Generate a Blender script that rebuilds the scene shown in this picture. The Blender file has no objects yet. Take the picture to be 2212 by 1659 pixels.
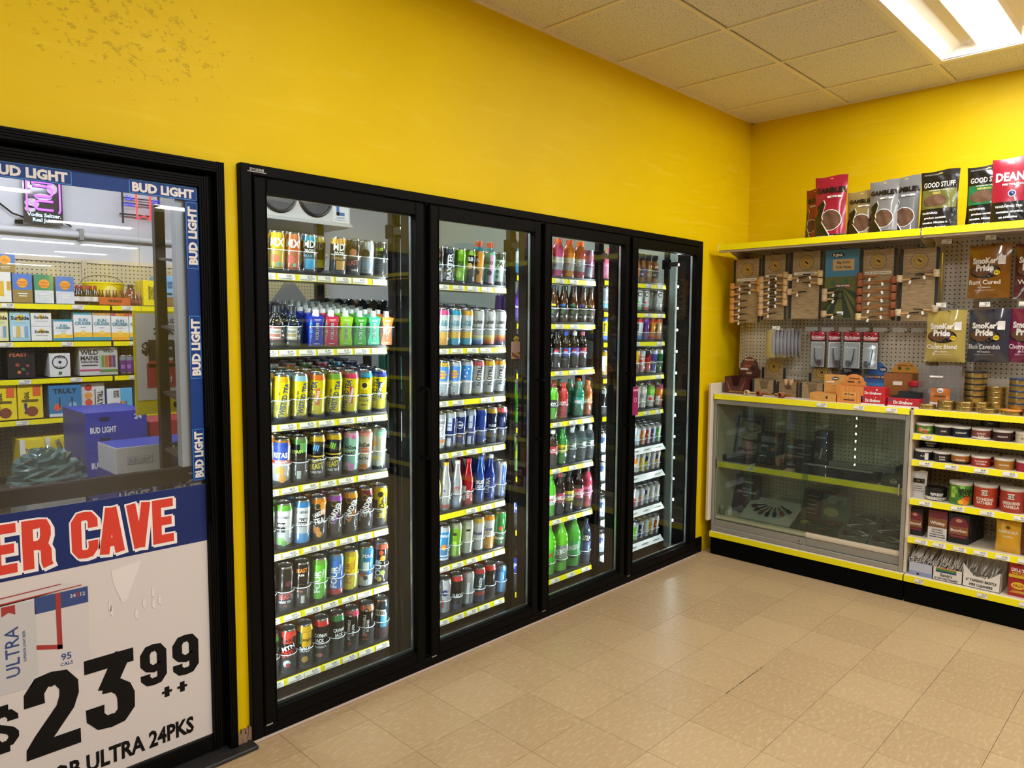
import bpy, bmesh, math, random
from mathutils import Matrix, Vector
random.seed(7)
S = bpy.context.scene
C = S.collection
PI = math.pi
R = math.radians

# ---------------------------------------------------------------- camera
CAM = Vector((-1.18086, -2.54940, 1.58332))
YAW, PITCH, ROLL, FPX = 0.7944213, -0.0795568, 0.0060270, 1554.194
_fw = Vector((math.sin(YAW) * math.cos(PITCH), math.cos(YAW) * math.cos(PITCH), math.sin(PITCH)))
_r = Vector((math.cos(YAW), -math.sin(YAW), 0)); _u = _r.cross(_fw)
_r2 = _r * math.cos(ROLL) + _u * math.sin(ROLL); _u2 = -_r * math.sin(ROLL) + _u * math.cos(ROLL)
cd = bpy.data.cameras.new('camera'); co = bpy.data.objects.new('camera', cd); C.objects.link(co)
cd.sensor_width = 36; cd.lens = FPX / 2212 * 36; cd.clip_start = 0.05; cd.clip_end = 60
co.matrix_world = Matrix(((_r2.x, _u2.x, -_fw.x, CAM.x), (_r2.y, _u2.y, -_fw.y, CAM.y), (_r2.z, _u2.z, -_fw.z, CAM.z), (0, 0, 0, 1)))
S.camera = co
# ---------------------------------------------------------------- world, exposure
w = bpy.data.worlds.new('world'); S.world = w; w.use_nodes = True
w.node_tree.nodes['Background'].inputs[0].default_value = (0.02, 0.02, 0.02, 1)
S.view_settings.view_transform = 'Standard'; S.view_settings.look = 'None'
S.view_settings.gamma = 1; S.view_settings.use_curve_mapping = False
S.view_settings.exposure = 0.0
TROFFER_W, LED_W, CAVE_W = 58.0, 140.0, 215.0       # lamp strengths (emission)
S.cycles.max_bounces = 10; S.cycles.transparent_max_bounces = 24; S.cycles.diffuse_bounces = 5
S.cycles.sample_clamp_indirect = 6; S.cycles.caustics_reflective = False; S.cycles.caustics_refractive = False

# ---------------------------------------------------------------- materials
def lin(h):
    h = h.lstrip('#'); o = []
    for i in (0, 2, 4):
        c = int(h[i:i + 2], 16) / 255
        o.append(c / 12.92 if c <= .04045 else ((c + .055) / 1.055) ** 2.4)
    return (*o, 1)
_mc = {}
def mat(h, rough=.5, metal=0., coat=0., spec=.5):
    k = (h, rough, metal, coat, spec)
    if k in _mc: return _mc[k]
    m = bpy.data.materials.new('m_' + h.strip('#')); m.use_nodes = True
    b = m.node_tree.nodes['Principled BSDF']
    b.inputs['Base Color'].default_value = lin(h); b.inputs['Roughness'].default_value = rough
    b.inputs['Metallic'].default_value = metal; b.inputs['Coat Weight'].default_value = coat
    b.inputs['Coat Roughness'].default_value = .08; b.inputs['Specular IOR Level'].default_value = spec
    _mc[k] = m; return m
def emit(h, s):
    k = ('e', h, s)
    if k in _mc: return _mc[k]
    m = bpy.data.materials.new('glow_' + h.strip('#')); m.use_nodes = True
    b = m.node_tree.nodes['Principled BSDF']; b.inputs['Base Color'].default_value = lin(h)
    b.inputs['Emission Color'].default_value = lin(h); b.inputs['Emission Strength'].default_value = s
    _mc[k] = m; return m
def glass(name, tint='#ffffff', opac=0.0, ior=1.5, rough=0.0):
    """thin sheet: clear transmission + fresnel reflection, with an optional share of surface film"""
    k = ('g', name)
    if k in _mc: return _mc[k]
    m = bpy.data.materials.new(name); m.use_nodes = True; nt = m.node_tree; nt.nodes.clear()
    o = nt.nodes.new('ShaderNodeOutputMaterial'); t = nt.nodes.new('ShaderNodeBsdfTransparent'); g = nt.nodes.new('ShaderNodeBsdfGlossy')
    lw = nt.nodes.new('ShaderNodeLayerWeight'); pw = nt.nodes.new('ShaderNodeMath'); pw.operation = 'POWER'; pw.inputs[1].default_value = 5
    f = nt.nodes.new('ShaderNodeMath'); f.operation = 'MULTIPLY_ADD'; lw.inputs['Blend'].default_value = .5
    r0 = ((ior - 1) / (ior + 1)) ** 2; f.inputs[1].default_value = 1 - r0; f.inputs[2].default_value = r0
    nt.links.new(lw.outputs['Facing'], pw.inputs[0]); nt.links.new(pw.outputs[0], f.inputs[0]); mx = nt.nodes.new('ShaderNodeMixShader')
    t.inputs[0].default_value = lin(tint); g.inputs['Roughness'].default_value = rough
    nt.links.new(f.outputs[0], mx.inputs[0]); nt.links.new(t.outputs[0], mx.inputs[1]); nt.links.new(g.outputs[0], mx.inputs[2])
    out = mx
    if opac > 0:
        d = nt.nodes.new('ShaderNodeBsdfDiffuse'); d.inputs[0].default_value = lin('#e8e8e8')
        m2 = nt.nodes.new('ShaderNodeMixShader'); m2.inputs[0].default_value = opac
        nt.links.new(mx.outputs[0], m2.inputs[1]); nt.links.new(d.outputs[0], m2.inputs[2]); out = m2
    nt.links.new(out.outputs[0], o.inputs[0]); _mc[k] = m; return m
class NT:
    """tiny node-graph helper around a Principled material"""
    def __init__(s, name, rough=.5):
        s.m = bpy.data.materials.new(name); s.m.use_nodes = True; s.nt = s.m.node_tree
        s.b = s.nt.nodes['Principled BSDF']; s.b.inputs['Roughness'].default_value = rough
    def n(s, t, ins=None, **kw):
        x = s.nt.nodes.new('ShaderNode' + t)
        for k, v in kw.items(): setattr(x, k, v)
        for k, v in (ins or {}).items():
            if isinstance(v, bpy.types.NodeSocket): s.nt.links.new(v, x.inputs[k])
            else: x.inputs[k].default_value = v
        return x
    def obj(s): return s.n('TexCoord').outputs['Object']
    def wpos(s): return s.n('NewGeometry').outputs['Position']
    def ramp(s, fac, stops):
        r = s.n('ValToRGB', {0: fac}); e = r.color_ramp.elements
        while len(e) < len(stops): e.new(.5)
        for el, (p, c) in zip(e, stops): el.position = p; el.color = c if isinstance(c, tuple) else lin(c)
        return r.outputs[0]
    def math(s, op, a, b=0.0, c=None):
        d = {0: a, 1: b}
        if c is not None: d[2] = c
        return s.n('Math', d, operation=op).outputs[0]
    def mix(s, f, a, b):
        x = s.n('Mix', data_type='RGBA')
        for i, v in ((0, f), (6, a), (7, b)):
            if isinstance(v, bpy.types.NodeSocket): s.nt.links.new(v, x.inputs[i])
            else: x.inputs[i].default_value = lin(v) if isinstance(v, str) else v
        return x.outputs[2]
    def noise(s, vec, scale, detail=3, rough=.5): return s.n('TexNoise', {'Vector': vec, 'Scale': scale, 'Detail': detail, 'Roughness': rough}).outputs['Fac']
    def mapping(s, vec, sc=(1, 1, 1), rot=(0, 0, 0), loc=(0, 0, 0)): return s.n('Mapping', {'Vector': vec, 'Scale': sc, 'Rotation': rot, 'Location': loc}).outputs[0]
    def col(s, sock): s.nt.links.new(sock, s.b.inputs['Base Color']); return s
    def bump(s, h, st=.3, dist=.002):
        b = s.n('Bump', {'Height': h, 'Strength': st, 'Distance': dist}); s.nt.links.new(b.outputs[0], s.b.inputs['Normal']); return s
def m_wall():
    t = NT('yellow_wall_paint', .5); t.b.inputs['Specular IOR Level'].default_value = .14; p = t.wpos()
    a = t.noise(p, 1.3, 4); c = t.ramp(a, [(.3, '#dcb900'), (.7, '#e4c102')])
    st = t.noise(t.mapping(p, (3, 3, 26), (0, .35, 0)), 1.0, 5)
    c = t.mix(t.ramp(st, [(.56, (0, 0, 0, 1)), (.75, (.35, .35, .35, 1))]), c, '#ecd23c')
    # old paint flaking off in the upper part of the wall over the sliding door
    sx = t.n('SeparateXYZ', {0: p})
    d = t.n('VectorMath', {0: t.mapping(p, (1, 0, 1.9)), 1: (-.34, 0, 2.52 * 1.9)}, operation='DISTANCE').outputs['Value']
    reg = t.ramp(d, [(.2, (.16, .16, .16, 1)), (.7, (0, 0, 0, 1))])
    chip = t.math('ADD', t.noise(t.mapping(p, (16, 16, 22), (0, .5, 0)), 1.6, 9, .75), t.math('MULTIPLY', reg, 1.0))
    c = t.mix(t.ramp(chip, [(.705, (0, 0, 0, 1)), (.72, (.75, .75, .75, 1))]), c, '#b8980a')
    t.col(c); t.bump(t.noise(p, 90, 3), .12, .002); return t.m
def m_floor():
    t = NT('vinyl_tile', .33); p = t.wpos()
    rnd = t.n('ObjectInfo').outputs['Random']
    base = t.mix(rnd, '#ad9068', '#b79a71')
    n1 = t.noise(t.mapping(p, (14, 40, 14), (0, 0, .7)), 2.0, 4, .6)
    c = t.mix(t.ramp(n1, [(.50, (0, 0, 0, 1)), (.68, (.6, .6, .6, 1))]), base, '#c9b18d')
    n2 = t.noise(t.mapping(p, (1, 1.6, 1)), 1.1, 1)
    c = t.mix(t.ramp(n2, [(.3, (.25, .25, .25, 1)), (.7, (0, 0, 0, 1))]), c, '#987d59')
    t.col(c); return t.m
def m_ceil():
    t = NT('mineral_ceiling_tile', .9); p = t.wpos()
    n = t.noise(t.mapping(p, (60, 95, 60)), 1.6, 3, .6)
    pit = t.ramp(n, [(.33, (0, 0, 0, 1)), (.42, (1, 1, 1, 1))])
    c = t.mix(pit, '#776b55', '#ded9d0'); t.col(c); t.bump(pit, .5, .003); return t.m
def m_peg(name, base, hole, axis, pitch=.0254, r=.0042, off=(0, 0)):
    t = NT(name, .5); p = t.wpos(); s = t.n('SeparateXYZ', {0: p})
    a = t.math('SUBTRACT', t.math('FRACT', t.math('MULTIPLY', t.math('ADD', s.outputs[axis], 50 * pitch + off[0]), 1 / pitch)), .5)
    b = t.math('SUBTRACT', t.math('FRACT', t.math('MULTIPLY', t.math('ADD', s.outputs['Z'], 50 * pitch + off[1]), 1 / pitch)), .5)
    d = t.math('SQRT', t.math('ADD', t.math('MULTIPLY', a, a), t.math('MULTIPLY', b, b)))
    h = t.math('LESS_THAN', d, r / pitch); t.col(t.mix(h, base, hole)); return t.m
def m_wood(name, a, b, scale=9, axis=(1, 1, 14), rough=.6):
    t = NT(name, rough); p = t.obj(); n = t.noise(t.mapping(p, axis), scale, 5, .65)
    t.col(t.ramp(n, [(.3, a), (.7, b)])); return t.m
def m_spot(name, a, b, c, scale=40, rough=.35, th=(.45, .55)):
    t = NT(name, rough); p = t.obj(); v = t.n('TexVoronoi', {'Vector': p, 'Scale': scale}); n = t.noise(p, scale * .6, 2)
    col = t.ramp(v.outputs['Color'], [(.0, a), (th[0], b), (th[1] + .2, c)]); r = t.nt.nodes[-1]; r.color_ramp.interpolation = 'CONSTANT'
    t.col(t.mix(t.ramp(n, [(.45, (0, 0, 0, 1)), (.6, (.7, .7, .7, 1))]), col, a)); return t.m
def m_tob(name='tobacco_shreds', a='#3a2415', b='#7a5230'):
    t = NT(name, .8); n = t.noise(t.mapping(t.obj(), (1, 1, 1.8)), 260, 3, .7); t.col(t.ramp(n, [(.35, a), (.65, b)])); return t.m
def m_brush(h, rough=.35, metal=.9):
    t = NT('brushed_' + h, rough); t.b.inputs['Metallic'].default_value = metal
    n = t.noise(t.mapping(t.obj(), (2, 2, 220)), 4, 2); t.col(t.mix(t.math('MULTIPLY', n, .35), h, '#5a5a5a')); return t.m
def m_mesh():
    t = NT('fan_guard_mesh', .45); p = t.obj()
    b = t.n('TexBrick', {'Vector': t.mapping(p, (1, 1, 1), (PI / 2, 0, 0)), 'Scale': 26., 'Mortar Size': .035, 'Color1': lin('#c9c3ad'), 'Color2': lin('#d6cfb4'), 'Mortar': lin('#15171c')})
    t.col(b.outputs[0]); return t.m
MW, MF, MC_ = m_wall(), m_floor(), m_ceil()
BLK = mat('#0a0807', .5, 0, 0, .07); BLK2 = mat('#050505', .5, 0, 0, .06); GUN = mat('#2b2727', .35, .3)
CHROME = mat('#c9cacc', .22, 1.0); SILV = mat('#b9bbbd', .3, .9)
YEL = mat('#f2e40a', .35); TAGW = mat('#ece6da', .6); INK = mat('#151515', .6); WHT = mat('#eeeeec', .5)
GONB = mat('#c3b49c', .45); GONW = mat('#d6c8b0', .5)
GLS = glass('door_glass', '#f2f7f5'); CLR = glass('clear_plastic', '#eef2f4', .06, 1.45, .05); PANE = glass('case_glass', '#e6eee6', .015)

# ---------------------------------------------------------------- mesh building
_txt = {}
def tgeo(s, bold=.0):
    """(tris as 2-D points, width) of a string, cap height 1, centred in x, baseline 0"""
    k = (s, bold)
    if k in _txt: return _txt[k]
    cu = bpy.data.curves.new('t', 'FONT'); cu.body = s; cu.resolution_u = 2; cu.offset = bold; cu.align_x = 'CENTER'
    ob = bpy.data.objects.new('t', cu); me = ob.to_mesh(); me.calc_loop_triangles()
    vs = [(v.co.x, v.co.y) for v in me.vertices]
    tr = [tuple(vs[i] for i in t.vertices) for t in me.loop_triangles]
    ob.to_mesh_clear(); bpy.data.objects.remove(ob); bpy.data.curves.remove(cu)
    if not vs: _txt[k] = ([], 1); return _txt[k]
    x0, x1 = min(v[0] for v in vs), max(v[0] for v in vs); cap = .70 + bold
    m = (x0 + x1) / 2
    tr = [tuple(((p[0] - m) / cap, p[1] / cap) for p in t) for t in tr]
    _txt[k] = (tr, (x1 - x0) / cap); return _txt[k]
def split(tri, L, out):
    a, b, c = tri
    l = [abs(a[0] - b[0]) + abs(a[1] - b[1]), abs(b[0] - c[0]) + abs(b[1] - c[1]), abs(c[0] - a[0]) + abs(c[1] - a[1])]
    i = l.index(max(l))
    if l[i] <= L: out.append(tri); return
    if i == 0: q = ((a[0] + b[0]) / 2, (a[1] + b[1]) / 2); split((a, q, c), L, out); split((q, b, c), L, out)
    elif i == 1: q = ((c[0] + b[0]) / 2, (c[1] + b[1]) / 2); split((a, b, q), L, out); split((a, q, c), L, out)
    else: q = ((a[0] + c[0]) / 2, (a[1] + c[1]) / 2); split((a, b, q), L, out); split((q, b, c), L, out)
class MB:
    def __init__(s): s.v = []; s.f = []; s.mi = []
    def add(s, vs, fs, m=0):
        o = len(s.v); s.v += [tuple(v) for v in vs]; s.f += [tuple(i + o for i in f) for f in fs]; s.mi += [m] * len(fs); return s
    def box(s, x0, x1, y0, y1, z0, z1, m=0):
        return s.add([(x0, y0, z0), (x1, y0, z0), (x1, y1, z0), (x0, y1, z0), (x0, y0, z1), (x1, y0, z1), (x1, y1, z1), (x0, y1, z1)],
                     [(0, 3, 2, 1), (4, 5, 6, 7), (0, 1, 5, 4), (1, 2, 6, 5), (2, 3, 7, 6), (3, 0, 4, 7)], m)
    def frame(s, x0, x1, z0, z1, y0, y1, wl, wr, wb, wt, m=0):
        """rectangular ring in the xz plane"""
        s.box(x0, x0 + wl, y0, y1, z0, z1, m); s.box(x1 - wr, x1, y0, y1, z0, z1, m)
        s.box(x0 + wl, x1 - wr, y0, y1, z0, z0 + wb, m); return s.box(x0 + wl, x1 - wr, y0, y1, z1 - wt, z1, m)
    def ext(s, poly, y0, y1, m=0):
        """polygon of (x, z) extruded along y"""
        n = len(poly); vs = [(x, y0, z) for x, z in poly] + [(x, y1, z) for x, z in poly]
        return s.add(vs, [tuple(range(n)), tuple(range(2 * n - 1, n - 1, -1))] + [(i, i + n, (i + 1) % n + n, (i + 1) % n) for i in range(n)], m)
    def extx(s, poly, x0, x1, m=0):
        """polygon of (y, z) extruded along x"""
        n = len(poly); vs = [(x0, y, z) for y, z in poly] + [(x1, y, z) for y, z in poly]
        return s.add(vs, [tuple(range(n - 1, -1, -1)), tuple(range(n, 2 * n))] + [(i, (i + 1) % n, (i + 1) % n + n, i + n) for i in range(n)], m)
    def lathe(s, prof, n=20, c=(0, 0, 0), cap=True, caps=None):
        """prof: (r, z, material of the ring going up from here)"""
        vs = []; fs = []; ms = []
        for p in prof:
            for k in range(n):
                a = 2 * PI * k / n; vs.append((c[0] + p[0] * math.cos(a), c[1] + p[0] * math.sin(a), c[2] + p[1]))
        o = len(s.v); s.v += vs
        for i in range(len(prof) - 1):
            m = prof[i][2] if len(prof[i]) > 2 else 0
            for k in range(n):
                s.f.append((o + i * n + k, o + i * n + (k + 1) % n, o + (i + 1) * n + (k + 1) % n, o + (i + 1) * n + k)); s.mi.append(m)
        if cap:
            s.f.append(tuple(o + k for k in range(n - 1, -1, -1))); s.mi.append(prof[0][2] if len(prof[0]) > 2 else 0)
            q = (len(prof) - 1) * n; s.f.append(tuple(o + q + k for k in range(n))); s.mi.append(prof[-1][2] if len(prof[-1]) > 2 else 0)
        return s
    def tube(s, pts, r, n=6, m=0, closed=False):
        pts = [Vector(p) for p in pts]; o = len(s.v); N = len(pts); up = Vector((.13, .27, .95))
        for i, p in enumerate(pts):
            d = (pts[(i + 1) % N if closed else min(i + 1, N - 1)] - pts[i - 1 if (closed or i) else 0])
            if d.length < 1e-9: d = Vector((0, 0, 1))
            d.normalize(); a = d.cross(up)
            if a.length < 1e-3: a = d.cross(Vector((1, 0, 0)))
            a.normalize(); b = d.cross(a); rr = r[i] if isinstance(r, (list, tuple)) else r
            for k in range(n):
                t = 2 * PI * k / n; q = p + a * math.cos(t) * rr + b * math.sin(t) * rr; s.v.append(tuple(q))
        for i in range(N if closed else N - 1):
            j = (i + 1) % N
            for k in range(n):
                s.f.append((o + i * n + k, o + i * n + (k + 1) % n, o + j * n + (k + 1) % n, o + j * n + k)); s.mi.append(m)
        if not closed:
            s.f.append(tuple(o + k for k in range(n - 1, -1, -1))); s.f.append(tuple(o + (N - 1) * n + k for k in range(n))); s.mi += [m, m]
        return s
    # ---- flat print; fn maps (u, v) -> 3-D point
    def tri2(s, tris, fn, m, L=None):
        if L:
            o = []
            for t in tris: split(t, L, o)
            tris = o
        idx = {}; 
        for t in tris:
            f = []
            for p in t:
                k = (round(p[0], 6), round(p[1], 6))
                if k not in idx: idx[k] = len(s.v); s.v.append(tuple(fn(*p)))
                f.append(idx[k])
            if len(set(f)) == 3: s.f.append(tuple(f)); s.mi.append(m)
        return s
    def text(s, st, fn, u, v, h, m=0, rot=0, maxw=None, bold=.02, L=None, sx=1., shear=0.):
        tr, wd = tgeo(st, bold); k = h * sx
        if maxw and wd * k > maxw: k = maxw / wd
        ca, sa = math.cos(rot), math.sin(rot); out = []
        for t in tr:
            q = []
            for x, y in t:
                X = x * k + shear * y * h; Y = (y - .5) * h; q.append((u + X * ca - Y * sa, v + X * sa + Y * ca))
            out.append(tuple(q))
        return s.tri2(out, fn, m, L)
    def rect(s, fn, u0, u1, v0, v1, m=0, L=None):
        return s.tri2([((u0, v0), (u1, v0), (u1, v1)), ((u0, v0), (u1, v1), (u0, v1))], fn, m, L)
    def disc(s, fn, u, v, ru, rv=None, m=0, n=16, L=None):
        rv = rv or ru; P = [(u + ru * math.cos(2 * PI * i / n), v + rv * math.sin(2 * PI * i / n)) for i in range(n)]
        return s.tri2([((u, v), P[i], P[(i + 1) % n]) for i in range(n)], fn, m, L)
    def ring(s, fn, u, v, r0, r1, m=0, n=20, k=1.):
        P = lambda r, i: (u + r * k * math.cos(2 * PI * i / n), v + r * math.sin(2 * PI * i / n)); T = []
        for i in range(n): T += [(P(r0, i), P(r1, i), P(r1, i + 1)), (P(r0, i), P(r1, i + 1), P(r0, i + 1))]
        return s.tri2(T, fn, m)
    def poly(s, fn, pts, m=0, L=None):
        c = (sum(p[0] for p in pts) / len(pts), sum(p[1] for p in pts) / len(pts)); n = len(pts)
        return s.tri2([(c, pts[i], pts[(i + 1) % n]) for i in range(n)], fn, m, L)
    def mesh(s, name, mats, smooth=False, bevel=0.):
        me = bpy.data.meshes.new(name); me.from_pydata(s.v, [], s.f); me.polygons.foreach_set('material_index', s.mi)
        for m in (mats if isinstance(mats, (list, tuple)) else [mats]): me.materials.append(m)
        if bevel:
            bm = bmesh.new(); bm.from_mesh(me); bmesh.ops.bevel(bm, geom=[e for e in bm.edges if len(e.link_faces) == 2 and e.calc_face_angle(0) > .5], offset=bevel, segments=1, affect='EDGES', clamp_overlap=True); bm.to_mesh(me); bm.free()
        if smooth:
            me.polygons.foreach_set('use_smooth', [True] * len(me.polygons)); me.set_sharp_from_angle(angle=R(38))
        me.update(); return me
    def build(s, name, mats, parent=None, smooth=False, bevel=0., loc=None, rz=0.):
        return link(name, s.mesh(name, mats, smooth, bevel), parent, loc, rz)
def link(name, me, parent=None, loc=None, rz=0.):
    o = bpy.data.objects.new(name, me); C.objects.link(o)
    if parent: o.parent = parent
    if loc is not None: o.location = loc
    if rz: o.rotation_euler = (0, 0, rz)
    return o
def tag(o, label, cat, group=None):
    o['label'] = label; o['category'] = cat
    if group: o['group'] = group
    return o
def struct(o): o['kind'] = 'structure'; return o
def empty(name, loc=(0, 0, 0), rz=0.): 
    o = bpy.data.objects.new(name, None); o.empty_display_size = .05; C.objects.link(o); o.location = loc; o.rotation_euler = (0, 0, rz); return o
def copy_tree(o, loc=None, rz=None, label=None, group=None, parent=None):
    c = o.copy(); C.objects.link(c)
    if parent is not None: c.parent = parent
    if loc is not None: c.location = loc
    if rz is not None: c.rotation_euler = (0, 0, rz)
    if label: c['label'] = label
    if group: c['group'] = group
    for ch in o.children: copy_tree(ch, parent=c)
    return c
FRONT = lambda y: (lambda u, v: (u, y, v))                    # print on a plane facing -y
def CYL(r, a0=0., z0=0.):                                       # print round a cylinder, angle 0 faces -y
    return lambda u, v: (r * math.sin(u / r + a0), -r * math.cos(u / r + a0), z0 + v)
# ================================================================ SETTING
XW, ZC = 3.909, 3.079                  # right wall plane, ceiling height; the cooler wall is y = 0
XL, YF = -6.0, -20.0                   # far ends of the store
T = .3048; TX, TY = 1.3216, -1.1096    # floor tile size and grid origin
# ---- floor: one object per tile near the cooler, the rest of the store as one sheet
bed = MB().box(XL, XW, YF, 2.75, -.1, -.0022).build('floor', mat('#3c2c1e', .9)); struct(bed)
tm = MB(); g = .0008
tm.box(g, T - g, g, T - g, -.0022, 0)
tile_me = tm.mesh('floor_tile', MF)
rest = MB(); n = 0
for i in range(-24, 9):
    for j in range(-62, 4):
        x0, y0 = TX + i * T, TY + j * T
        if x0 < XL or y0 < YF: continue
        d = math.hypot(x0 + .15 - CAM.x, y0 + .15 - CAM.y); vis = (x0 + .15 - CAM.x) * _fw.x + (y0 + .15 - CAM.y) * _fw.y
        x1, y1 = min(x0 + T, XW), min(y0 + T, .1)
        if x0 > -.9 and y0 > -2.9 and vis > .9 and x1 - x0 > T - .01 and y1 - y0 > T - .01:
            link('floor_tile', tile_me, bed, (x0, y0, 0)); n += 1
        else: rest.box(x0 + g, x1 - g, y0 + g, y1 - g, -.0022, 0)
o = rest.build('tile_field', MF, bed); o['kind'] = 'stuff'
# dark glue line along one worn joint, scuff marks
sc = MB()
for k in range(26):
    a = 1.62 + k * .0135; w_ = .0016 + .0012 * random.random()
    if 10 < k < 22 or random.random() < .5: sc.box(a, a + .0125, TY - w_, TY + w_ * .4, .0001, .0006)
for k in range(80):
    x, y = random.uniform(.1, 3.3), random.uniform(-2.3, -.08); a = random.uniform(0, PI); l = random.uniform(.002, .006) if k % 8 else .010
    sc.add([(x - l * math.cos(a), y - l * math.sin(a), .0005), (x + .0009, y - .0009, .0005), (x + l * math.cos(a), y + l * math.sin(a), .0005), (x - .0009, y + .0009, .0005)], [(0, 1, 2, 3)])
o = sc.build('scuff_marks', mat('#33281f', .8), bed); o['kind'] = 'stuff'

# ---- walls
wm = MB()
wm.box(XL, XW, 0, .1, 2.15, ZC); wm.box(-.062, .002, 0, .1, 0, 2.15); wm.box(3.21, XW, 0, .1, 0, 2.15); wm.box(XL, -2.4, 0, .1, 0, 2.15)
struct(wm.build('wall_left', MW))
struct(MB().box(XW, XW + .1, YF, .1, 0, ZC).build('wall_right', MW))
struct(MB().box(XL - .1, XL, YF, .1, 0, ZC).build('wall_far', mat('#5a5244', .7)))
struct(MB().box(XL, XW, YF - .1, YF, 0, ZC).build('wall_behind', mat('#5a5244', .7)))
# black vinyl base at the right of the cooler, broken wall foot at its left
bb = MB(); bb.extx([(-.008, 0), (-.008, .095), (-.002, .108), (0, .108), (0, 0)], 3.255, 3.34); struct(bb.build('baseboard_left', BLK))
tr = MB(); random.seed(3)
for k in range(16):
    x = -.058 + .06 * random.random(); z = .07 * random.random(); a = random.uniform(-.6, .6); l = .02 + .03 * random.random(); d = .004 + .02 * random.random()
    tr.ext([(x, z * .3), (x + .016, z * .2), (x + .012 + a * .02, z * .2 + l), (x - .004 + a * .03, z * .2 + l * 1.1)], -d, -.0005)
struct(tr.build('trim_1', mat('#8d6f55', .9)))
struct(MB().box(0, 3.215, -.034, -.001, 0, .011).build('trim_2', mat('#b7a291', .6), bevel=.002))

# ---- suspended ceiling
CP = .6273; CX0, CY0 = 1.6162 - 6 * CP, -.6773
ceil = struct(MB().box(XL, XW, YF, .1, ZC + .12, ZC + .15).build('ceiling', mat('#8d7f66', .9)))
GRID = mat('#e6dcc4', .55)
tl = MB().box(.012, CP - .012, .012, CP - .012, .004, .02).mesh('ceiling_tile', MC_, bevel=.004)
cells = set(); lamps = [(2.87, -1.62)]
TROFF = [(2, 0), (-2, 0), (2, 3), (-2, 3), (-6, 1), (2, 6), (-2, 6), (-6, 6), (2, 9), (-2, 9), (1, 13), (1, 18.5), (3, 18.5), (3, 21.5), (2, 23.3), (3, 28)]   # cells along x from 1.616, along -y
xs = [1.6162 + i * CP for i in range(-12, 4)]
far = MB()
for i in range(-12, 4):
    for j in range(-1, 31):
        x0, y1 = 1.6162 + i * CP, CY0 - (j) * .6300 + .0; y0 = y1 - .63
        if j == -1: y0, y1 = CY0, 0.0
        x1 = min(x0 + CP, XW)
        if y0 < YF or x0 < XL: continue
        if any((i in (a - 1, a)) and (j == int(b) + 1) for a, b in TROFF): continue
        if j <= 3 and i >= -4 and x1 - x0 > .6 and j >= 0: link('ceiling_tile', tl, ceil, (x0, y0, ZC))
        elif j == -1 and i >= -4: MB().box(.012, x1 - x0 - .012, .012, y1 - y0 - .004, .004, .02).build('ceiling_tile', MC_, ceil, loc=(x0, y0, ZC), bevel=.004)
        elif j <= 3 and i >= -4: MB().box(.012, x1 - x0 - .003, .012, y1 - y0 - .012, .004, .02).build('ceiling_tile', MC_, ceil, loc=(x0, y0, ZC), bevel=.004)
        else: far.box(x0 + .012, x1 - .012, y0 + .012, y1 - .012, ZC + .004, ZC + .02)
o = far.build('tile_field', MC_, ceil); o['kind'] = 'stuff'
for i in range(-12, 4):
    cuts = sorted([(CY0 - (int(q) + 1) * .63, CY0 - (int(q) + 2) * .63) for p, q in TROFF if p == i], reverse=True); y1 = 0.
    for c0, c1 in cuts + [(YF, YF)]:
        MB().box(1.6162 + i * CP - .012, 1.6162 + i * CP + .012, c0, y1, ZC - .001, ZC + .006).build('grid_rail', GRID, ceil); y1 = c1
for j in range(0, 31): MB().box(XL, XW, CY0 - j * .63 - .012, CY0 - j * .63 + .012, ZC - .002, ZC + .006).build('grid_rail', GRID, ceil)
al = MB().box(XL, XW, -.02, 0, ZC - .004, ZC + .004); al.box(XW - .02, XW, YF, 0, ZC - .004, ZC + .004); al.build('wall_angle', GRID, ceil)

# ---- troffers: white pan, curved reflectors, bright centre lens
def troffer(i, j, label):
    x0, x1 = 1.6162 + (i - 1) * CP, 1.6162 + (i + 1) * CP; y1 = CY0 - (int(j) + 1) * .63; y0 = y1 - .63
    e = empty('ceiling_light', ((x0 + x1) / 2, (y0 + y1) / 2, ZC)); tag(e, label, 'ceiling light', 'recessed troffers in the ceiling grid')
    a, b = (x1 - x0) / 2 - .012, .303
    MB().frame(-a, a, -b, b, -.004, .004, .03, .03, .03, .03).build('frame', WHTP, e).rotation_euler = (PI / 2, 0, 0)
    r = MB(); prof = [(-b + .03, 0), (-.22, .045), (-.12, .075), (-.085, .08), (.085, .08), (.12, .075), (.22, .045), (b - .03, 0)]
    for p, q in zip(prof, prof[1:]): r.add([(-a + .03, p[0], p[1]), (a - .03, p[0], p[1]), (a - .03, q[0], q[1]), (-a + .03, q[0], q[1])], [(0, 1, 2, 3)])
    for s in (-1, 1): r.add([(s * (a - .03), p[0], p[1]) for p in prof], [tuple(range(8))])
    r.build('reflector', WHTP, e, smooth=True)
    l = MB(); lp = [(-.092, .026), (-.06, .008), (-.03, .0014), (0, 0), (.03, .0014), (.06, .008), (.092, .026)]
    for p, q in zip(lp, lp[1:]): l.add([(-a + .06, p[0], p[1]), (a - .06, p[0], p[1]), (a - .06, q[0], q[1]), (-a + .06, q[0], q[1])], [(0, 1, 2, 3)])
    MB().box(-a + .056, a - .056, -.096, -.092, .024, .079).box(-a + .056, a - .056, .092, .096, .024, .079).box(-a + .056, -a + .06, -.092, .092, .024, .079).box(a - .06, a - .056, -.092, .092, .024, .079).build('lens_basket', WHTP, e)
    l.build('lens', emit('#f6faff', TROFFER_W), e)
WHTP = mat('#f2ead8', .6, 0, 0, .2)
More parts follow.
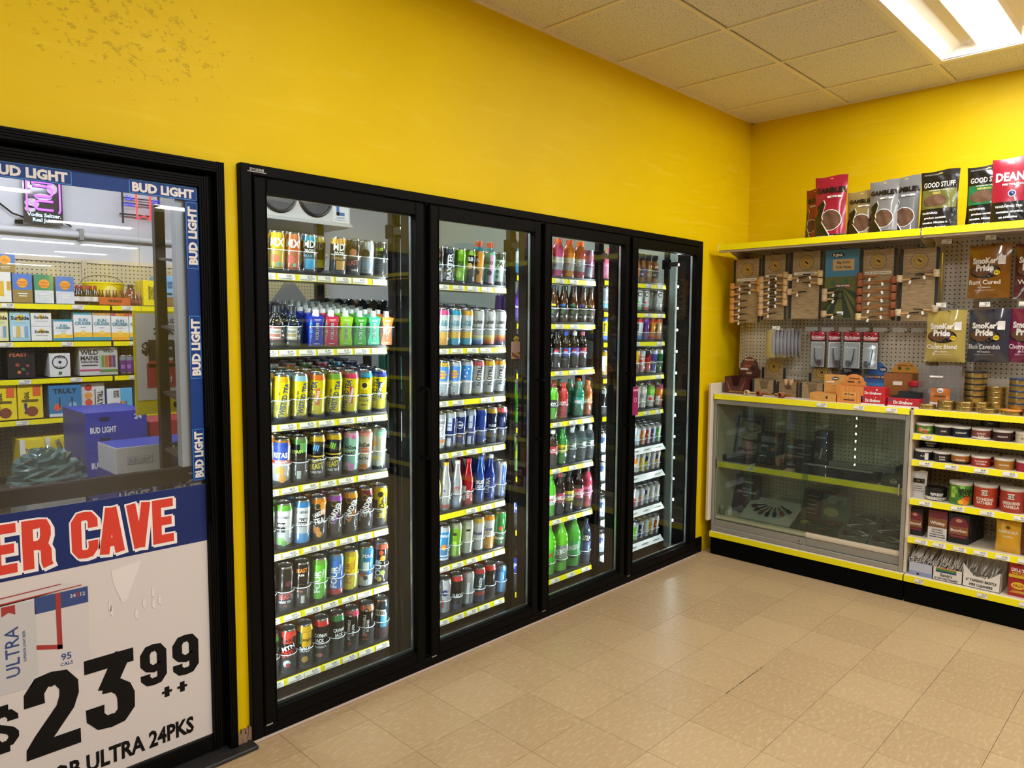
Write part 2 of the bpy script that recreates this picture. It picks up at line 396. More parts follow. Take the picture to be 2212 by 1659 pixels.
for k, (i, j) in enumerate(TROFF):
    troffer(i, j, 'long recessed ceiling light with glowing lens above the tobacco shelves' if k == 0 else 'recessed ceiling light farther back over the store aisles')

# ================================================================ WALK-IN COOLER ROOM BEHIND THE WALL
COLD = mat('#c9cad0', .45); BY = 2.75
struct(MB().box(-3.2, 3.24, BY, BY + .08, 0, 2.75).build('wall_back', COLD))
struct(MB().box(3.24, 3.3, .1, BY, 0, 2.75).build('wall_cooler_end', mat('#c9d8d0', .5)))
struct(MB().box(-3.26, -3.2, .1, BY, 0, 2.75).build('wall_cave_end', COLD))
struct(MB().box(-3.2, 3.24, .1, BY, 2.75, 2.8).build('ceiling_cooler', COLD))
for k, x in enumerate((-1.6, -.2, 1.9)):
    e = empty('tube_light', (x, 1.0, 2.75)); tag(e, 'white tube light fixed under the cold room ceiling', 'tube light', 'cold room tube lights')
    MB().box(-.62, .62, -.05, .05, -.04, 0).build('housing', WHT, e, bevel=.004)
    MB().tube([(-.6, 0, -.055), (.6, 0, -.055)], .016, 8).build('tube', emit('#f0f4ff', CAVE_W * (1 if k < 2 else .5)), e)

# ================================================================ GLASS DOOR COOLER FRONT
cool = empty('glass_door_cooler', (0, 0, 0)); tag(cool, 'black framed four door glass cooler built into the yellow wall', 'cooler')
fr = MB(); L_ = 3.215
fr.box(0, .043, -.03, .1, 0.011, 2.161); fr.box(L_ - .043, L_, -.03, .1, .011, 2.161); fr.box(.043, L_ - .043, -.03, .1, 2.122, 2.161); fr.box(.043, L_ - .043, -.03, .1, .011, .052)
fr.build('outer_frame', BLK, cool, bevel=.003)
tx = MB().text('STYLELINE', FRONT(-.0305), .062, 2.143, .0085, bold=.03, maxw=.075); tx.rect(FRONT(-.0305), .026, .098, 2.1335, 2.136); tx.build('maker_plate', mat('#b9b4ae', .5), cool)
MUL = [.842, 1.603, 2.383]
for x in MUL:
    m = MB().box(x - .018, x + .018, -.004, .03, .052, 2.122); m.box(x - .045, x + .045, .03, .1, .052, 2.122)
    m.build('mullion', BLK, cool, bevel=.003)
for x0, x1 in ((.043, .075), (L_ - .075, L_ - .043)): MB().box(x0, x1, .02, .12, .052, 2.122).build('mullion', BLK, cool, bevel=.003)
LEDME = MB().add([(0, 0, 0), (0, .012, 0), (0, .012, .022), (0, 0, .022)], [(0, 1, 2, 3)]).mesh('led_dot', emit('#eef6ff', LED_W * 3.6))
for x, sides in ((.075, (1,)), (MUL[0], (-1, 1)), (MUL[1], (-1, 1)), (MUL[2], (-1, 1)), (L_ - .075, (-1,))):
    if x > 3.1: continue
    for s_ in sides:
        a = x + s_ * .012 if len(sides) == 2 else x + .0006
        y0_ = .1 if len(sides) == 2 else .104
        for k in range(24): link('led_dot', LEDME, cool, (a, y0_, .15 + k * .0815))
    if len(sides) == 2: MB().box(x - .0115, x + .0115, .1, .112, .1, 2.08).build('led_channel', BLK2, cool)
for k in range(13):
    z = .24 + k * .1475; MB().disc(lambda u, v, z=z: (L_ - .0757, .11 + u, z + v), 0, 0, .0045, .008, n=8).build('led_dot', emit('#f4fbff', 420.), cool)
DOORS = [(.047, .824), (.860, 1.585), (1.621, 2.365), (2.401, 3.168)]
for k, (a, b) in enumerate(DOORS):
    d = MB().frame(a, b, .056, 2.118, -.036, .006, .047, .047, .05, .055)
    dr = d.build('door', BLK, cool, bevel=.004)
    gx0, gx1, gz0, gz1 = a + .047, b - .047, .106, 2.063
    MB().box(gx0, gx1, -.012, -.009, gz0, gz1).build('glass_pane', GLS, dr)
    MB().frame(gx0, gx1, gz0, gz1, -.009, .004, .004, .007, .012, .004).build('edge_trim', m_brush('#b8b8b4', .3), dr)
    MB().frame(gx0 - .004, gx1 + .004, gz0 - .004, gz1 + .004, -.0385, -.034, .004, .004, .004, .004).build('gasket', BLK2, dr)
    if k < 3:
        z0, z1 = (1.0, 1.31); hx = b - .02
        MB().tube([(hx, -.036, z1), (hx, -.085, z1), (hx, -.09, z1 - .008), (hx, -.09, z0 + .008), (hx, -.085, z0), (hx, -.036, z0)], .0065, 8).build('handle', BLK2, dr, smooth=True)
    MB().box(a + .004, a + .03, -.034, -.006, .052, .06).build('hinge', SILV, dr)

# ================================================================ SLIDING GLASS DOOR OF THE BEER CAVE
RIB = BLK
def ribs(m, x0, x1, z0, z1, y, vert, k=4):
    for i in range(k):
        if vert: a = x0 + (x1 - x0) * i / k; m.box(a, a + (x1 - x0) / k - .0022, y - .006, y, z0, z1)
        else: a = z0 + (z1 - z0) * i / k; m.box(x0, x1, y - .006, y, a, a + (z1 - z0) / k - .0022)
    return m
dj = struct(empty('door_1', (0, 0, 0)))
cs = MB(); cs.box(-.085, -.056, -.024, .1, 0, 2.148); cs.box(-2.4, -.085, -.024, .1, 2.113, 2.148); cs.box(-2.4, -2.36, -.024, .1, 0, 2.113)
ribs(cs, -.085, -.056, 0, 2.148, -.024, True); ribs(cs, -2.4, -.0865, 2.113, 2.148, -.024, False); cs.build('casing', RIB, dj)
sl = MB(); sl.box(-.137, -.104, .0, .04, .03, 2.095); sl.box(-1.4, -.137, .0, .04, 2.058, 2.095); sl.box(-1.44, -1.4, 0, .04, .03, 2.095); sl.box(-1.4, -.137, 0, .04, .03, .075)
ribs(sl, -.137, -.104, .03, 2.095, 0, True); ribs(sl, -1.4, -.138, 2.058, 2.095, 0, False); sl.build('sliding_frame', RIB, dj)
MB().box(-1.4, -.137, .008, .014, .075, 2.058).build('glass_pane', glass('cave_glass', '#f3f6f8', .004), dj)
MB().box(-.104, -.085, .012, .1, 0, 2.113).build('jamb', BLK2, dj); MB().box(-2.36, -.085, .05, .1, 2.095, 2.113).build('jamb', BLK2, dj)
MB().box(-1.4, -.19, .0185, .05, 1.03, 1.085).build('push_rail', BLK, dj, bevel=.004)
MB().box(-.21, -.139, .022, .06, 1.085, 2.058).build('edge_stile', mat('#b3b7bc', .4, .4), dj)
MB().box(-.136, -.122, -.022, -.004, 1.205, 1.222).box(-.136, -.122, -.022, -.004, .88, .897).box(-.134, -.124, -.03, -.018, .88, 1.222).build('pull_handle', BLK2, dj, bevel=.002)
MB().box(-2.36, .0, -.075, .1, .0005, .016).build('threshold', m_wood('worn_black_rubber', '#0b0a09', '#2a2623', 14, (2, 14, 1)), dj, bevel=.004)
MB().box(-2.36, -1.44, .03, .04, 0, 2.095).build('fixed_panel', BLK, dj)
# ---- poster on the glass
NAVY = mat('#1d2b60', .5, 0, 0, .2); RED = mat('#cf3626', .4); PW = mat('#cfc6c1', .38); PK = mat('#0f0d0d', .5, 0, 0, .15)
po = MB().box(-1.38, -.139, .006, .008, .087, 1.017).build('beer_poster', PW); tag(po, 'white price poster with navy banner stuck on the sliding glass door', 'poster')
F = FRONT(.0055); F2 = FRONT(.005); F3 = FRONT(.0045); F4 = FRONT(.004)
MB().rect(F, -1.38, -.139, .812, 1.017).build('banner', NAVY, po)
def _gl(w=.5, s=.17):
    e = s / 2; q = w - e
    S_ = [(q, .68), (q, .78), (q - .07, .9), (w / 2, 1 - e), (e + .07, .9), (e, .78), (e, .68), (e + .05, .58), (q - .05, .42), (q, .32), (q, .22), (q - .07, .1), (w / 2, e), (e + .07, .1), (e, .22), (e, .33)]
    return {'C': [[(q, .64), (q, .8), (q - .07, .9), (w / 2, 1 - e), (e + .07, .9), (e, .8), (e, .2), (e + .07, .1), (w / 2, e), (q - .07, .1), (q, .2), (q, .36)]],
     'A': [[(e, 0), (w / 2 - .015, 1)], [(w - e, 0), (w / 2 + .015, 1)], [(.12, .25), (w - .12, .25)]], 'V': [[(e, 1), (w / 2 - .015, 0)], [(w - e, 1), (w / 2 + .015, 0)]],
     'E': [[(e, 0), (e, 1)], [(e, 1 - e), (w * .9, 1 - e)], [(e, .5), (w * .82, .5)], [(e, e), (w * .9, e)]],
     'R': [[(e, 0), (e, 1)], [(e, 1 - e), (w * .55, 1 - e), (q - .03, .9), (q, .8), (q, .66), (q - .03, .54), (w * .55, .47), (e, .47)], [(w * .55, .47), (q - .03, .42), (q, .34), (q, .1), (q + .03, 0)]],
     'B': [[(e, 0), (e, 1)], [(e, 1 - e), (w * .55, 1 - e), (q - .03, .9), (q, .8), (q, .68), (q - .03, .58), (w * .55, .51), (e, .51)], [(w * .55, .51), (q - .02, .44), (q, .34), (q, .2), (q - .03, .1), (w * .55, e), (e, e)]],
     '2': [[(e, .64), (e, .78), (e + .07, .9), (w / 2, 1 - e), (q - .07, .9), (q, .78), (q, .66), (q - .04, .52), (e + .07, .22), (e, .1), (e, 0)], [(e, e), (w, e)]],
     '3': [[(0, 1 - e), (w, 1 - e)], [(w - .1, .98), (w * .42, .52)], [(w * .36, .58), (w * .6, .56), (q - .03, .48), (q, .38), (q, .2), (q - .07, .1), (w / 2, e), (e + .07, .1), (e, .2), (e, .34)]],
     '9': [[(q, .8), (q, .2), (q - .07, .1), (w / 2, e), (e + .07, .1), (e, .2), (e, .3)], [(q, .5), (q, .78), (q - .07, .9), (w / 2, 1 - e), (e + .07, .9), (e, .78), (e, .54), (e + .07, .44), (w / 2, .40), (q, .46)]],
     '$': [S_, [(w / 2, 1 - e), (w / 2, 1.13)], [(w / 2, -.13), (w / 2, e)]], '+': [[(.0, .5), (.5, .5)], [(.25, .0), (.25, 1.)]]}
def glyph(t, ch, yy, x0, z0, w, h, m=0, s=.17, grow=0.):
    """block letter from broad strokes in the box x0..x0+w, z0..z0+h"""
    for si, P in enumerate(_gl(.5, s)[ch]):
        fn = FRONT(yy - si * .00008)
        L = []; Rr = []; n = len(P); hw = s / 2 + grow
        for i, (x, z) in enumerate(P):
            p0 = P[max(i - 1, 0)]; p1 = P[min(i + 1, n - 1)]; sc = (w / .5, h); d = ((p1[0] - p0[0]), (p1[1] - p0[1])); l = math.hypot(*d) or 1; nx, nz = -d[1] / l, d[0] / l
            ex = grow if i in (0, n - 1) else 0; sg = -1 if i == 0 else 1; X, Z = x + d[0] / l * ex * sg, z + d[1] / l * ex * sg
            L.append((x0 + (X + nx * hw) * sc[0], z0 + (Z + nz * hw) * h)); Rr.append((x0 + (X - nx * hw) * sc[0], z0 + (Z - nz * hw) * h))
        for i in range(n - 1): t.tri2([(L[i], Rr[i], Rr[i + 1]), (L[i], Rr[i + 1], L[i + 1])], fn, m)
t = MB()
for i_, (ch, x_) in enumerate(zip('BEERCAVE', (-.945, -.862, -.779, -.696, -.565, -.487, -.403, -.322))):
    w_ = .076
    glyph(t, ch, .005, x_ + .006, .834 - .006, w_, .152, 1, .19, .03); glyph(t, ch, .0045, x_, .834, w_, .152, 1, .19, .035); glyph(t, ch, .004, x_, .834, w_, .152, 0, .19, 0.)
t.build('banner_lettering', [RED, mat('#ece4df', .4)], po)
for ch, q in (('2', (-.712, .233, .15, .262)), ('3', (-.545, .247, .148, .25)), ('9', (-.377, .342, .086, .146)), ('9', (-.271, .342, .09, .146)), ('$', (-.805, .30, .078, .118)), ('+', (-.31, .285, .034, .036)), ('+', (-.258, .285, .034, .036))):
    t = MB(); glyph(t, ch, .005, *q, 0, .185 if ch != '+' else .24); t.build('price_digit' if ch.isdigit() else 'price_sign', PK, po)
t = MB(); t.text('MICHELOB ULTRA 24PKS', F2, -.525, .154, .058, bold=.035, maxw=.64); t.build('product_line', PK, po)
t = MB(); q = lambda *p: t.poly(F, [(a, b) for a, b in p], t.k)
t.k = 0; q((-.8, .745), (-.525, .745), (-.525, .48), (-.8, .48))
t.k = 1; t.poly(F2, [(-.672, .742), (-.525, .742), (-.525, .69), (-.672, .69)], 1)
t.k = 0; t.poly(F, [(-.83, .735), (-.525, .748), (-.60, .772), (-.83, .765)], 0)
t.poly(F2, [(-.83, .762), (-.6, .769), (-.598, .766), (-.83, .758)], 2); t.poly(F2, [(-.83, .744), (-.545, .752), (-.54, .749), (-.83, .739)], 2)
t.rect(F3, -.616, -.602, .56, .742, 2); t.poly(F3, [(-.672, .578), (-.602, .558), (-.602, .572), (-.672, .592)], 2)
t.text('95', F2, -.593, .532, .022, 1, bold=.02); t.text('CALS', F2, -.593, .508, .011, 1); t.text('24', F3, -.568, .722, .012, 0); t.text('12', F3, -.54, .722, .012, 0); t.rect(F3, -.557, -.551, .714, .731, 2)
t.poly(F2, [(-.83, .735), (-.675, .735), (-.67, .72), (-.67, .50), (-.69, .465), (-.83, .465)], 3)
t.poly(F3, [(-.757, .735), (-.722, .735), (-.722, .705), (-.739, .715), (-.757, .705)], 2)
t.text('ULTRA', F3, -.735, .59, .036, 1, PI / 2, bold=.01, maxw=.19); t.text('Michelob', F3, -.785, .575, .022, 1, PI / 2, bold=0, shear=.15); t.text('SUPERIOR LIGHT BEER', F3, -.703, .60, .007, 1, PI / 2, maxw=.13)
t.build('case_picture', [mat('#c9c2bf', .4), mat('#2b4276', .4), mat('#9c2f2a', .4), mat('#bdbab9', .3)], po)
t = MB(); t.poly(F2, [(-.455, .775), (-.36, .79), (-.375, .755), (-.41, .665), (-.425, .66), (-.45, .73)], 0)
for a, b in ((-.465, .68), (-.46, .66), (-.36, .66), (-.33, .69), (-.33, .65), (-.31, .66), (-.385, .63)): t.poly(F3, [(a, b), (a + .007, b - .012), (a + .006, b - .04), (a - .003, b - .03)], 0)
t.build('film_bubbles', mat('#dbd2cd', .3), po)
# ---- blue border decals with lettering
BLU = mat('#0f3578', .45, 0, 0, .25); BLUL = mat('#2f7fc4', .4); CREAM = mat('#dcd5cc', .4)
def decal(name, label, x0, x1, z0, z1, marks, vert):
    o = MB().box(x0, x1, .006, .008, z0, z1).build(name, BLU); tag(o, label, 'decal'); fa, fb = FRONT(.0055), FRONT(.005)
    for a, b in marks:
        t = MB()
        if vert: u0, u1, v0, v1 = x0 + .002, x1 - .002, a, b
        else: u0, u1, v0, v1 = a, b, z0 + .002, z1 - .002
        for r in ((u0, u1, v0, v0 + .0022), (u0, u1, v1 - .0022, v1), (u0, u0 + .0022, v0, v1), (u1 - .0022, u1, v0, v1)): t.rect(fa, *r, 1)
        t.text('BUD LIGHT', fb, (u0 + u1) / 2, (v0 + v1) / 2, .029, 0, PI / 2 if vert else 0, maxw=(b - a) - .018, bold=.05)
        t.build('lettering', [CREAM, BLUL], o)
decal('window_decal', 'blue beer border strip along the top edge of the sliding glass door', -1.38, -.139, 2.008, 2.056, [(-1.18, -.96), (-.742, -.522), (-.358, -.142)], False)
decal('window_decal', 'blue beer border strip running down the sliding door edge', -.182, -.1385, 1.034, 2.007, [(1.776, 2.003), (1.395, 1.614), (1.0345, 1.217)], True)
# ================================================================ COOLER RACKS AND DRINKS
TILT = R(6.5); YS = .19                       # gravity shelves rise to the back
DN = {1: 'first cooler door', 2: 'second cooler door', 3: 'third cooler door', 4: 'fourth cooler door'}
ORD = ['top', 'second', 'third', 'fourth', 'fifth', 'sixth', 'seventh', 'eighth', 'ninth']
SHZ = {1: [1.793, 1.483, 1.177, .911, .639, .369, .095], 2: [1.787, 1.473, 1.212, .95, .64, .373, .097],
       3: [1.86, 1.599, 1.327, 1.028, .755, .452, .098], 4: [1.87, 1.676, 1.487, 1.26, 1.021, .769, .585, .351, .121]}
UX = {1: (.06, .775), 2: (.868, 1.548), 3: (1.636, 2.318), 4: (2.412, 3.095)}
RACK = mat('#0d0b0a', .28, 0, 0, .3); DECK = mat('#2a2a2b', .4)
RAIL = mat('#161616', .35); STRIPW = mat('#e9eaea', .3)
_tags = {}
def price_tag_mesh(price, w=.058, paper=TAGW):
    k = (price, w)
    if k in _tags: return _tags[k]
    t = MB(); f = FRONT(-.0012); t.rect(FRONT(-.001), -w / 2, w / 2, -.0125, .0125, 0)
    t.text('$' + price, f, .010, .0055, .0075, 1, bold=.02, maxw=w * .42)
    for z, a, b in ((-.002, .002, w / 2 - .006), (-.0065, -w / 2 + .004, w / 2 - .01), (-.0095, -w / 2 + .004, w / 2 - .016)):
        x = a
        while x < b - .003: l = random.uniform(.002, .006); t.rect(f, x, min(x + l, b), z - .0009, z + .0009, 1); x += l + .0012
    _tags[k] = t.mesh('price_tag', [paper, INK]); return _tags[k]
_stop = {}
def stop_mesh(r, h):
    k = (r, h)
    if k in _stop: return _stop[k]
    t = MB(); P = [(r * math.sin(R(a)), -r * math.cos(R(a)) , h) for a in range(-80, 81, 10)]
    t.tube(P, .0019, 5, 0); n_ = len(P)
    v = [(p[0], p[1], .0) for p in P] + P
    t.add(v, [(i, i + 1, i + 1 + n_, i + n_) for i in range(n_ - 1)], 1)
    _stop[k] = t.mesh('lane_stop', [mat('#dfe6ea', .25), CLR], smooth=True); return _stop[k]
def bar_mesh(h):
    if 'bar' not in _stop:
        t = MB().tube([(-.036, -.0345, h), (.036, -.0345, h)], .0019, 6, 0); t.add([(-.036, -.0345, 0), (.036, -.0345, 0), (.036, -.0345, h), (-.036, -.0345, h)], [(0, 1, 2, 3)], 1)
        _stop['bar'] = t.mesh('lane_stop', [mat('#dfe6ea', .25), CLR])
    return _stop['bar']
PRICES = {1: ['2.50', '1.99', '3.79', '2.75', '3.25', '3.79', '2.49'], 2: ['2.75', '3.29', '3.49', '3.79', '2.99', '2.79', '2.25'], 3: ['2.79', '2.29', '2.49', '2.59', '2.19', '2.39', '2.99'], 4: ['3.49', '2.69', '1.49', '2.99', '3.29', '3.59', '3.59', '4.29', '3.99']}
racks = {}
for u in UX:
    x0, x1 = UX[u]; e = empty('drink_rack', ((x0 + x1) / 2, .55, 0))
    tag(e, 'dark metal gravity rack with drink shelves behind the %s' % DN[u], 'rack'); ox = (x0 + x1) / 2; racks[u] = e
    for px in (x0 - .016, x1 + .05):
        MB().box(px - .010 - ox, px + .010 - ox, .185 - .55, .225 - .55, 0, 2.13).build('post', RACK, e, bevel=.004)
        MB().box(px - .009 - ox, px + .009 - ox, .125 - .55, .19 - .55, 2.0, 2.03).build('frame_bracket', RACK, e)
        MB().box(px - .012 - ox, px + .012 - ox, -.37, -.31, 1.985, 2.05).build('clamp', BLK2, e, bevel=.003)
    for px in ((x0 + .012, x1 + .125) if u == 1 else (x1 + .06,) if u < 4 else (x1 + .04,)): MB().box(px - .023 - ox, px + .023 - ox, .4, .44, 0, 2.13).build('post', RACK, e, bevel=.004)
    for s_, zt in enumerate(SHZ[u]):
        sh = empty('shelf', (0, YS - .55, zt + .012)); sh.parent = e
        white = u == 4 and s_ >= 5
        d = MB(); d.box(x0 - ox, x1 - ox, 0, .76, -.012, -.001); d.box(x0 - ox, x1 - ox, -.006, .004, -.045, .001)
        sh.rotation_euler = (0, 0, 0)
        dk = d.build('deck', DECK, sh); dk.rotation_euler = (TILT, 0, 0)
        ra = MB(); ra.extx([(-.010, -.012), (-.0065, -.012), (-.0065, -.039), (-.014, -.039)], x0 - ox, x1 - ox)
        if white: ra = MB().extx([(-.004, .0), (0, .0), (-.004, -.035), (-.034, -.038)], x0 - ox, x1 - ox + .01)
        ra.build('price_rail', STRIPW if white else YEL, sh)
        # price tickets at the lanes
        n_ = {1: 8, 2: 7, 3: 5, 4: 5}[u]; w_ = (x1 - x0) / n_
        for k in range(n_):
            if random.random() < {1: 0, 2: .04, 3: .15, 4: .2}[u]: continue
            t = link('price_ticket', price_tag_mesh(PRICES[u][s_] if (k % 3) else PRICES[u][(s_ + k) % len(PRICES[u])], round(min(.076, w_ * .86), 3)), sh)
            t.location = (x0 - ox + (k + .5) * w_ + random.uniform(-.008, .008), -.0135 if not white else -.0215, -.0255 if not white else -.02); t.rotation_euler = (-.14 if not white else .72, 0, random.uniform(-.01, .01))

_shp = {}
def can_meshes(r, h, body, band, bottom='#b8babd'):
    k = (r, h, body, band)
    if k in _shp: return _shp[k]
    nz = h - .030
    prof = [(r * .72, 0, 2), (r * .80, .002, 2), (r * .98, .012, 0), (r, .016, 0), (r, nz, 1), (r * .985, nz + .004, 1), (r * .86, h - .007, 2), (r * .85, h - .003, 2), (r * .86, h - .0005, 2), (r * .845, h, 2), (r * .82, h - .001, 2), (r * .80, h - .006, 2)]
    b = MB(); b.lathe(prof, 22, cap=False); b.f.append(tuple(range(21, -1, -1))); b.mi.append(2)
    sm = lambda c: mat(c, .22, .35, .3)
    me = b.mesh('beverage_can', [sm(body), sm(band), CHROME], smooth=True)
    l = MB(); l.lathe([(r * .81, h - .0065), (r * .78, h - .0062), (r * .3, h - .0058)], 22, cap=False); l.f.append(tuple(range(44, 66))); l.mi.append(0)
    l.box(-.007, .007, -.022 * r / .033, .006, h - .0055, h - .003); l.lathe([(.008, h - .0055), (.008, h - .0045)], 10, (0, -.013, 0))
    _shp[k] = (me, l.mesh('lid', SILV, smooth=True)); return _shp[k]
def do_print(ops, r, h, face):
    """ops -> one printed-label mesh: ('t',text,col,ang,zf,size,rot,maxw) ('b',col,z0,z1) ('p',col,ang,half,z0,z1) ('o',col,ang,zf,rad)"""
    t = MB(); ms = []; fi = lambda c: ms.index(c) if c in ms else (ms.append(c) or len(ms) - 1)
    lay = .0004
    for op in ops:
        k = op[0]; a = R(face + (op[2] if k == 'p' else op[3] if k in 't' else op[2] if k == 'o' else 0)); rr = r + lay; lay += .00022
        f = CYL(rr, a, 0)
        if k == 'b':
            m = fi(op[1]); t.lathe([(rr, op[2] * h, m), (rr, op[3] * h, m)], 22, cap=False)
        elif k == 'p': t.rect(f, -R(op[3]) * rr, R(op[3]) * rr, op[4] * h, op[5] * h, fi(op[1]), .009)
        elif k == 'o': t.disc(f, 0, op[3] * h, op[4], op[4], fi(op[1]), 12, .009)
        elif k == 't':
            _, s_, c, _a, zf, sz, rot, mw = (list(op) + [None] * 8)[:8]
            t.text(s_, f, 0, zf * h, sz, fi(c), R(rot or 0), maxw=(mw or (.8 * h if rot else 1.5 * r)), bold=.03, L=.006)
    return t, [mat(c, .35, 0, .2) for c in ms]
_n = {}
def place(root, x, y, z, tilt=True):
    root.location = (x, y, z); root.rotation_euler = (TILT if tilt else 0, 0, 0)
def facing(x, y): return math.degrees(math.atan2(CAM.x - x, -(CAM.y - y)))
BACK = []                                                   # (mesh builder per shelf) deep rows
def lanes(u, s_, items, rows=1, deep=0, pitch_y=None, stop=.07, back=None):
    """items: (x, maker) ; maker(x, face, label) -> root with its base at the origin"""
    z = SHZ[u][s_] + .0125; e = racks[u]; sh = [c for c in e.children if c.name.startswith('shelf')][s_]
    for (x, mk) in items:
        if mk is None: continue
        r = mk['r']; y0 = YS + r + .006; lab = '%s, %s shelf, %s' % (mk['desc'], ORD[s_], DN[u])
        root = mk['fn'](mk, facing(x, y0)); tag(root, lab, mk['cat']); place(root, x, y0, z + math.tan(TILT) * (y0 - YS))
        if stop:
            t = link('lane_stop', stop_mesh(round(r + .0046, 4), stop) if mk['kind'] != 'carton' else bar_mesh(stop), sh); t.location = (x - (UX[u][0] + UX[u][1]) / 2, y0 - YS, math.tan(TILT) * (y0 - YS)); t.rotation_euler = (TILT, 0, 0)
        py = pitch_y or (2 * r + .002)
        for k in range(1, rows):
            c = mk['fn'](mk, 0, plain=True); lb = '%s, rear row, %s shelf, %s' % (mk['desc'], ORD[s_], DN[u])
            tag(c, lb, mk['cat'], 'drinks queued on the %s shelf of the %s' % (ORD[s_], DN[u]))
            y = y0 + k * py; place(c, x, y, z + math.tan(TILT) * (y - YS))
        if deep:
            for k in range(rows, rows + deep):
                y = y0 + k * py
                if y < .93: BACK.append((mk, x, y, z + math.tan(TILT) * (y - YS), u, s_))
def mk_can(desc, body, band, ops=(), r=.036, h=.19, cat='can'): return dict(kind='can', fn=f_can, desc=desc, body=body, band=band, ops=ops, r=r, h=h, cat=cat)
def f_can(k, face, plain=False):
    a, l = can_meshes(k['r'], k['h'], k['body'], k['band']); o = link('beverage_can', a); c = link('lid', l, o)
    if k['ops'] and not plain:
        t, ms = do_print(k['ops'], k['r'], k['h'], face); t.build('label_print', ms, o)
    elif plain:
        bands = [q for q in k['ops'] if q[0] == 'b']
        if bands: t, ms = do_print(bands, k['r'], k['h'], 0); t.build('label_print', ms, o)
    return o
_liq = {}
def liquid(h):
    k = ('liq', h)
    if k not in _mc:
        m = bpy.data.materials.new('bottle_' + h); m.use_nodes = True; b = m.node_tree.nodes['Principled BSDF']
        b.inputs['Base Color'].default_value = lin(h); b.inputs['Roughness'].default_value = .06; b.inputs['Coat Weight'].default_value = .6
        b.inputs['Subsurface Weight'].default_value = .0; _mc[k] = m
    return _mc[k]
PROF = {  # radius fraction, height fraction
 'soda': [(.75, 0), (.98, .03), (.9, .1), (1, .2), (.93, .30), (.96, .34), (.96, .56), (1, .6), (.97, .68), (.7, .8), (.42, .89), (.38, .915)],
 'big': [(.8, 0), (1, .03), (.96, .16), (1, .22), (1, .52), (.99, .6), (.86, .72), (.55, .84), (.34, .90), (.32, .935)],
 'water': [(.8, 0), (1, .03), (.92, .08), (1, .14), (.92, .2), (1, .27), (.92, .34), (.96, .4), (.96, .58), (1, .62), (.9, .72), (.62, .84), (.4, .9), (.38, .925)],
 'sport': [(.85, 0), (1, .03), (.93, .12), (1, .22), (.9, .34), (.88, .42), (1, .56), (1, .64), (.78, .78), (.6, .84), (.58, .865)],
 'tea': [(.85, 0), (1, .02), (1, .48), (.92, .54), (.66, .68), (.5, .8), (.44, .9), (.44, .93)],
 'jug': [(.9, 0), (1, .03), (1, .5), (.96, .58), (.6, .7), (.38, .78), (.36, .93)],
 'alu': [(.92, 0), (1, .02), (1, .5), (.9, .58), (.62, .72), (.46, .82), (.43, .93)],
 'coffee': [(.9, 0), (1, .03), (.98, .12), (.9, .3), (.94, .5), (.85, .62), (.6, .78), (.55, .86)]}
def mk_bot(desc, liq, cap, ops=(), prof='soda', r=.034, h=.215, capr=.42, cat='bottle', lab=None, metal=False): return dict(kind='bottle', fn=f_bot, desc=desc, liq=liq, cap=cap, ops=ops, prof=prof, r=r, h=h, capr=capr, cat=cat, lab=lab, metal=metal)
def f_bot(k, face, plain=False):
    r, h = k['r'], k['h']; key = (k['prof'], r, h, k['liq'], k['cap'])
    if key not in _shp:
        P = PROF[k['prof']]; b = MB().lathe([(p[0] * r, p[1] * h) for p in P], 18)
        mt = glass('clear_bottle', '#e9f3f4', .05, 1.33, .03) if k['liq'] == 'clear' else (mat(k['liq'], .25, .6, .3) if k['metal'] else liquid(k['liq']))
        c = MB(); zc = P[-1][1] * h - .004; cr = k['capr'] * r; c.lathe([(cr, zc - .012), (cr * 1.03, zc - .010), (cr, zc + .001), (cr, h - .001), (cr * .9, h)], 14)
        _shp[key] = (b.mesh('drink_bottle', mt, smooth=True), c.mesh('cap', mat(k['cap'], .35), smooth=True))
    a, c = _shp[key]; o = link('drink_bottle', a); link('cap', c, o)
    ops = [q for q in k['ops'] if not plain or q[0] == 'b']
    if ops: t, ms = do_print(ops, r, h, face); t.build('label_print', ms, o)
    return o
def mk_car(desc, col, side, txt, cat='carton', cap='#f0f0f0', r=.032): return dict(kind='carton', fn=f_car, desc=desc, col=col, side=side, txt=txt, r=r, cat=cat, cap=cap, h=.152, ops=())
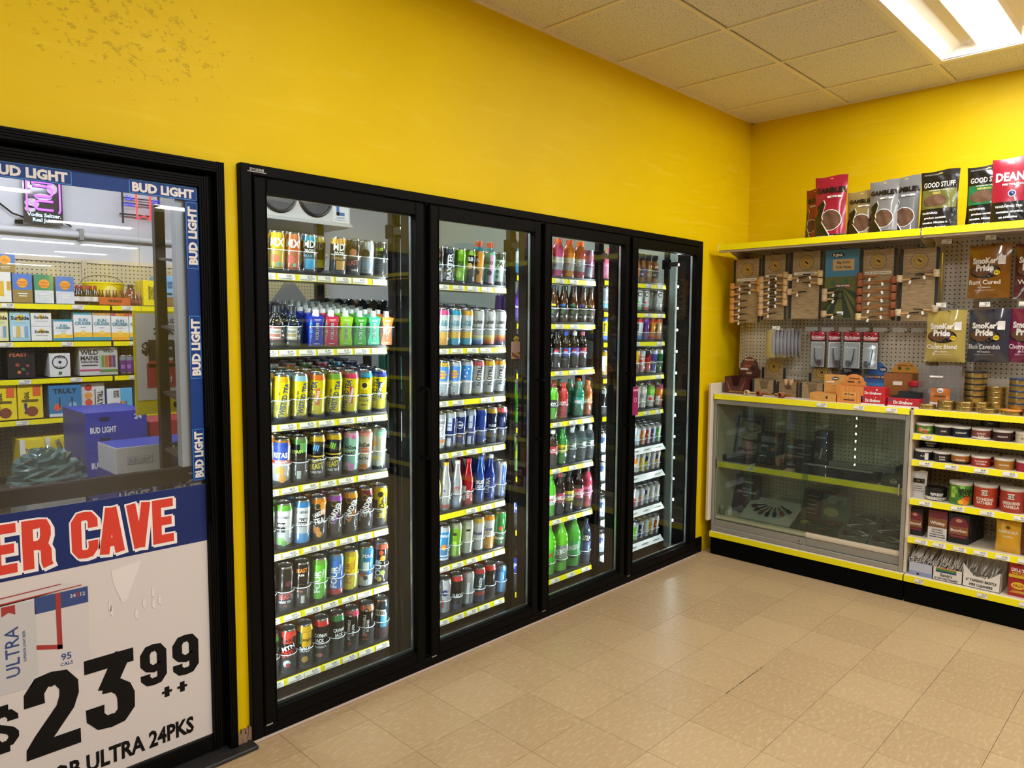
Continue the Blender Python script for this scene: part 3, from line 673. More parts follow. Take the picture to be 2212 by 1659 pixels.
def f_car(k, face, plain=False):
    """prism carton: bow-tie front panel, sloped top with a screw cap"""
    key = ('car', k['col'])
    if key not in _shp:
        w, h = .0315, .135; b = MB()
        lv = [(0, .96, .96), (.012, .98, .98), (.05, .72, 1), (.085, .72, 1), (.122, .98, .98)]
        rings = []
        for z, e1, e2 in lv:      # octagon: e1 = width share of the main faces
            a = w * e1; rings.append([(-a, -w, z), (a, -w, z), (w, -a, z), (w, a, z), (a, w, z), (-a, w, z), (-w, a, z), (-w, -a, z)])
        top = [(x, y, .124 + (.012 if y > 0 else .0)) for x, y, z in rings[-1]]
        rings.append(top); o0 = len(b.v)
        for rg in rings: b.v += rg
        for i in range(len(rings) - 1):
            for q in range(8): b.f.append((o0 + i * 8 + q, o0 + i * 8 + (q + 1) % 8, o0 + (i + 1) * 8 + (q + 1) % 8, o0 + (i + 1) * 8 + q)); b.mi.append(0 if q % 2 == 0 else 1)
        b.f.append(tuple(o0 + (len(rings) - 1) * 8 + q for q in range(8))); b.mi.append(0); b.f.append(tuple(o0 + q for q in range(7, -1, -1))); b.mi.append(0)
        c = MB().lathe([(.014, .118), (.0145, .135), (.0125, .138), (.0125, .152), (.0115, .153)], 14, (0, -.012, 0))
        t = MB(); f = FRONT(-w - .0006); t.text(k['txt'], f, .0, .062, .015, 0, -PI / 2, maxw=.075, bold=.07); t.text(k['txt'], FRONT(-w - .0012), .0, .062, .015, 1, -PI / 2, maxw=.073, bold=.0)
        t.rect(f, -.016, .016, .112, .114, 1); t.rect(f, -.012, .012, .107, .109, 1); t.rect(f, -.013, .013, .008, .011, 1)
        _shp[key] = (b.mesh('drink_carton', [mat(k['col'], .3), m_spot('carton_pattern_' + k['col'], k['col'], k['side'][0], k['side'][1], 90)]), c.mesh('cap', mat(k['cap'], .35), smooth=True), t.mesh('label_print', [INK, mat('#f4f0e0', .4)]))
    m = _shp[key]; o = link('drink_carton', m[0]); link('cap', m[1], o)
    if not plain: link('label_print', m[2], o)
    return o
W_, K_, G_, Y_ = '#f2f2f0', '#121212', '#c9a13a', '#f3dd12'
cn, bt = mk_can, mk_bot
# ---------------- first door
A = dict(r=.0335, h=.157)
def mx(body, top, txt, low, d): return cn(d, body, top, [('p', W_, 0, 1, .5, .5), ('t', txt, W_, 6, .72, .034, 0, .062), ('o', low, -4, .3, .017), ('o', '#35a7b5' if body == '#e8c62a' else '#7fd0a8', 22, .16, .008), ('p', body, 0, 70, .04, .06)], **A)
lanes(1, 0, [(.189, cn('black patterned can with copper top', '#26201e', '#c9876a', [('t', 'HARD', W_, 20, .55, .02, 90)], **A)),
 (.261, mx('#e8c62a', '#e5c02c', 'MX', '#e06a34', 'yellow fruit cocktail can')), (.332, mx('#e0703c', '#dd7a4a', 'MX', '#e8534a', 'orange fruit cocktail can')),
 (.404, cn('black and sky blue wine can', '#15181c', '#3f9fc0', [('t', 'MD', W_, 8, .74, .03, 0, .05), ('t', '20/20', W_, 8, .57, .013, 0, .045), ('p', '#31a9d8', 25, 38, .08, .36), ('t', 'BLUE', '#49b6e0', 6, .43, .011)], **A)),
 (.549, cn('black and gold wine can', '#17130f', '#d9a23c', [('t', 'MD', W_, 8, .74, .03, 0, .05), ('t', '20/20', W_, 8, .57, .013, 0, .045), ('p', '#d9a02c', 28, 36, .12, .36), ('t', 'GOLD', '#d9a23c', 6, .43, .011)], **A)),
 (.623, cn('black can with red claw lettering', '#1b1716', '#2a2422', [('o', '#b06a56', 4, .62, .017), ('t', 'BEAST', '#e0684c', 2, .34, .021, 8, .052), ('t', '6.0%', W_, 18, .14, .009)], **A)),
 (.695, cn('white can with black claw scribble', '#c3c8cc', '#b3b8bc', [('o', '#1c1c1e', -6, .62, .02), ('t', 'BEAST', '#8fb4cc', 14, .33, .016, 0, .045), ('t', '4.7%', '#666a70', 0, .15, .009)], **A)),
 (.768, cn('black can with small green lettering', '#1c1d18', '#24251e', [('t', 'BEAST', '#9cbf38', -4, .78, .012, 6, .034), ('p', '#5b6048', -4, 16, .62, .64), ('p', '#4b4e40', -4, 18, .2, .21), ('p', '#4b4e40', -4, 18, .27, .28), ('p', '#4b4e40', -4, 18, .34, .35)], **A))], rows=1, stop=.083)
SB = {}
for x, mk in ((.497, cn('black can with gold lower band', '#191715', '#b8a83c', [('b', '#c8b62c', .12, .34), ('t', 'MD', '#9a948a', 5, .72, .03, 0, .05)], **A)), (.548, cn('dark can with gold top', '#1a1613', '#cf9a3e', [('t', 'MD', '#a59d92', 5, .72, .03, 0, .05)], **A))):
    o = mk['fn'](mk, facing(x, .36)); yy_ = .31 if x < .5 else .40; tag(o, mk['desc'] + ' set back in its lane, top shelf, ' + DN[1], 'can'); place(o, x, yy_, 1.8055 + math.tan(TILT) * (yy_ - .19))
for x in (.655, .735, .80):
    mk = cn('orange can', '#c0602c', '#b2563a', (), **A); o = mk['fn'](mk, 0, True); tag(o, 'copper topped orange can behind the claw cans, top shelf, ' + DN[1], 'can', 'copper topped cans at the back of the top shelf'); place(o, x, .31, 1.8055 + math.tan(TILT) * .12)
CAR = [('deep blue', '#2438b8', ('#37b6d8', '#e8d838')), ('crimson', '#d42a55', ('#63cdb8', '#f0c83a')), ('lime green', '#9ad41e', ('#f39a24', '#2b2b22')), ('leaf green', '#2ea01c', ('#4a2a5a', '#2c1c2a')), ('mint green', '#38c08c', ('#7d2d5c', '#a8763a')), ('bright orange', '#ee7c18', ('#3d5f8e', '#b24a2c'))]
BOT = lambda d, l, tp: bt(d, '#14120f' if l == '#a34736' else '#0f1a2c', '#2b2b2b', [('p', l, 0, 42, .16, .50), ('p', '#e4dcc8', 0, 36, .20, .44), ('p', tp, 0, 32, .24, .32), ('t', 'STRAIGHT', K_, 0, .37, .010, 0, .04)], 'jug', .0355, .165, .40)
lanes(1, 1, [(.252, BOT('dark flask bottle with red label', '#a34736', '#b5603c')), (.325, BOT('navy flask bottle with cream label', '#c7b68c', '#b99a54'))] + [(.425 + k * .0724, mk_car('%s prism carton drink' % c[0], c[1], c[2], 'BEATBOX')) for k, c in enumerate(CAR)], rows=3, deep=5, stop=.083)
def tea(top, d, ang, extra=()): return cn(d, '#f0dd10', top, [('t', 'TWISTED TEA', '#1c3168', ang, .43, .024, 80, .15), ('t', 'HARD ICED TEA', K_, ang - 38, .42, .008, 84, .08)] + list(extra))
lanes(1, 2, [(.188, cn('blue and white tea can', '#dfe4ea', '#3a6cb0', [('t', 'TWISTED', '#1c3168', 20, .5, .02, 80)])), (.269, tea('#e8b81c', 'yellow tea can with amber top', 22)), (.352, tea('#9cc8d4', 'yellow tea can with pale blue top', 26)), (.435, tea('#ee7a2a', 'yellow tea can with orange top', -36, [('p', '#d8632a', 8, 13, .28, .66), ('t', 'PEACH', W_, 8, .48, .011, 80)])),
 (.519, tea('#86b840', 'yellow tea can with green top', 14)), (.602, tea('#e2446a', 'yellow tea can with pink top', -30, [('p', '#c82a48', 12, 12, .26, .66), ('t', 'RASPBERRY', W_, 12, .46, .010, 80)])), (.677, cn('yellow tea can with teal top', '#f0dd10', '#2398c0', [('t', 'TWISTED TEA', K_, 0, .83, .009), ('p', '#e8d648', 2, 28, .56, .74), ('o', '#2a2a20', 2, .66, .012), ('p', K_, 2, 24, .38, .46), ('t', 'HALF & HALF', K_, 2, .30, .009), ('p', K_, 2, 20, .18, .2)])),
 (.757, tea('#24388c', 'yellow tea can with navy top', -32, [('p', '#1a2450', 10, 13, .32, .72), ('t', 'ORIGINAL', W_, 10, .52, .012, 80)]))], rows=3, deep=4, stop=.083)
bst = lambda d, top: cn(d, '#15171a', '#e0b528', [('p', '#23262c', -4, 30, .58, .86), ('t', 'III', top, -4, .72, .026, -14), ('b', '#d9b432', .50, .53), ('t', 'NASTY', '#e6c82c', 4, .42, .014, 12, .045), ('t', 'BEAST', '#ecd52a', 2, .29, .024, 10, .058), ('t', 'HARD TEA', W_, 0, .15, .011, 0, .05)])
lanes(1, 3, [(.266, cn('white can with blue block and mangoes', '#e3e3e1', '#d9882a', [('p', '#27459c', -10, 52, .54, .93), ('t', 'RITAS', W_, -8, .65, .022, 0, .06), ('b', '#c23a36', .46, .53), ('t', 'MANGO-RITA', W_, 0, .495, .010, 0, .055), ('o', '#e8a326', -8, .30, .020), ('o', '#e0981e', 10, .12, .017)])), (.347, cn('black and green can', '#141a15', '#5b8a4a', [('p', '#6aa052', 30, 26, .66, .88), ('t', 'BEAST', '#a9d04a', -12, .68, .014, 4), ('p', '#b9bcb8', 4, 13, .06, .24), ('p', '#32402f', -4, 26, .5, .51), ('p', '#32402f', -4, 26, .42, .43)])),
 (.430, bst('black and gold claw can with blue marks', '#5aa6d8')), (.512, bst('black and gold claw can with green marks', '#7fc83a')), (.601, cn('mint and pink tea can', '#9fd4be', '#e9a9c2', [('t', 'AriZona', K_, 0, .62, .018, 0, .055), ('t', 'HARD', K_, 0, .48, .017, 6, .05), ('o', '#d65f9c', 20, .86, .008), ('o', '#cf86b4', 12, .14, .017), ('o', '#e59ac0', -18, .22, .012)])),
 (.674, cn('cream tea can with coral checks', '#d9cbb4', '#cf8a76', [('b', '#d28d79', .84, .92), ('t', 'AriZona', K_, 4, .64, .019, 0, .055), ('p', '#d9583a', 4, 32, .535, .56), ('t', 'HARD', '#cf4a34', 6, .47, .018, 6, .05), ('t', 'Iced Tea', K_, 0, .31, .012), ('o', '#d97a34', 8, .1, .015), ('o', '#d98a44', -24, .09, .012)])), (.751, cn('cream tea can with mint checks', '#d5d0b6', '#86b5a0', [('b', '#7fb09b', .82, .92), ('p', '#8d8f7c', 12, 6, .42, .74), ('o', '#d8a63a', -26, .62, .012), ('p', '#c9ccb8', 6, 12, .06, .2), ('o', '#d9c23a', -14, .26, .011)]))], rows=2, deep=2, stop=.083)
hd = lambda d, body, top, c, sub: cn(d, body, top, [('o', '#b58b3a', -6, .80, .014), ('o', '#16110e', -6, .80, .0115), ('t', 'HARDER', W_, 8, .58, .026, 62, .10), ('t', sub, c, 18, .42, .012, 62), ('p', '#e8dcc8', -30, 3, .2, .5)])
lanes(1, 4, [(.189, cn('white and green cocktail can at the frame', '#e5e8e4', '#68b244', [('t', 'SUNNY', K_, 20, .5, .016)])), (.269, cn('white cocktail can with green top', '#e2e6e6', '#66b33e', [('t', 'CLUBTAILS', '#394b4e', -10, .70, .010), ('p', K_, -16, 28, .36, .58), ('t', 'SUNNY', W_, -16, .52, .013), ('o', '#7fc24a', -14, .16, .015), ('o', '#5ba43a', 8, .1, .012)])), (.353, cn('white cocktail can with blue top', '#dfe6ec', '#2f86c8', [('t', 'CLUBTAILS', '#394b4e', 6, .74, .010), ('p', K_, 8, 32, .40, .60), ('t', 'BLUE', W_, 8, .55, .012), ('t', 'HAWAII', W_, 8, .46, .012), ('b', '#3f93d2', .02, .24)])),
 (.432, cn('black tea can with orange fruit', '#161413', '#e88a24', [('o', '#b58b3a', -4, .80, .015), ('o', '#16110e', -4, .80, .012), ('p', '#ee9a2c', 34, 18, .6, .9), ('t', 'HARDER', W_, 6, .63, .02, 28, .06), ('t', 'TEA', W_, 8, .46, .026, 14, .05), ('o', '#ef8e22', -6, .24, .016), ('o', '#f2a83a', 14, .14, .014)])), (.511, hd('black can with purple top', '#1a1518', '#9a4fb0', '#b05fc8', 'BERRY')), (.592, hd('black can with gold top and orange slash', '#1c1512', '#e0962a', '#ef8b22', 'MANGO')), (.674, hd('black can with maroon top', '#211315', '#6e2030', '#f1e6e0', 'CRAN')),
 (.755, cn('yellow and black can with slanted letters', '#d9c21e', '#dfc624', [('o', K_, 6, .80, .014), ('p', '#1c1a14', -10, 60, .02, .2), ('p', '#1c1a14', -34, 20, .2, .66), ('t', 'HARDER', K_, 12, .46, .028, 62, .12)]))], rows=2, deep=2, stop=.083)
fo = lambda d, b, t, c, tc, low=None: cn(d, b, t, [('p', c, -2, 34, .04, .86), ('t', 'FOUR', tc, -10, .46, .028, 90, .12), ('t', 'Loko', tc, 26, .66, .014, 80)] + ([('b', low, .02, .16)] if low else []))
lanes(1, 5, [(.189, cn('black and violet can', '#191722', '#2a2535', [('t', 'BEAST', '#b04a88', 20, .3, .018)])), (.269, cn('black can with red lettering', '#191414', '#1f1816', [('o', '#5a2430', 26, .62, .013), ('t', 'BEAST', '#e0443a', 8, .33, .023, 6, .055), ('t', 'HARD TEA', W_, 8, .20, .010), ('p', '#c03a34', 8, 10, .1, .12)])), (.347, cn('black can with orange lettering', '#1a1512', '#1f1814', [('t', 'BEAST', '#ee8a2c', 0, .84, .018, 4, .048), ('t', '6.0%', W_, 0, .73, .009), ('p', '#6a4a2c', 0, 24, .5, .51), ('p', '#6a4a2c', 0, 24, .44, .45), ('p', '#c9c4bc', 14, 12, .06, .24), ('p', '#e07a2a', -8, 20, .33, .35)])),
 (.431, fo('lime green can with tall white letters', '#5fba2a', '#78b848', '#66c42c', W_)), (.515, fo('blue can with red splashes', '#2d6fc4', '#4a8ad0', '#3a78cc', W_, '#c4303a')), (.591, fo('lemon yellow can', '#ecd01c', '#e6c63a', '#f0d81e', '#d98a1c')), (.674, cn('sky blue can with red berries', '#2f8fd0', '#4a9cd6', [('p', '#d8e4ec', 6, 22, .38, .62), ('t', 'FOUR', W_, 20, .78, .016), ('b', '#d8dde0', .02, .3), ('o', '#c8303c', -14, .3, .012), ('o', '#202020', 6, .22, .011)])), (.757, cn('black can with colourful tropical print', '#201d1a', '#cf6a52', [('t', 'FOUR', W_, -14, .34, .028, 90, .12), ('o', '#e0a03a', 20, .62, .014), ('o', '#d85a3a', 4, .76, .012), ('o', '#b9cf3a', 24, .24, .013), ('o', '#e8d24a', -2, .08, .012)]))], rows=2, deep=1, stop=.083)
lanes(1, 6, [(.197, cn('dark green soda style can', '#16301c', '#3a9a3a', [('t', 'HARD', W_, 20, .5, .02)])), (.276, cn('black can with red splash', '#1b1514', '#e0423a', [('p', '#d93a30', 4, 34, .70, .84), ('t', 'HARD', K_, 4, .77, .016, 8), ('t', 'MTN', W_, 6, .60, .02, 20), ('t', 'DEW', '#e23c34', 6, .47, .028, 16, .055), ('o', W_, 0, .22, .016), ('o', '#b8342c', 8, .18, .010)])), (.355, cn('gold and black can', '#191611', '#e2b62c', [('p', '#d9ab28', 20, 34, .48, .84), ('p', '#3f7a2c', -30, 14, .55, .8), ('t', 'Simply', '#5a3b10', 16, .66, .014), ('t', 'BOLD', W_, 10, .42, .024, 0, .05), ('o', '#c89a2a', 10, .18, .015)])),
 (.436, cn('dark can with red top and berries', '#17140f', '#d83a3c', [('t', 'CAYMAN', W_, 0, .62, .017, 0, .058), ('t', 'JACK', W_, -6, .50, .017, 0, .04), ('p', '#b82c34', 6, 24, .40, .43), ('t', 'MARGARITA', W_, 4, .34, .010), ('o', '#e0606a', 2, .14, .010), ('o', '#6a9a3a', -18, .14, .008)])), (.514, cn('dark can with green top', '#20241f', '#3f8a4e', [('t', 'CAYMAN', W_, 26, .62, .017, 0, .058), ('t', 'JACK', W_, 24, .50, .017, 0, .04), ('p', '#4a7a4a', 6, 12, .44, .46)])),
 (.592, cn('black can with pink top', '#171314', '#d85a72', [('o', '#171314', -8, .86, .010), ('t', '8%', W_, -8, .86, .007), ('t', 'JACK DANIELS', W_, -14, .50, .011, 90), ('t', 'BOLDER', W_, 16, .50, .011, 90), ('o', '#a0463a', -4, .16, .009)])), (.674, cn('black can with copper top', '#15110f', '#d08a5c', [('o', '#171314', 0, .87, .010), ('t', '8%', W_, 0, .87, .007), ('t', 'JACK DANIELS', W_, -12, .48, .012, 90), ('t', 'BOLDER', W_, 14, .48, .012, 90), ('o', '#dd5a2c', 2, .24, .009), ('t', 'PEACH', '#dd5a2c', 2, .13, .008)])), (.758, cn('teal and maroon can with pale label', '#1d3a44', '#27323a', [('p', '#52a8c0', 24, 26, .30, .66), ('p', '#e3ddcc', -4, 40, .60, .76), ('t', 'STEEL', K_, -4, .68, .016, 0, .05), ('b', '#4a1f28', .02, .28)]))], rows=2, deep=1, stop=.083)
# ---------------- second door
A = dict(r=.0335, h=.172)
lanes(2, 0, [(1.035, cn('dark brown can at the mullion', '#2a1c16', '#5a4034', (), **A)), (1.104, cn('dark can with brown monkey art', '#241f1c', '#2e2a28', [('o', '#7a4a2c', 4, .74, .016), ('o', '#3f6a4e', 8, .5, .02), ('t', 'GINGER', W_, 10, .36, .014), ('b', '#4a3020', .04, .2)], **A)), (1.175, cn('navy can with tall white letters', '#1f2a36', '#2f3a46', [('t', 'BAXTER', W_, 20, .45, .026, 90, .13), ('p', '#c6c9cc', -20, 10, .08, .28)], **A)), (1.248, cn('lime green can', '#7fc21e', '#8ac42c', [('t', 'SAMUEL', K_, 8, .60, .015), ('t', 'ADAMS', K_, 8, .51, .015), ('o', '#a8d84a', 6, .25, .017)], **A)),
 (1.316, cn('black and lime can with haze art', '#22261c', '#8ab832', [('p', '#8fc230', -34, 26, .05, .95), ('t', 'BB', W_, 14, .72, .02), ('o', '#e3b06a', 10, .52, .015), ('p', '#15130f', 14, 24, .05, .38)], **A)), (1.377, cn('brown and orange can', '#8a3f22', '#d9a23c', [('p', '#e39a2c', 26, 30, .05, .95), ('o', '#3a1f14', 0, .35, .014), ('t', 'IPA', W_, -14, .72, .018)], **A)), (1.458, cn('teal and pink can', '#46b0a4', '#4fb8ac', [('p', '#e8a0c0', 30, 22, .05, .9), ('o', '#33203a', 10, .36, .014), ('t', 'HAZE', K_, 0, .66, .015)], **A)), (1.531, cn('white and dark green can', '#3b4a3a', '#2f3a30', [('p', '#c9cdc2', 8, 44, .12, .78), ('t', 'IPA', K_, 2, .66, .026), ('o', '#5f8a4a', -10, .42, .009), ('o', '#5f8a4a', -10, .26, .009)], **A))], rows=1, stop=.085)
for x in (1.455, 1.535):
    mk = bt('teal bottle', '#2f9fb4', '#d8512c', [('b', '#dfe7ea', .22, .5)], 'sport', .037, .222, .52); o = mk['fn'](mk, 0, True); tag(o, 'teal sports drink with red cap behind the cans, top shelf, ' + DN[2], 'bottle', 'teal bottles behind the cans of the second door'); place(o, x, .315, 1.7995 + math.tan(TILT) * .125)
cru = lambda d, top, w1, w2: cn(d, '#dcdfe0', top, [('p', '#5fb2cc', -44, 14, .1, .8), ('t', 'SUN', '#1f8296', 20, .66, .012), ('t', 'CRUISER', '#1f8296', 20, .58, .014), ('b', w1, .20, .38), ('b', w2, .02, .20)], r=.035, h=.183)
sur = lambda d, bands: cn(d, '#d3d5d3', '#c9ccca', [('t', 'Surfside', K_, 12, .66, .018, 6, .05), ('t', 'LEMONADE', '#5f6a70', 10, .50, .007)] + [('b', c, .02 + i * .065, .02 + (i + 1) * .065) for i, c in enumerate(bands)], r=.035, h=.183)
lanes(2, 1, [(1.06, cn('black and white seltzer can', '#2a2a2c', '#8a8c8e', [('t', 'CLAW', W_, 20, .5, .02)], r=.035, h=.183)), (1.138, cru('pale can with pink top and wave', '#e0588c', '#efb62a', '#e8a428')), (1.217, cru('pale can with teal top and wave', '#2f9cb8', '#f0b92c', '#2f9cb8')), (1.297, cru('pale can with amber top and wave', '#e0a53a', '#f0b92c', '#2f9cb8')), (1.376, sur('pale can with blue and yellow stripes', ['#35539c', '#5d86b8', '#a9c4cc', '#e4dc9a'])), (1.458, sur('pale can with orange sunset stripes', ['#c4522c', '#e2842c', '#efb038', '#ecd77a'])), (1.538, sur('pale can with red and navy stripes', ['#2c356c', '#8e2f2c', '#cf5a2c', '#e8963a']))], rows=3, deep=2, stop=.083)
noon = lambda d, top, body: cn(d, '#d9dde2', top, [('p', body, 4, 64, .46, .86), ('o', '#f0a524', 2, .64, .021), ('t', 'HIGH', '#2a5a9c', 2, .69, .010), ('t', 'NOON', '#2a5a9c', 2, .61, .010), ('p', '#8a9098', 2, 14, .28, .3), ('p', '#8a9098', 2, 18, .2, .21), ('o', '#8a4a3a', 8, .12, .005)], r=.035, h=.183)
nut = lambda d, top: cn(d, '#cdd0d2', top, [('t', 'N\u00dcTRL', K_, 20, .56, .024, 90, .13), ('p', '#6a6f74', -12, 8, .26, .28), ('p', '#6a6f74', -12, 8, .2, .22)], r=.035, h=.183)
lanes(2, 2, [(1.06, cn('teal and white can', '#3fa08c', '#4aa898', (), r=.035, h=.183)), (1.139, noon('blue can with sun disc and gold top', '#d9b64a', '#3f7cc4')), (1.217, noon('blue can with sun disc and silver top', '#c2ccd6', '#4a88cc')), (1.297, cn('blue can with white fish print', '#d9dde2', '#b9c6d4', [('p', '#3a82cc', 0, 80, .46, .86), ('o', W_, -14, .74, .004), ('o', W_, 10, .66, .004), ('o', W_, -4, .56, .004), ('o', W_, 20, .78, .004), ('p', '#a44a4a', 4, 14, .3, .31)], r=.035, h=.183)), (1.376, nut('silver can with pink top', '#dd6a74')), (1.456, nut('silver can with yellow top', '#e3b92c')), (1.536, nut('silver can with orange top', '#e09a3a'))], rows=3, deep=3, stop=.075)
cl = lambda d, b, t, ops: cn(d, b, t, ops, r=.0335, h=.19)
clw = lambda c: [('o', W_, 4, .62, .019), ('o', c, 4, .62, .0165), ('t', 'CLAW', W_, 4, .62, .010), ('p', '#c9cdd6', -34, 16, .06, .8), ('p', '#dd7a2c', 6, 20, .3, .34)]
lanes(2, 3, [(1.045, cn('white can at the mullion', '#d9dcde', '#c9cccd', (), r=.0335, h=.19)), (1.115, cl('white seltzer can with orange fruit', '#e1e2e2', '#b9bcbe', [('t', 'WHITE CLAW', K_, 10, .76, .012, 0, .055), ('o', K_, 12, .60, .014), ('o', '#e1e2e2', 12, .60, .012), ('b', '#e8883a', .20, .30)])), (1.182, cl('navy can with barcode panel', '#24357c', '#c3c8d4', [('p', '#b9bfcd', 2, 22, .5, .85), ('p', '#d9dce3', 4, 18, .08, .3), ('p', '#24357c', 2, 18, .6, .62), ('p', '#24357c', 2, 18, .7, .72)])), (1.250, cl('navy can with claw emblem', '#22306c', '#c3c8d4', clw('#22306c'))), (1.320, cl('indigo can with barcode panel', '#2a3f96', '#a9b4cc', [('p', '#b9bfcd', 10, 20, .5, .85), ('p', '#d9dce3', 8, 16, .06, .28), ('p', '#2a3f96', 10, 16, .66, .68)])), (1.396, cl('plain royal blue can', '#24449c', '#2c4aa8', [('p', '#1c3788', 20, 30, .1, .8)])), (1.473, cl('midnight can with gold top', '#171f3c', '#c99a3a', [('t', 'PULSE', '#cfd4de', 28, .5, .013)])), (1.548, cl('midnight can with pink top', '#18203e', '#d4586a', [('p', '#2c3a66', 10, 20, .3, .7)]))], rows=3, deep=2, stop=.075)
al = lambda d, b, cap, ops: bt(d, b, cap, ops, 'alu', .0325, .245, .42, metal=True)
lanes(2, 4, [(1.085, al('yellow aluminium bottle', '#e3cf5a', '#d9b43a', [('t', 'TEA', K_, 10, .3, .018)])), (1.150, al('white aluminium bottle with gold cap', '#d5d6d4', '#d8ac3c', [('b', '#b03a34', .05, .12), ('o', '#2f4a8e', 0, .42, .006)])), (1.226, al('white and silver bottle with white cap', '#cfd3d8', '#dfe1e2', [('t', 'LITE', '#b23a36', 4, .42, .017, 12), ('t', 'LIGHT', '#5a6f94', 0, .26, .014), ('p', '#8aa6c8', 4, 30, .06, .16)])), (1.303, al('red aluminium bottle', '#c81f28', '#cf2a30', [('p', '#e2dcd4', -30, 24, .1, .42), ('t', 'Bud', '#c81f28', -24, .26, .02), ('t', 'BEER', W_, 16, .25, .016, 90)])), (1.383, al('royal blue aluminium bottle', '#1f56b4', '#234fa4', [('t', 'BUD', W_, 22, .46, .02), ('t', 'LIGHT', W_, 22, .36, .018)])), (1.462, al('indigo bottle with red neck', '#28409c', '#d8dade', [('t', 'ULTRA', W_, -12, .34, .020, 90, .10)])), (1.545, cn('silver and blue tall can', '#b9bec4', '#c4c8cc', [('p', '#2a4690', 40, 20, .04, .92), ('p', '#8f98a4', -20, 14, .1, .8)], r=.035, h=.2))], rows=2, deep=1, stop=.075)
lanes(2, 5, [(1.06, cn('black can at the mullion', '#222222', '#5a5a5a', ())), (1.14, cn('sky blue can with sunrise arch', '#2f8fcc', '#b8c4cc', [('t', 'MONTAUK', W_, 14, .74, .014), ('o', '#e8752c', 14, .42, .016), ('o', '#f0b43a', 14, .39, .010), ('b', '#dfe6ea', .06, .12), ('b', '#dfe6ea', .16, .2)])), (1.22, cn('apple green can', '#86c02c', '#a8b88a', [('p', K_, 0, 16, .66, .74), ('p', '#a4d24a', 0, 20, .1, .5)])), (1.301, cn('pale sage can with black tag', '#c9ceb8', '#b9bca8', [('p', K_, 16, 18, .70, .76), ('p', '#aab49a', 6, 12, .1, .4)])), (1.380, cn('white can with gold top', '#d3d5d6', '#d2b04a', [('t', 'Modelo', '#20306a', 10, .56, .02), ('p', '#b9bcc0', 0, 20, .1, .3)])), (1.456, cn('white and orange can', '#d8d8d4', '#e0922c', [('t', 'Corona', '#1c2a5a', 8, .60, .019), ('p', '#c89a4a', 6, 18, .46, .5), ('b', '#e8982c', .02, .38), ('o', '#f4b848', -4, .2, .013)])), (1.543, cn('green can with red star', '#2c7a3a', '#3a8a48', [('t', 'Heineken', W_, 14, .24, .018), ('o', '#c8342c', 20, .52, .012), ('b', '#1c4a28', .3, .36)]))], rows=2, deep=1, stop=.075)
lanes(2, 6, [(1.075, cn('silver can with script at the mullion', '#b9bdc4', '#c4c8cc', [('t', 'Pabst', K_, 20, .4, .016)])), (1.146, cn('silver can with blue ribbon disc', '#c3c6ca', '#b9bcc0', [('o', '#22366e', 10, .62, .017), ('t', 'Blue Ribbon', W_, 10, .62, .008), ('p', '#b8323a', 0, 9, .2, .42)])), (1.226, cn('black can with red top', '#1d1b1c', '#d83f48', [('t', 'BUSCH', W_, 22, .44, .017), ('p', '#2a3a5a', 0, 40, .04, .2)])), (1.307, cn('plain silver can', '#b5b8ba', '#bfc2c4', [('p', '#8a8d90', -20, 8, .2, .8), ('p', '#d5d8da', 12, 12, .1, .7)])), (1.389, cn('teal can with red band', '#20505c', '#d8434c', [('t', 'Natty', W_, 14, .56, .022, 90), ('b', '#b8323c', .20, .32), ('b', '#1a3a5c', .02, .18)])), (1.467, cn('black can with crimson top', '#1a1414', '#e0403c', [('p', '#3a2a26', 4, 20, .2, .7)])), (1.552, cn('blue shorter can', '#2f6a9a', '#4a84b0', [('p', '#5a92bc', 8, 24, .1, .8)], h=.165))], rows=2, deep=0, stop=.075)
# ---------------- third door
lb = lambda c, *t: [('b', c, .34, .56)] + list(t)
lanes(3, 0, [(1.715, bt('blue sports drink', '#2f9fc4', '#e0561c', [('b', '#dfe7ea', .25, .55)], 'sport', .04, .215, .52)), (1.81, bt('dark blue sports drink', '#2a5fae', '#e0561c', [('b', '#cfd7da', .25, .55)], 'sport', .04, .215, .52)), (1.908, bt('clear yellowish sports drink', '#c9c27a', '#e8e8e6', [('b', '#c9ccca', .25, .55)], 'sport', .04, .215, .52)), (2.007, bt('pink sports drink with orange cap', '#cf4a7e', '#ee5a1e', [('b', '#b9b4b6', .18, .52), ('o', '#8a8488', -8, .3, .012)], 'sport', .04, .215, .52)), (2.108, bt('orange sports drink with orange cap', '#dd8420', '#ee5a1e', [('b', '#b9b2a8', .18, .52), ('o', '#ee6a22', 6, .36, .008)], 'sport', .04, .215, .52)), (2.207, bt('red sports drink with orange cap', '#a83048', '#ee5a1e', [('b', '#a9a4a6', .18, .52), ('t', 'G', W_, 0, .4, .034)], 'sport', .04, .215, .52)), (2.288, cn('pink and grey slim can', '#b06a8a', '#a8788e', [('b', '#8d8a90', .1, .4)], r=.034, h=.17))], rows=2, stop=.085)
pl = lambda d, c: bt(d, '#4a2a12', '#2a2a28', [('p', '#1c1a16', 0, 44, .08, .44), ('p', c, 0, 30, .44, .50), ('o', '#4a8a3a', 0, .28, .011), ('t', 'PURE LEAF', W_, 0, .38, .008), ('t', 'TEA', W_, 0, .15, .008)], 'tea', .034, .207, .46)
vb = lambda d_, c, l: bt(d_, c, l, [('b', l, .1, .62), ('t', 'burst', W_, 0, .4, .014)], 'alu', .034, .2, .42)
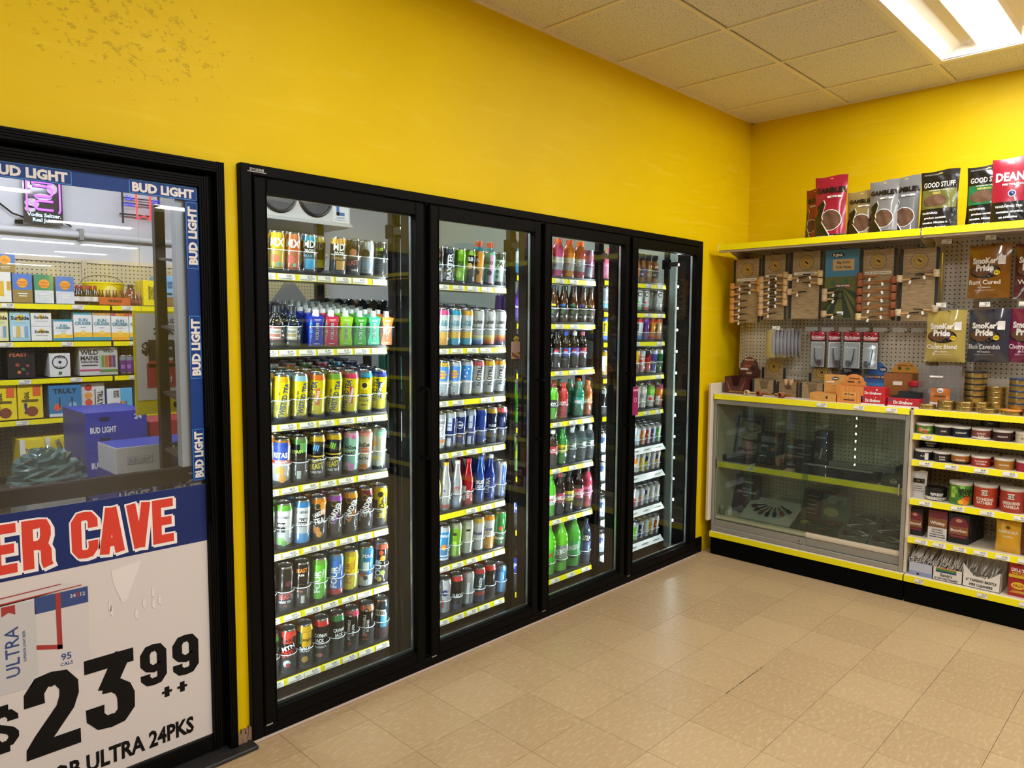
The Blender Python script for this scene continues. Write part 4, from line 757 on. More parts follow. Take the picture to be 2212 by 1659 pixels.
lanes(3, 1, [(1.69, vb('violet sparkling bottle at the mullion', '#4a2a78', '#5b3494')), (1.772, vb('red sparkling bottle', '#a8243c', '#b83048')), (1.86, vb('violet sparkling bottle next to the tea bottles', '#4a2a78', '#5b3494')), (1.972, pl('amber tea bottle with yellow neck label', '#e8c42c')), (2.058, pl('amber tea bottle with blue neck label', '#3a78c8')), (2.149, pl('amber tea bottle with green neck label', '#3f8a62')), (2.235, pl('amber tea bottle with violet neck label', '#5a4aa8')), (2.31, pl('amber tea bottle with gold neck label', '#a8823a'))], rows=3, stop=.078)
pep = lambda d, cap, l1: bt(d, '#1d120e', cap, lb(l1, ('o', '#c8303c', 18, .47, .014), ('o', '#2a4aa8', 18, .42, .011), ('t', 'PEPSI', W_, 16, .445, .009), ('p', '#dfe2e6', -30, 10, .35, .55)), r=.035, h=.215)
lanes(3, 2, [(1.74, pep('cola bottle with black cap', '#1a1a1a', '#1c1c22')), (1.825, pep('cola bottle with red cap', '#b82c34', '#28387a')), (1.91, pep('cola bottle with grey cap', '#8a8c90', '#1c2c6a')), (1.994, pep('cola bottle with dark cap and black label', '#222228', '#20242e')), (2.078, pep('cola bottle with bright blue cap', '#2f52c8', '#2a4cb4')), (2.158, pep('cola bottle with white cap', '#e4e6e6', '#2b3fa0')), (2.233, pep('cola bottle with pink cap and maroon label', '#d06a84', '#9a2f4a'))], rows=2, stop=.09)
so = lambda d, l, cap, c, t, tc=W_: bt(d, l, cap, lb(c, ('t', t, tc, 6, .45, .016, 10, .05)), r=.036, h=.212)
lanes(3, 3, [(1.715, so('green citrus soda', '#4fae1c', '#3a9a2c', '#2a7a2c', 'DEW')), (1.80, so('dark green citrus soda', '#2f7a1c', '#58b82c', '#20602c', 'DEW')), (1.885, so('yellow green soda', '#9ab82a', '#d8cf2c', '#3a7a2c', 'DEW')), (1.975, so('green soda with maroon cap and dark label', '#5ab424', '#8e2a3a', '#232a22', 'DEW')), (2.063, so('red soda with red cap', '#c83a3c', '#d8343c', '#c42c38', 'DEW')), (2.213, so('teal soda with teal cap', '#1f7a5c', '#2aa892', '#2a9c8a', 'BAJA')), (2.294, so('orange brown soda with orange cap', '#a85220', '#ee7a24', '#d8701e', 'LIVE'))], rows=2, stop=.085)
mk = so('dark teal', '#1c4a38', '#248a80', '#1f6a5c', 'DEW'); o = mk['fn'](mk, facing(2.15, .33)); tag(o, 'dark teal soda bottle set back in its lane, fourth shelf, ' + DN[3], 'bottle'); place(o, 2.14, .33, 1.0405 + math.tan(TILT) * .14)
wa = lambda d: bt(d, 'clear', '#e8eaea', [('b', '#9fb0a4', .42, .56), ('p', '#3c4a54', 4, 20, .43, .55), ('t', 'WATER', W_, 4, .49, .009)], 'water', .034, .212, .42)
lanes(3, 4, [(1.715, so('pale lemon lime soda with green cap', '#9fc87a', '#7ad02c', '#b8d83a', 'LIME', '#2a7a2c')), (1.80, so('brown soda with black cap', '#221612', '#26221e', '#6a3a24', 'MUG')), (1.885, so('dark soda with silver cap', '#241814', '#b9bcbe', '#5a2a24', 'MUG')), (1.972, so('root beer with white cap and red label', '#2a1712', '#e6e2dc', '#b8322c', 'MUG')), (2.059, so('green ginger ale with yellow label', '#2c8a34', '#2f9a44', '#d8cf34', 'GINGER', '#1c5a2c')), (2.145, wa('clear water bottle next to the ginger ale')), (2.239, wa('clear water bottle between two others')), (2.318, wa('clear water bottle at the rack post'))], rows=2, stop=.085)
lt = lambda d, l, cap, c, t, tc=W_, hh=.249, rr=.041: bt(d, l, cap, [('b', c, .30, .54), ('t', t, tc, 6, .42, .02, 12, .06), ('p', '#e8e4dc', -34, 10, .31, .53)], 'big', rr, hh, .34)
lanes(3, 5, [(1.70, lt('large cola with blue label', '#1d1412', '#2a4ab4', '#2a4ab4', 'PEPSI')), (1.79, lt('large orange soda', '#d8781e', '#e8862a', '#e8a02c', 'ORANGE')), (1.875, lt('large lime soda', '#7aca1e', '#6ab82c', '#3a9a3a', 'DEW')), (1.957, lt('large green citrus soda', '#52b81e', '#6ac82c', '#e2e6da', 'DEW', '#c8303c')), (2.039, lt('large dark soda with maroon label', '#241412', '#b82c3c', '#a83a4c', 'CHERRY')), (2.124, lt('large cola with yellow and blue label', '#1d1412', '#1d1d1d', '#d8c83a', 'PEPSI', '#2a4a9c')), (2.218, lt('large dark soda with pink label', '#2a1414', '#2a2422', '#d8607c', 'PUNCH')), (2.303, lt('large pink soda with dark print', '#a83a4e', '#3a2a2c', '#d86a8c', 'BERRY', K_))], rows=1, stop=.1)
two = lambda d, l, cap, c, t, tc=W_, rr=.052, hh=.305: bt(d, l, cap, [('b', c, .28, .55), ('t', t, tc, 6, .42, .03, 14, .08), ('p', '#3a3a38', 10, 18, .2, .28)], 'big', rr, hh, .28)
lanes(3, 6, [(1.72, two('two litre cola', '#1d1412', '#2a4ab4', '#28409c', 'PEPSI')), (1.84, two('two litre orange soda', '#d8781e', '#e8862a', '#e89a2c', 'SUN')), (1.955, two('two litre green citrus soda', '#58c41e', '#6ac82c', '#3fae2c', 'DEW', '#c8303c')), (2.068, two('two litre lime soda with grey label', '#6cc42c', '#6ac82c', '#8a9088', 'ZERO')), (2.187, two('two litre ginger ale', '#4aa83a', '#2f9a5c', '#4aa86a', 'GINGER')), (2.295, bt('tall dark blue water bottle', '#2c3a52', '#26303c', [('p', K_, 14, 24, .52, .68), ('t', 'LIFE', W_, 14, .63, .014), ('t', 'WTR', W_, 14, .56, .014), ('b', '#3a4a74', .2, .5)], 'big', .044, .28, .34))], rows=1, stop=.08)
# ---------------- fourth door
cf = lambda d, l: bt(d, '#a8764a', '#241c1c', [('b', l, .18, .5), ('t', 'ICED', W_, 4, .28, .013), ('o', '#e8dcc8', 0, .42, .008)], 'coffee', .032, .182, .62)
lanes(4, 0, [(2.50, bt('pink juice bottle', '#d8607c', '#d85a72', [('b', '#d87a96', .1, .5)], 'sport', .035, .19, .5)), (2.59, bt('yellow juice bottle with yellow cap', '#e0a82c', '#e8c82c', [('b', '#e8962c', .1, .4), ('t', 'Pure', W_, 0, .25, .014)], 'sport', .036, .2, .5)), (2.66, cf('coffee bottle with brown label', '#6a3a24')), (2.73, cf('coffee bottle with cream label', '#b89a6a')), (2.79, cf('coffee bottle with orange label', '#d8802c')), (2.855, cf('coffee bottle with purple label', '#5a3a8a')), (2.926, cf('coffee bottle with tan label', '#c9a26a')), (3.003, cf('coffee bottle with dark label', '#2a2422'))], rows=2, stop=.08)
sl = dict(r=.029, h=.142)
ce = lambda d, c: cn(d, '#d9dcdd', '#c9cccd', [('t', 'C', K_, 14, .80, .03), ('t', 'CELSIUS', K_, -10, .5, .010, 90), ('o', c, 10, .4, .008), ('b', c, .1, .2)], **sl)
lanes(4, 1, [(2.47, cn('grey can with teal band', '#8a9094', '#9aa0a2', [('b', '#4a9ab8', .1, .3)], r=.031, h=.142)), (2.55, cn('grey can with white panel', '#a9adaf', '#b9bcbe', [('t', '8000', K_, 0, .7, .012), ('b', '#3a7a9c', .1, .3)], r=.031, h=.142)), (2.67, ce('white energy can with blue band', '#4a8ac8')), (2.745, ce('white energy can with violet band', '#7a5ab0')), (2.822, ce('white energy can with green band', '#5ab83a')), (2.90, ce('white energy can with red band', '#c8343c')), (3.062, ce('white energy can with grey band and leaf', '#8a9098'))], rows=2, stop=.05)
ar = lambda d, b, t, low: cn(d, b, t, [('t', 'Peace', K_, -8, .5, .02, 90, .11), ('b', low, .02, .2)], r=.0335, h=.147)
lanes(4, 2, [(2.47, ar('yellow tea can with blue foot', '#ecd81c', '#3a5a9c', '#3a6ab8')), (2.55, ar('yellow tea can with red foot', '#ecd81c', '#2a4a8c', '#b83a34')), (2.67, ar('green tea can', '#6ab04a', '#7ab85a', '#3a7a3a')), (2.75, ar('pink tea can', '#d87a9c', '#d88aa8', '#b83a6a')), (2.832, ar('white tea can with blue foot', '#d8dcdf', '#c4342e', '#3a7ab8')), (2.902, ar('purple and silver tea can', '#6a3a98', '#8a4ab0', '#4a2a78')), (2.979, ar('orange tea can', '#e08a24', '#b83a2c', '#b8302c')), (3.057, ar('peach tea can', '#d8b48a', '#c85a3a', '#c86a3c'))], rows=2, stop=.05)
en = lambda d, b, t, ops=(): cn(d, b, t, list(ops), r=.031, h=.16)
lanes(4, 3, [(2.47, en('gold tall tea can', '#c9a24a', '#a8842c', [('p', '#e3dcc8', -10, 26, .2, .8)])), (2.55, en('gold and black tea can', '#b8923a', '#d8b85a', [('b', '#2a2218', .1, .3)])), (2.65, en('silver can', '#a9acb0', '#b9bcbe')), (2.725, en('bronze can', '#8a5a3a', '#a87a5a')), (2.797, en('gold energy can', '#d8a42c', '#e0b83a', [('b', '#2a2418', .1, .4)])), (2.862, en('white and red energy can', '#dcd8d6', '#b9bcbe', [('t', 'REIGN', '#c42c3a', 0, .72, .012), ('p', '#c42c3a', 0, 30, .1, .6), ('t', 'ROCK', W_, 0, .4, .014, 20)])), (2.932, en('red energy can', '#c4202c', '#2a2022', [('p', K_, 0, 30, .7, .86), ('b', '#1c1616', .02, .12)])), (3.006, en('blue and gold star energy can', '#4a4aa8', '#b9bcd4', [('o', '#d8c04a', 0, .45, .012), ('b', '#c9ccd8', .02, .1)])), (3.076, en('dark green energy can', '#1f6a3a', '#a9b4a8', [('o', '#8ab84a', 0, .3, .011)]))], rows=2, stop=.075)
lanes(4, 4, [(2.47, en('black slim can', '#1f1d1e', '#8a8c8e')), (2.55, en('smoke grey slim can', '#5a5654', '#b9b4ac')), (2.65, en('white and black slim can', '#cfd2d2', '#a9acae', [('t', 'M', K_, 0, .6, .03)])), (2.74, en('silver slim can with scribble', '#b9bcbe', '#c9cccd', [('t', 'M', '#5a5c60', 0, .6, .03)])), (2.815, en('pale slim can with black scribble', '#d3d6d6', '#b9bcbe', [('t', 'M', K_, 0, .55, .034)])), (2.888, en('white slim can with grey scribble', '#dcdedc', '#c4c6c8', [('t', 'M', '#7a7c80', 0, .55, .034)])), (2.983, en('green and white watermelon can', '#d8dcd4', '#7ab84a', [('b', '#6ab44a', .55, .82), ('o', '#d8443a', 14, .4, .012)])), (3.085, en('orange and purple tilted energy can', '#d87a3a', '#a84a6a', [('p', '#e4dcd8', 4, 24, .1, .5), ('t', 'ENERGY', '#c8342c', 4, .66, .012, 80)]))], rows=2, stop=.05)
rb = lambda d, c, lo: cn(d, c, '#b9bcc0', [('p', lo, -20, 40, .1, .5), ('o', '#d8b43a', 16, .52, .007), ('p', '#c9ccd0', 40, 16, .1, .9)], r=.027, h=.136)
rows4 = [[('ice blue', '#a8c4d4', '#8ab0c8'), ('orange', '#e8781e', '#d8681a'), ('red', '#d02a2c', '#b8222a'), ('cobalt', '#2a5ac8', '#224aa8'), ('green', '#5ab83a', '#4aa03a')], [('orange and silver', '#e0842c', '#c9ccd0'), ('yellow', '#e8d21e', '#d8c01a'), ('navy and yellow', '#1f2a6a', '#d8c83a'), ('silver', '#b9bcc4', '#8a8fa0'), ('navy and orange', '#20286a', '#e0a02c')],
 [('silver and red', '#c3c6cc', '#b83a4a'), ('silver and pink', '#b9bcc8', '#c86a7c'), ('navy and silver', '#24387c', '#b9bcc8'), ('pale silver', '#c4c6c8', '#a9acb0'), ('bright silver', '#b0b3b8', '#d4d6d8')], [('lime', '#6ac83a', '#58b02c'), ('navy', '#1f2a6a', '#2a3a8a'), ('white', '#d3d6d8', '#b9bcc8'), ('gold yellow', '#d8b81e', '#c8a41a'), ('magenta', '#a8205a', '#8a1a4a')]]
for q, rw in enumerate(rows4):
    lanes(4, 5 + q, [(2.46 + .064 * k, rb('%s small energy can' % a, b, c)) for k, (a, b, c) in enumerate([('slate blue', '#4a6a9c', '#c9ccd8'), ('blue and silver', '#2a4a9c', '#c9ccd8'), ('teal', '#3a9aa8', '#8ac0c8'), ('violet', '#5a3a9c', '#4a2a88')][:4 if q != 3 else 3])] + [(2.83 + .0625 * k, rb('%s small energy can' % a, b, c)) for k, (a, b, c) in enumerate(rw)], rows=2 if q else 3, stop=0)
    e = racks[4]; sh = [c for c in e.children if c.name.startswith('shelf')][5 + q]
    for x in [2.46 + .064 * k for k in range(4 if q != 3 else 3)] + [2.83 + .0625 * k for k in range(5)]:
        t = link('lane_stop', stop_mesh(.0305, .048), sh); t.location = (x - sum(UX[4]) / 2, .033, math.tan(TILT) * .033); t.rotation_euler = (TILT, 0, 0)
# deep rows that only show their tops: one sheet of stock per shelf
groups = {}
for mk, x, y, z, u, s_ in BACK: groups.setdefault((u, s_), []).append((mk, x, y, z))
for (u, s_), L in groups.items():
    t = MB(); ms = []
    fi = lambda c: ms.index(c) if c in ms else (ms.append(c) or len(ms) - 1)
    for mk, x, y, z in L:
        r, h = mk['r'], mk['h']
        if mk['kind'] == 'can':
            a, b = fi(mk['band']), fi('#a9abae'); t.lathe([(r, 0, fi(mk['body'])), (r, h - .03, a), (r * .86, h - .007, b), (r * .86, h, b), (r * .8, h - .001, b), (r * .79, h - .006, b)], 12, (x, y, z + .0048))
        elif mk['kind'] == 'carton':
            a = fi(mk['col']); t.box(x - .031, x + .031, y - .031, y + .031, z + .0048, z + .13, a); t.lathe([(.0135, .12, fi('#e0e2e4')), (.0135, .152, fi('#e0e2e4'))], 10, (x, y - .012, z))
        else:
            P = PROF[mk['prof']]; a = fi(mk['liq'] if mk['liq'] != 'clear' else '#aab4b8'); t.lathe([(p[0] * r, p[1] * h, a) for p in P], 10, (x, y, z + .0048)); c_ = fi(mk['cap']); t.lathe([(mk['capr'] * r, P[-1][1] * h - .012, c_), (mk['capr'] * r, h, c_)], 10, (x, y, z))
    o = t.build('back_stock', [mat(c, .3, .2) for c in ms], smooth=True); tag(o, 'rows of drinks filling the lane backs, %s shelf, %s' % (ORD[s_], DN[u]), 'drinks'); o['kind'] = 'stuff'
# hanging card shaped like four cans on the mullion between the second and third door, maroon card on the handle
c = MB(); c.box(-.033, .033, -.001, .001, 0, .09); ob = c.build('hanging_card', mat('#dca392', .5), loc=(1.53, .085, 1.415)); tag(ob, 'die cut card of four striped cans hanging at the second cooler door', 'card')
t = MB(); f = FRONT(-.0015); f2 = FRONT(-.002); 
for k in range(4):
    a = -.033 + k * .0165
    for i, cc in enumerate((1, 2, 3, 4)): t.rect(f, a + .001, a + .0155, .002 + i * .008, .010 + i * .008, (i + k) % 4 + 1)
    t.rect(f, a - .0004, a + .0004, 0, .09, 5)
t.disc(f, 0, .102, .022, .018, 1, 14); t.text('Surfside', f2, 0, .1, .017, 5, maxw=.058, shear=.15); t.build('print', [WHT, mat('#e8bc3a', .5), mat('#d8642c', .5), mat('#33406a', .5), mat('#b83a34', .5), INK], ob)
c = MB(); c.box(-.028, .028, -.0006, .0006, -.17, 0); ob = c.build('hanging_card', mat('#8e1f52', .5), loc=(2.355, -.101, 1.235)); tag(ob, 'maroon promotional card hanging on the third cooler door handle', 'card')
MB().text('WINGS', FRONT(-.0012), 0, -.022, .012, bold=.05).ring(FRONT(-.0012), 0, -.08, .010, .014).build('print', mat('#e0a8c0', .5), ob); MB().tube([(0, 0, 0), (0, .004, .012), (0, .011, .018)], .0012, 5).build('hook', BLK2, ob)
# ================================================================ BEER CAVE INTERIOR
GY = 2.2                                            # front of the shelving on the back wall
gs = empty('cold_room_shelving', (0, BY, 0)); tag(gs, 'beige pegboard shelving with yellow price rails inside the beer cave', 'shelving')
PEGC = m_peg('cold_pegboard', '#c6b894', '#3c3122', 'X'); GX0, GX1 = -2.2, 1.98
MB().box(GX0, GX1, -.05, 0, .1, 1.99).build('back_panel', PEGC, gs); MB().box(GX0, GX1, -.06, -.045, 1.975, 2.0).build('top_rail', GONW, gs)
for x in (GX0, -1.0, .22, 1.44, GX1 - .01):
    MB().box(x - .015, x + .015, -.07, -.045, 0, 1.99).build('upright', GONB, gs)
    t = MB()
    for k in range(70): t.box(x - .002, x + .002, -.0715, -.07, .2 + k * .025, .213 + k * .025)
    o = t.build('slots', INK, gs); o['kind'] = 'stuff'
CZ = [1.70, 1.487, 1.279, 1.05, .66]
for z in CZ:
    for a, b in ((GX0, -1.0), (-.995, .22), (.225, 1.97)):
        sh = MB().box(a, b, GY - BY, -.05, z - .022, z - .008).build('shelf', mat('#4a453e', .5), gs)
        MB().box(a + .004, b - .004, GY - BY - .006, GY - BY, z - .034, z - .006).build('price_rail', YEL, sh)
        for k in range(4):
            x = a + .12 + k * .3 + random.uniform(-.05, .05); t = link('price_ticket', price_tag_mesh('%d.99' % (14 + k), .06), sh); t.location = (x, GY - BY - .007, z - .02)
MB().box(GX0, GX1, GY - BY - .05, -.05, .0, .3).build('base', GONW, gs)
BOXN = 0
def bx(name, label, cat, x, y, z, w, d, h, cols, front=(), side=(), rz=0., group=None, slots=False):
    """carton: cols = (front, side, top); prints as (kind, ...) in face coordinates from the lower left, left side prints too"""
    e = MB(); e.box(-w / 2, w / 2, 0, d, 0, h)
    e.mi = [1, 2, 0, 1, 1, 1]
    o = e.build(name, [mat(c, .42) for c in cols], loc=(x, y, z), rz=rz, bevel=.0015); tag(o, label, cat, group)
    for face, ops in (('f', front), ('s', side)):
        if not ops: continue
        t = MB(); ms = []; fi = lambda c: ms.index(c) if c in ms else (ms.append(c) or len(ms) - 1); lay = .0006; W0 = w if face == 'f' else d
        for op in ops:
            l_ = lay; lay += .0003
            f = (lambda u, v, l_=l_: (u - w / 2, -l_, v)) if face == 'f' else (lambda u, v, l_=l_: (-w / 2 - l_, d - u, v))
            k = op[0]
            if k == 'r': t.rect(f, op[2] * W0, op[3] * W0, op[4] * h, op[5] * h, fi(op[1]))
            elif k == 'o': t.disc(f, op[2] * W0, op[3] * h, op[4] * W0, None, fi(op[1]))
            elif k == 'g': t.ring(f, op[2] * W0, op[3] * h, op[4] * W0 * .86, op[4] * W0, fi(op[1]))
            elif k == 't': t.text(op[1], f, op[3] * W0, op[4] * h, op[5] * h, fi(op[2]), R(op[6]) if len(op) > 6 else 0, maxw=op[7] * W0 if len(op) > 7 else .9 * W0, bold=.035)
        t.build('print', [mat(c, .5) for c in ms], o)
    return o
z = CZ[0]
noonb = lambda top, low: [('r', top, 0, 1, .45, 1), ('r', low, 0, 1, 0, .45), ('o', '#efa02c', .5, .68, .28), ('t', 'HIGH', '#b5651a', .5, .72, .07), ('t', 'NOON', '#b5651a', .5, .62, .07), ('r', '#efe9dc', .25, .75, .30, .33), ('r', '#efe9dc', .3, .7, .22, .25)]
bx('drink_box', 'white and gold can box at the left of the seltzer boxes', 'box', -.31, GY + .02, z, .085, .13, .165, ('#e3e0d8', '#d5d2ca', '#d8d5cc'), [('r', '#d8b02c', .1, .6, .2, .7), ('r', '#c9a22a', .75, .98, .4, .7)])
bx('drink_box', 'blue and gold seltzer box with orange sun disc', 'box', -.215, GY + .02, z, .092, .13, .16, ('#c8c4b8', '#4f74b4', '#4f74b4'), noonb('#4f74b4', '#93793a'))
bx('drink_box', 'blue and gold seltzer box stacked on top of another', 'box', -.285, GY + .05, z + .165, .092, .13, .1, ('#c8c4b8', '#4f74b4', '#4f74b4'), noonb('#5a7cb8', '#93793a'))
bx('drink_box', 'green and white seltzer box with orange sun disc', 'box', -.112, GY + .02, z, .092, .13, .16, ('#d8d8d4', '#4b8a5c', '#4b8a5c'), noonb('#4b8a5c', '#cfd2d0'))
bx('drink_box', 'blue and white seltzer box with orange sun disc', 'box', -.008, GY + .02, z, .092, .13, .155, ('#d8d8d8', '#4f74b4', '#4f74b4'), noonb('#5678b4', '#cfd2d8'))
def sbottle(label, x, y, z, liq, cap, lab, group, h=.11, r=.018):
    mk = bt('', liq, cap, [('b', lab, .15, .4)], 'tea', r, h, .5); o = f_bot(mk, 0); tag(o, label, 'bottle', group); o.location = (x, y, z); return o
for k, (x, y) in enumerate(((.055, GY + .03), (.085, GY + .05), (.105, GY + .02), (.13, GY + .045), (.15, GY + .03))):
    sbottle('small dark malt bottle with red cap beside the yellow bucket', x, y, z, '#2a1512', '#a8323a', '#e0d8cc', 'small dark bottles beside the bucket')
b = MB().lathe([(.085, 0), (.09, .01), (.115, .125), (.12, .128), (.12, .138), (.112, .138), (.085, .01)], 24); bo = b.build('ice_bucket', mat('#ecd410', .35), smooth=True, loc=(.245, GY + .2, z)); tag(bo, 'yellow ice bucket with wire handle on the cave shelf', 'bucket')
t = MB().tube([(.12 * math.cos(a), .02, .13 + .055 * math.sin(a)) for a in [PI * i / 12 for i in range(13)]], .0022, 6); t.build('handle', mat('#6a6458', .4, .8), bo)
t = MB(); f = CYL(.1135, R(-6)); t.disc(f, .02, .075, .042, .042, 0, 16, .012); t.build('print', [mat('#e9e07a', .5)], bo)
for k in range(9):
    sbottle('small amber bottle in the carton tray before the yellow bucket', .178 + k * .019, GY + .045 + .012 * (k % 2), z + .004, '#5a2416', '#8a2a34', '#c8642c', 'small amber bottles in the tray', .085, .0085)
tr = MB().box(-.085, .085, 0, .05, 0, .045); tr.mi = [0] * 6; o = tr.build('bottle_tray', mat('#c25a24', .5), loc=(.25, GY + .005, z - .001)); tag(o, 'orange and red printed bottle tray before the yellow bucket', 'tray')
MB().text('FIREBALL', FRONT(-.0006), 0, .024, .014, bold=.05, maxw=.1).build('print', mat('#3a1a12', .5), o)
sbottle('amber jug with yellow label beside the bucket', .375, GY + .12, z, '#6a2a1a', '#3a2a22', '#c89a2c', None, .13, .035)
for k in range(4): sbottle('cluster bottle of pink liqueur beside the yellow box', .36 + k * .022, GY + .05, z, '#6a2a32', '#b8868a', '#8a4a52', 'pink liqueur bottles', .085, .011)
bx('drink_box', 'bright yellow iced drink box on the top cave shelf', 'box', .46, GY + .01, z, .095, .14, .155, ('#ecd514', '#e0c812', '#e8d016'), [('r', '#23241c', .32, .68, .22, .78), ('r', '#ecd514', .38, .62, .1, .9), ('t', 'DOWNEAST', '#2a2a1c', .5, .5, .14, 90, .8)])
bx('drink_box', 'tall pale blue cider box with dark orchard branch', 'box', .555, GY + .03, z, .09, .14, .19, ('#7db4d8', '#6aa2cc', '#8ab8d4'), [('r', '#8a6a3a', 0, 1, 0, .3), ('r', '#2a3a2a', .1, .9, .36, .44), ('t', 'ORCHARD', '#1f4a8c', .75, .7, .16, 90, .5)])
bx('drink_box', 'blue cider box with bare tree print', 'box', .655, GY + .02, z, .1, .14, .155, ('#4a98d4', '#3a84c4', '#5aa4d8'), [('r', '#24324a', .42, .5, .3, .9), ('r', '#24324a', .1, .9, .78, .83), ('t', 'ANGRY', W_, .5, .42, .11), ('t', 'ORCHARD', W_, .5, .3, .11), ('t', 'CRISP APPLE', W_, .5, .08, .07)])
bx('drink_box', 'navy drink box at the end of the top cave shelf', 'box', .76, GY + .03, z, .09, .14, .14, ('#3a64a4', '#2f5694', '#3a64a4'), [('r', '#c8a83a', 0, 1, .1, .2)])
z = CZ[1]
sf = lambda bg: [('o', '#e8bc3a', .5, .78, .2), ('t', 'Surfside', K_, .5, .78, .13), ('r', '#8a9aa4', .2, .8, .6, .62)] + [('r', c, .12 + i * .2, .28 + i * .2, .12, .5) for i, c in enumerate(('#e3dccf', '#d8b04a', '#e3dccf', '#7aa4c4'))]
bx('drink_box', 'pale yellow iced tea pack with sun logo', 'box', -.335, GY + .02, z, .09, .12, .165, ('#e4dfa2', '#d8d39a', '#e4dfa2'), sf(0)); bx('drink_box', 'pale blue green tea pack with sun logo', 'box', -.235, GY + .02, z, .095, .12, .165, ('#a8cdda', '#9ac0cf', '#a8cdda'), sf(0))
sw = lambda: [('o', '#e8c23a', .5, .68, .14), ('t', 'Surfside', K_, .5, .66, .2), ('r', '#9a9a94', .2, .8, .36, .4)]
bx('drink_box', 'white pack with script logo on the lower layer', 'box', -.133, GY + .02, z, .1, .12, .08, ('#e6e4df', '#d8d6d0', '#e6e4df'), sw()); bx('drink_box', 'white pack with script logo stacked on another pack', 'box', -.133, GY + .02, z + .081, .1, .12, .08, ('#e6e4df', '#d8d6d0', '#e6e4df'), sw())
scb = lambda tops, wv: [('r', tops[0], 0, 1, .9, 1)] + ([('r', c, i * .25, .25 + i * .25, .9, 1) for i, c in enumerate(tops)] if len(tops) > 1 else []) + [('t', 'SUN', '#1f7f94', .5, .72, .11), ('t', 'CRUISER', '#1f7f94', .5, .6, .11), ('r', '#a9b4b4', .35, .65, .44, .47), ('r', '#f0bc38', 0, 1, .12, .28), ('o', '#f3cf6a', .5, .28, .14), ('r', wv, 0, 1, 0, .12)]
for k, (x, h, tp, wv, lb_) in enumerate(((-.027, .122, ['#2f8fa8'], '#2f8fa8', 'short white cooler box with teal top'), (.075, .168, ['#2f8fa8'], '#2f8fa8', 'white cooler box with teal top'), (.175, .165, ['#c8945a'], '#2f8fa8', 'white cooler box with tan top'), (.275, .162, ['#b84a6a', '#e0a03a', '#d8882a', '#c84a3a'], '#e8a42a', 'white cooler box with red and orange top'), (.375, .162, ['#b84a5a', '#3a8aa4', '#9ab83a', '#d8903a'], '#2f8fa8', 'white cooler box with rainbow top'))):
    bx('drink_box', lb_ + ' on the second cave shelf', 'box', x, GY + .015, z, .096, .13, h, ('#e8e8e4', '#dcdcd6', '#2f8fa8'), scb(tp, wv))
o = MB().lathe([(.034, 0), (.034, .06)], 20).build('round_tin', mat('#2f6a6e', .4), smooth=True, loc=(.005, GY + .09, z + .125)); tag(o, 'round teal drink tub above the short cooler box', 'tub')
bx('drink_box', 'white and red italian ice pack', 'box', .475, GY + .02, z, .095, .13, .105, ('#e4ddd8', '#d5ccc6', '#6a2a30'), [('r', '#b83a44', 0, 1, .34, .4), ('t', 'ITALIAN', '#b02c3a', .5, .72, .15), ('t', 'ICE', '#b02c3a', .5, .54, .15), ('o', '#c83a3c', .5, .0, .3)])
for k in range(4): sbottle('dark bottle behind the italian ice pack', .45 + k * .025, GY + .17, z, '#26161a', '#3a2026', '#4a2a30', 'dark bottles behind the italian ice', .14, .011)
z = CZ[2]
bx('drink_box', 'black drink pack with orange fruit print', 'box', -.235, GY + .03, z, .13, .15, .165, ('#1d1817', '#171312', '#1d1817'), [('t', 'FEAST', '#b8643a', .4, .8, .14), ('o', '#8a3a2a', .35, .45, .08), ('o', '#4a6a3a', .55, .3, .07), ('o', '#8a3a44', .72, .42, .07), ('o', '#b86a2c', .4, .2, .07), ('o', '#6a2f4a', .7, .15, .06)])
bx('drink_box', 'white seltzer box with round black emblem', 'box', -.05, GY + .02, z, .105, .13, .135, ('#d9d9d6', '#c4c4c0', '#d9d9d6'), [('g', K_, .5, .62, .38), ('o', '#2a2a2a', .5, .62, .08), ('t', 'WHITE', K_, .5, .84, .09), ('t', 'CLAW', K_, .5, .4, .09), ('o', '#3f6a4a', .5, .16, .09)])
bx('drink_box', 'grey vodka seltzer box with bold black letters', 'box', .103, GY + .02, z, .105, .13, .168, ('#c9c8c4', '#b5b4b0', '#c9c8c4'), [('t', 'WILD', '#1f1d1c', .5, .82, .17), ('t', 'MAINE', '#1f1d1c', .5, .62, .15), ('t', 'VODKA SELTZER', '#1f1d1c', .5, .48, .07), ('r', '#b83a6c', 0, 1, .16, .22), ('r', '#3a3632', .1, .9, .34, .38)])
bx('drink_box', 'grey green seltzer box with can pictures', 'box', .206, GY + .02, z, .1, .13, .168, ('#b5b7ac', '#a4a69c', '#b5b7ac'), [('t', 'WILD', '#2a2a26', .5, .86, .1)] + [('r', c, .1 + i * .2, .27 + i * .2, .28, .7) for i, c in enumerate(('#5f8a3a', '#b8622c', '#7a2f3a', '#5a3a6a'))] + [('r', '#4f7a3a', 0, 1, .12, .2)])
for k, (x, c) in enumerate(((.29, '#6a3a82'), (.325, '#7a3f8e'), (.366, '#8a3f86'), (.42, '#3f5f98'), (.468, '#4a74a8'))):
    mk = cn('', c, '#8a8f9a', [('p', '#b8506a' if k > 2 else '#8a5aa4', 0, 30, .3, .5)], r=.0215, h=.115); o = f_can(mk, -20); tag(o, ('violet' if k < 3 else 'blue') + ' slim can standing loose on the third cave shelf', 'can', 'loose slim cans on the third cave shelf'); o.location = (x, GY + .035, z)
fl = MB()
for k in range(5): a = 2 * PI * k / 5 + .6; fl.lathe([(.024, 0), (.024, .003)], 14, (.026 * math.cos(a), .026 * math.sin(a), 0))
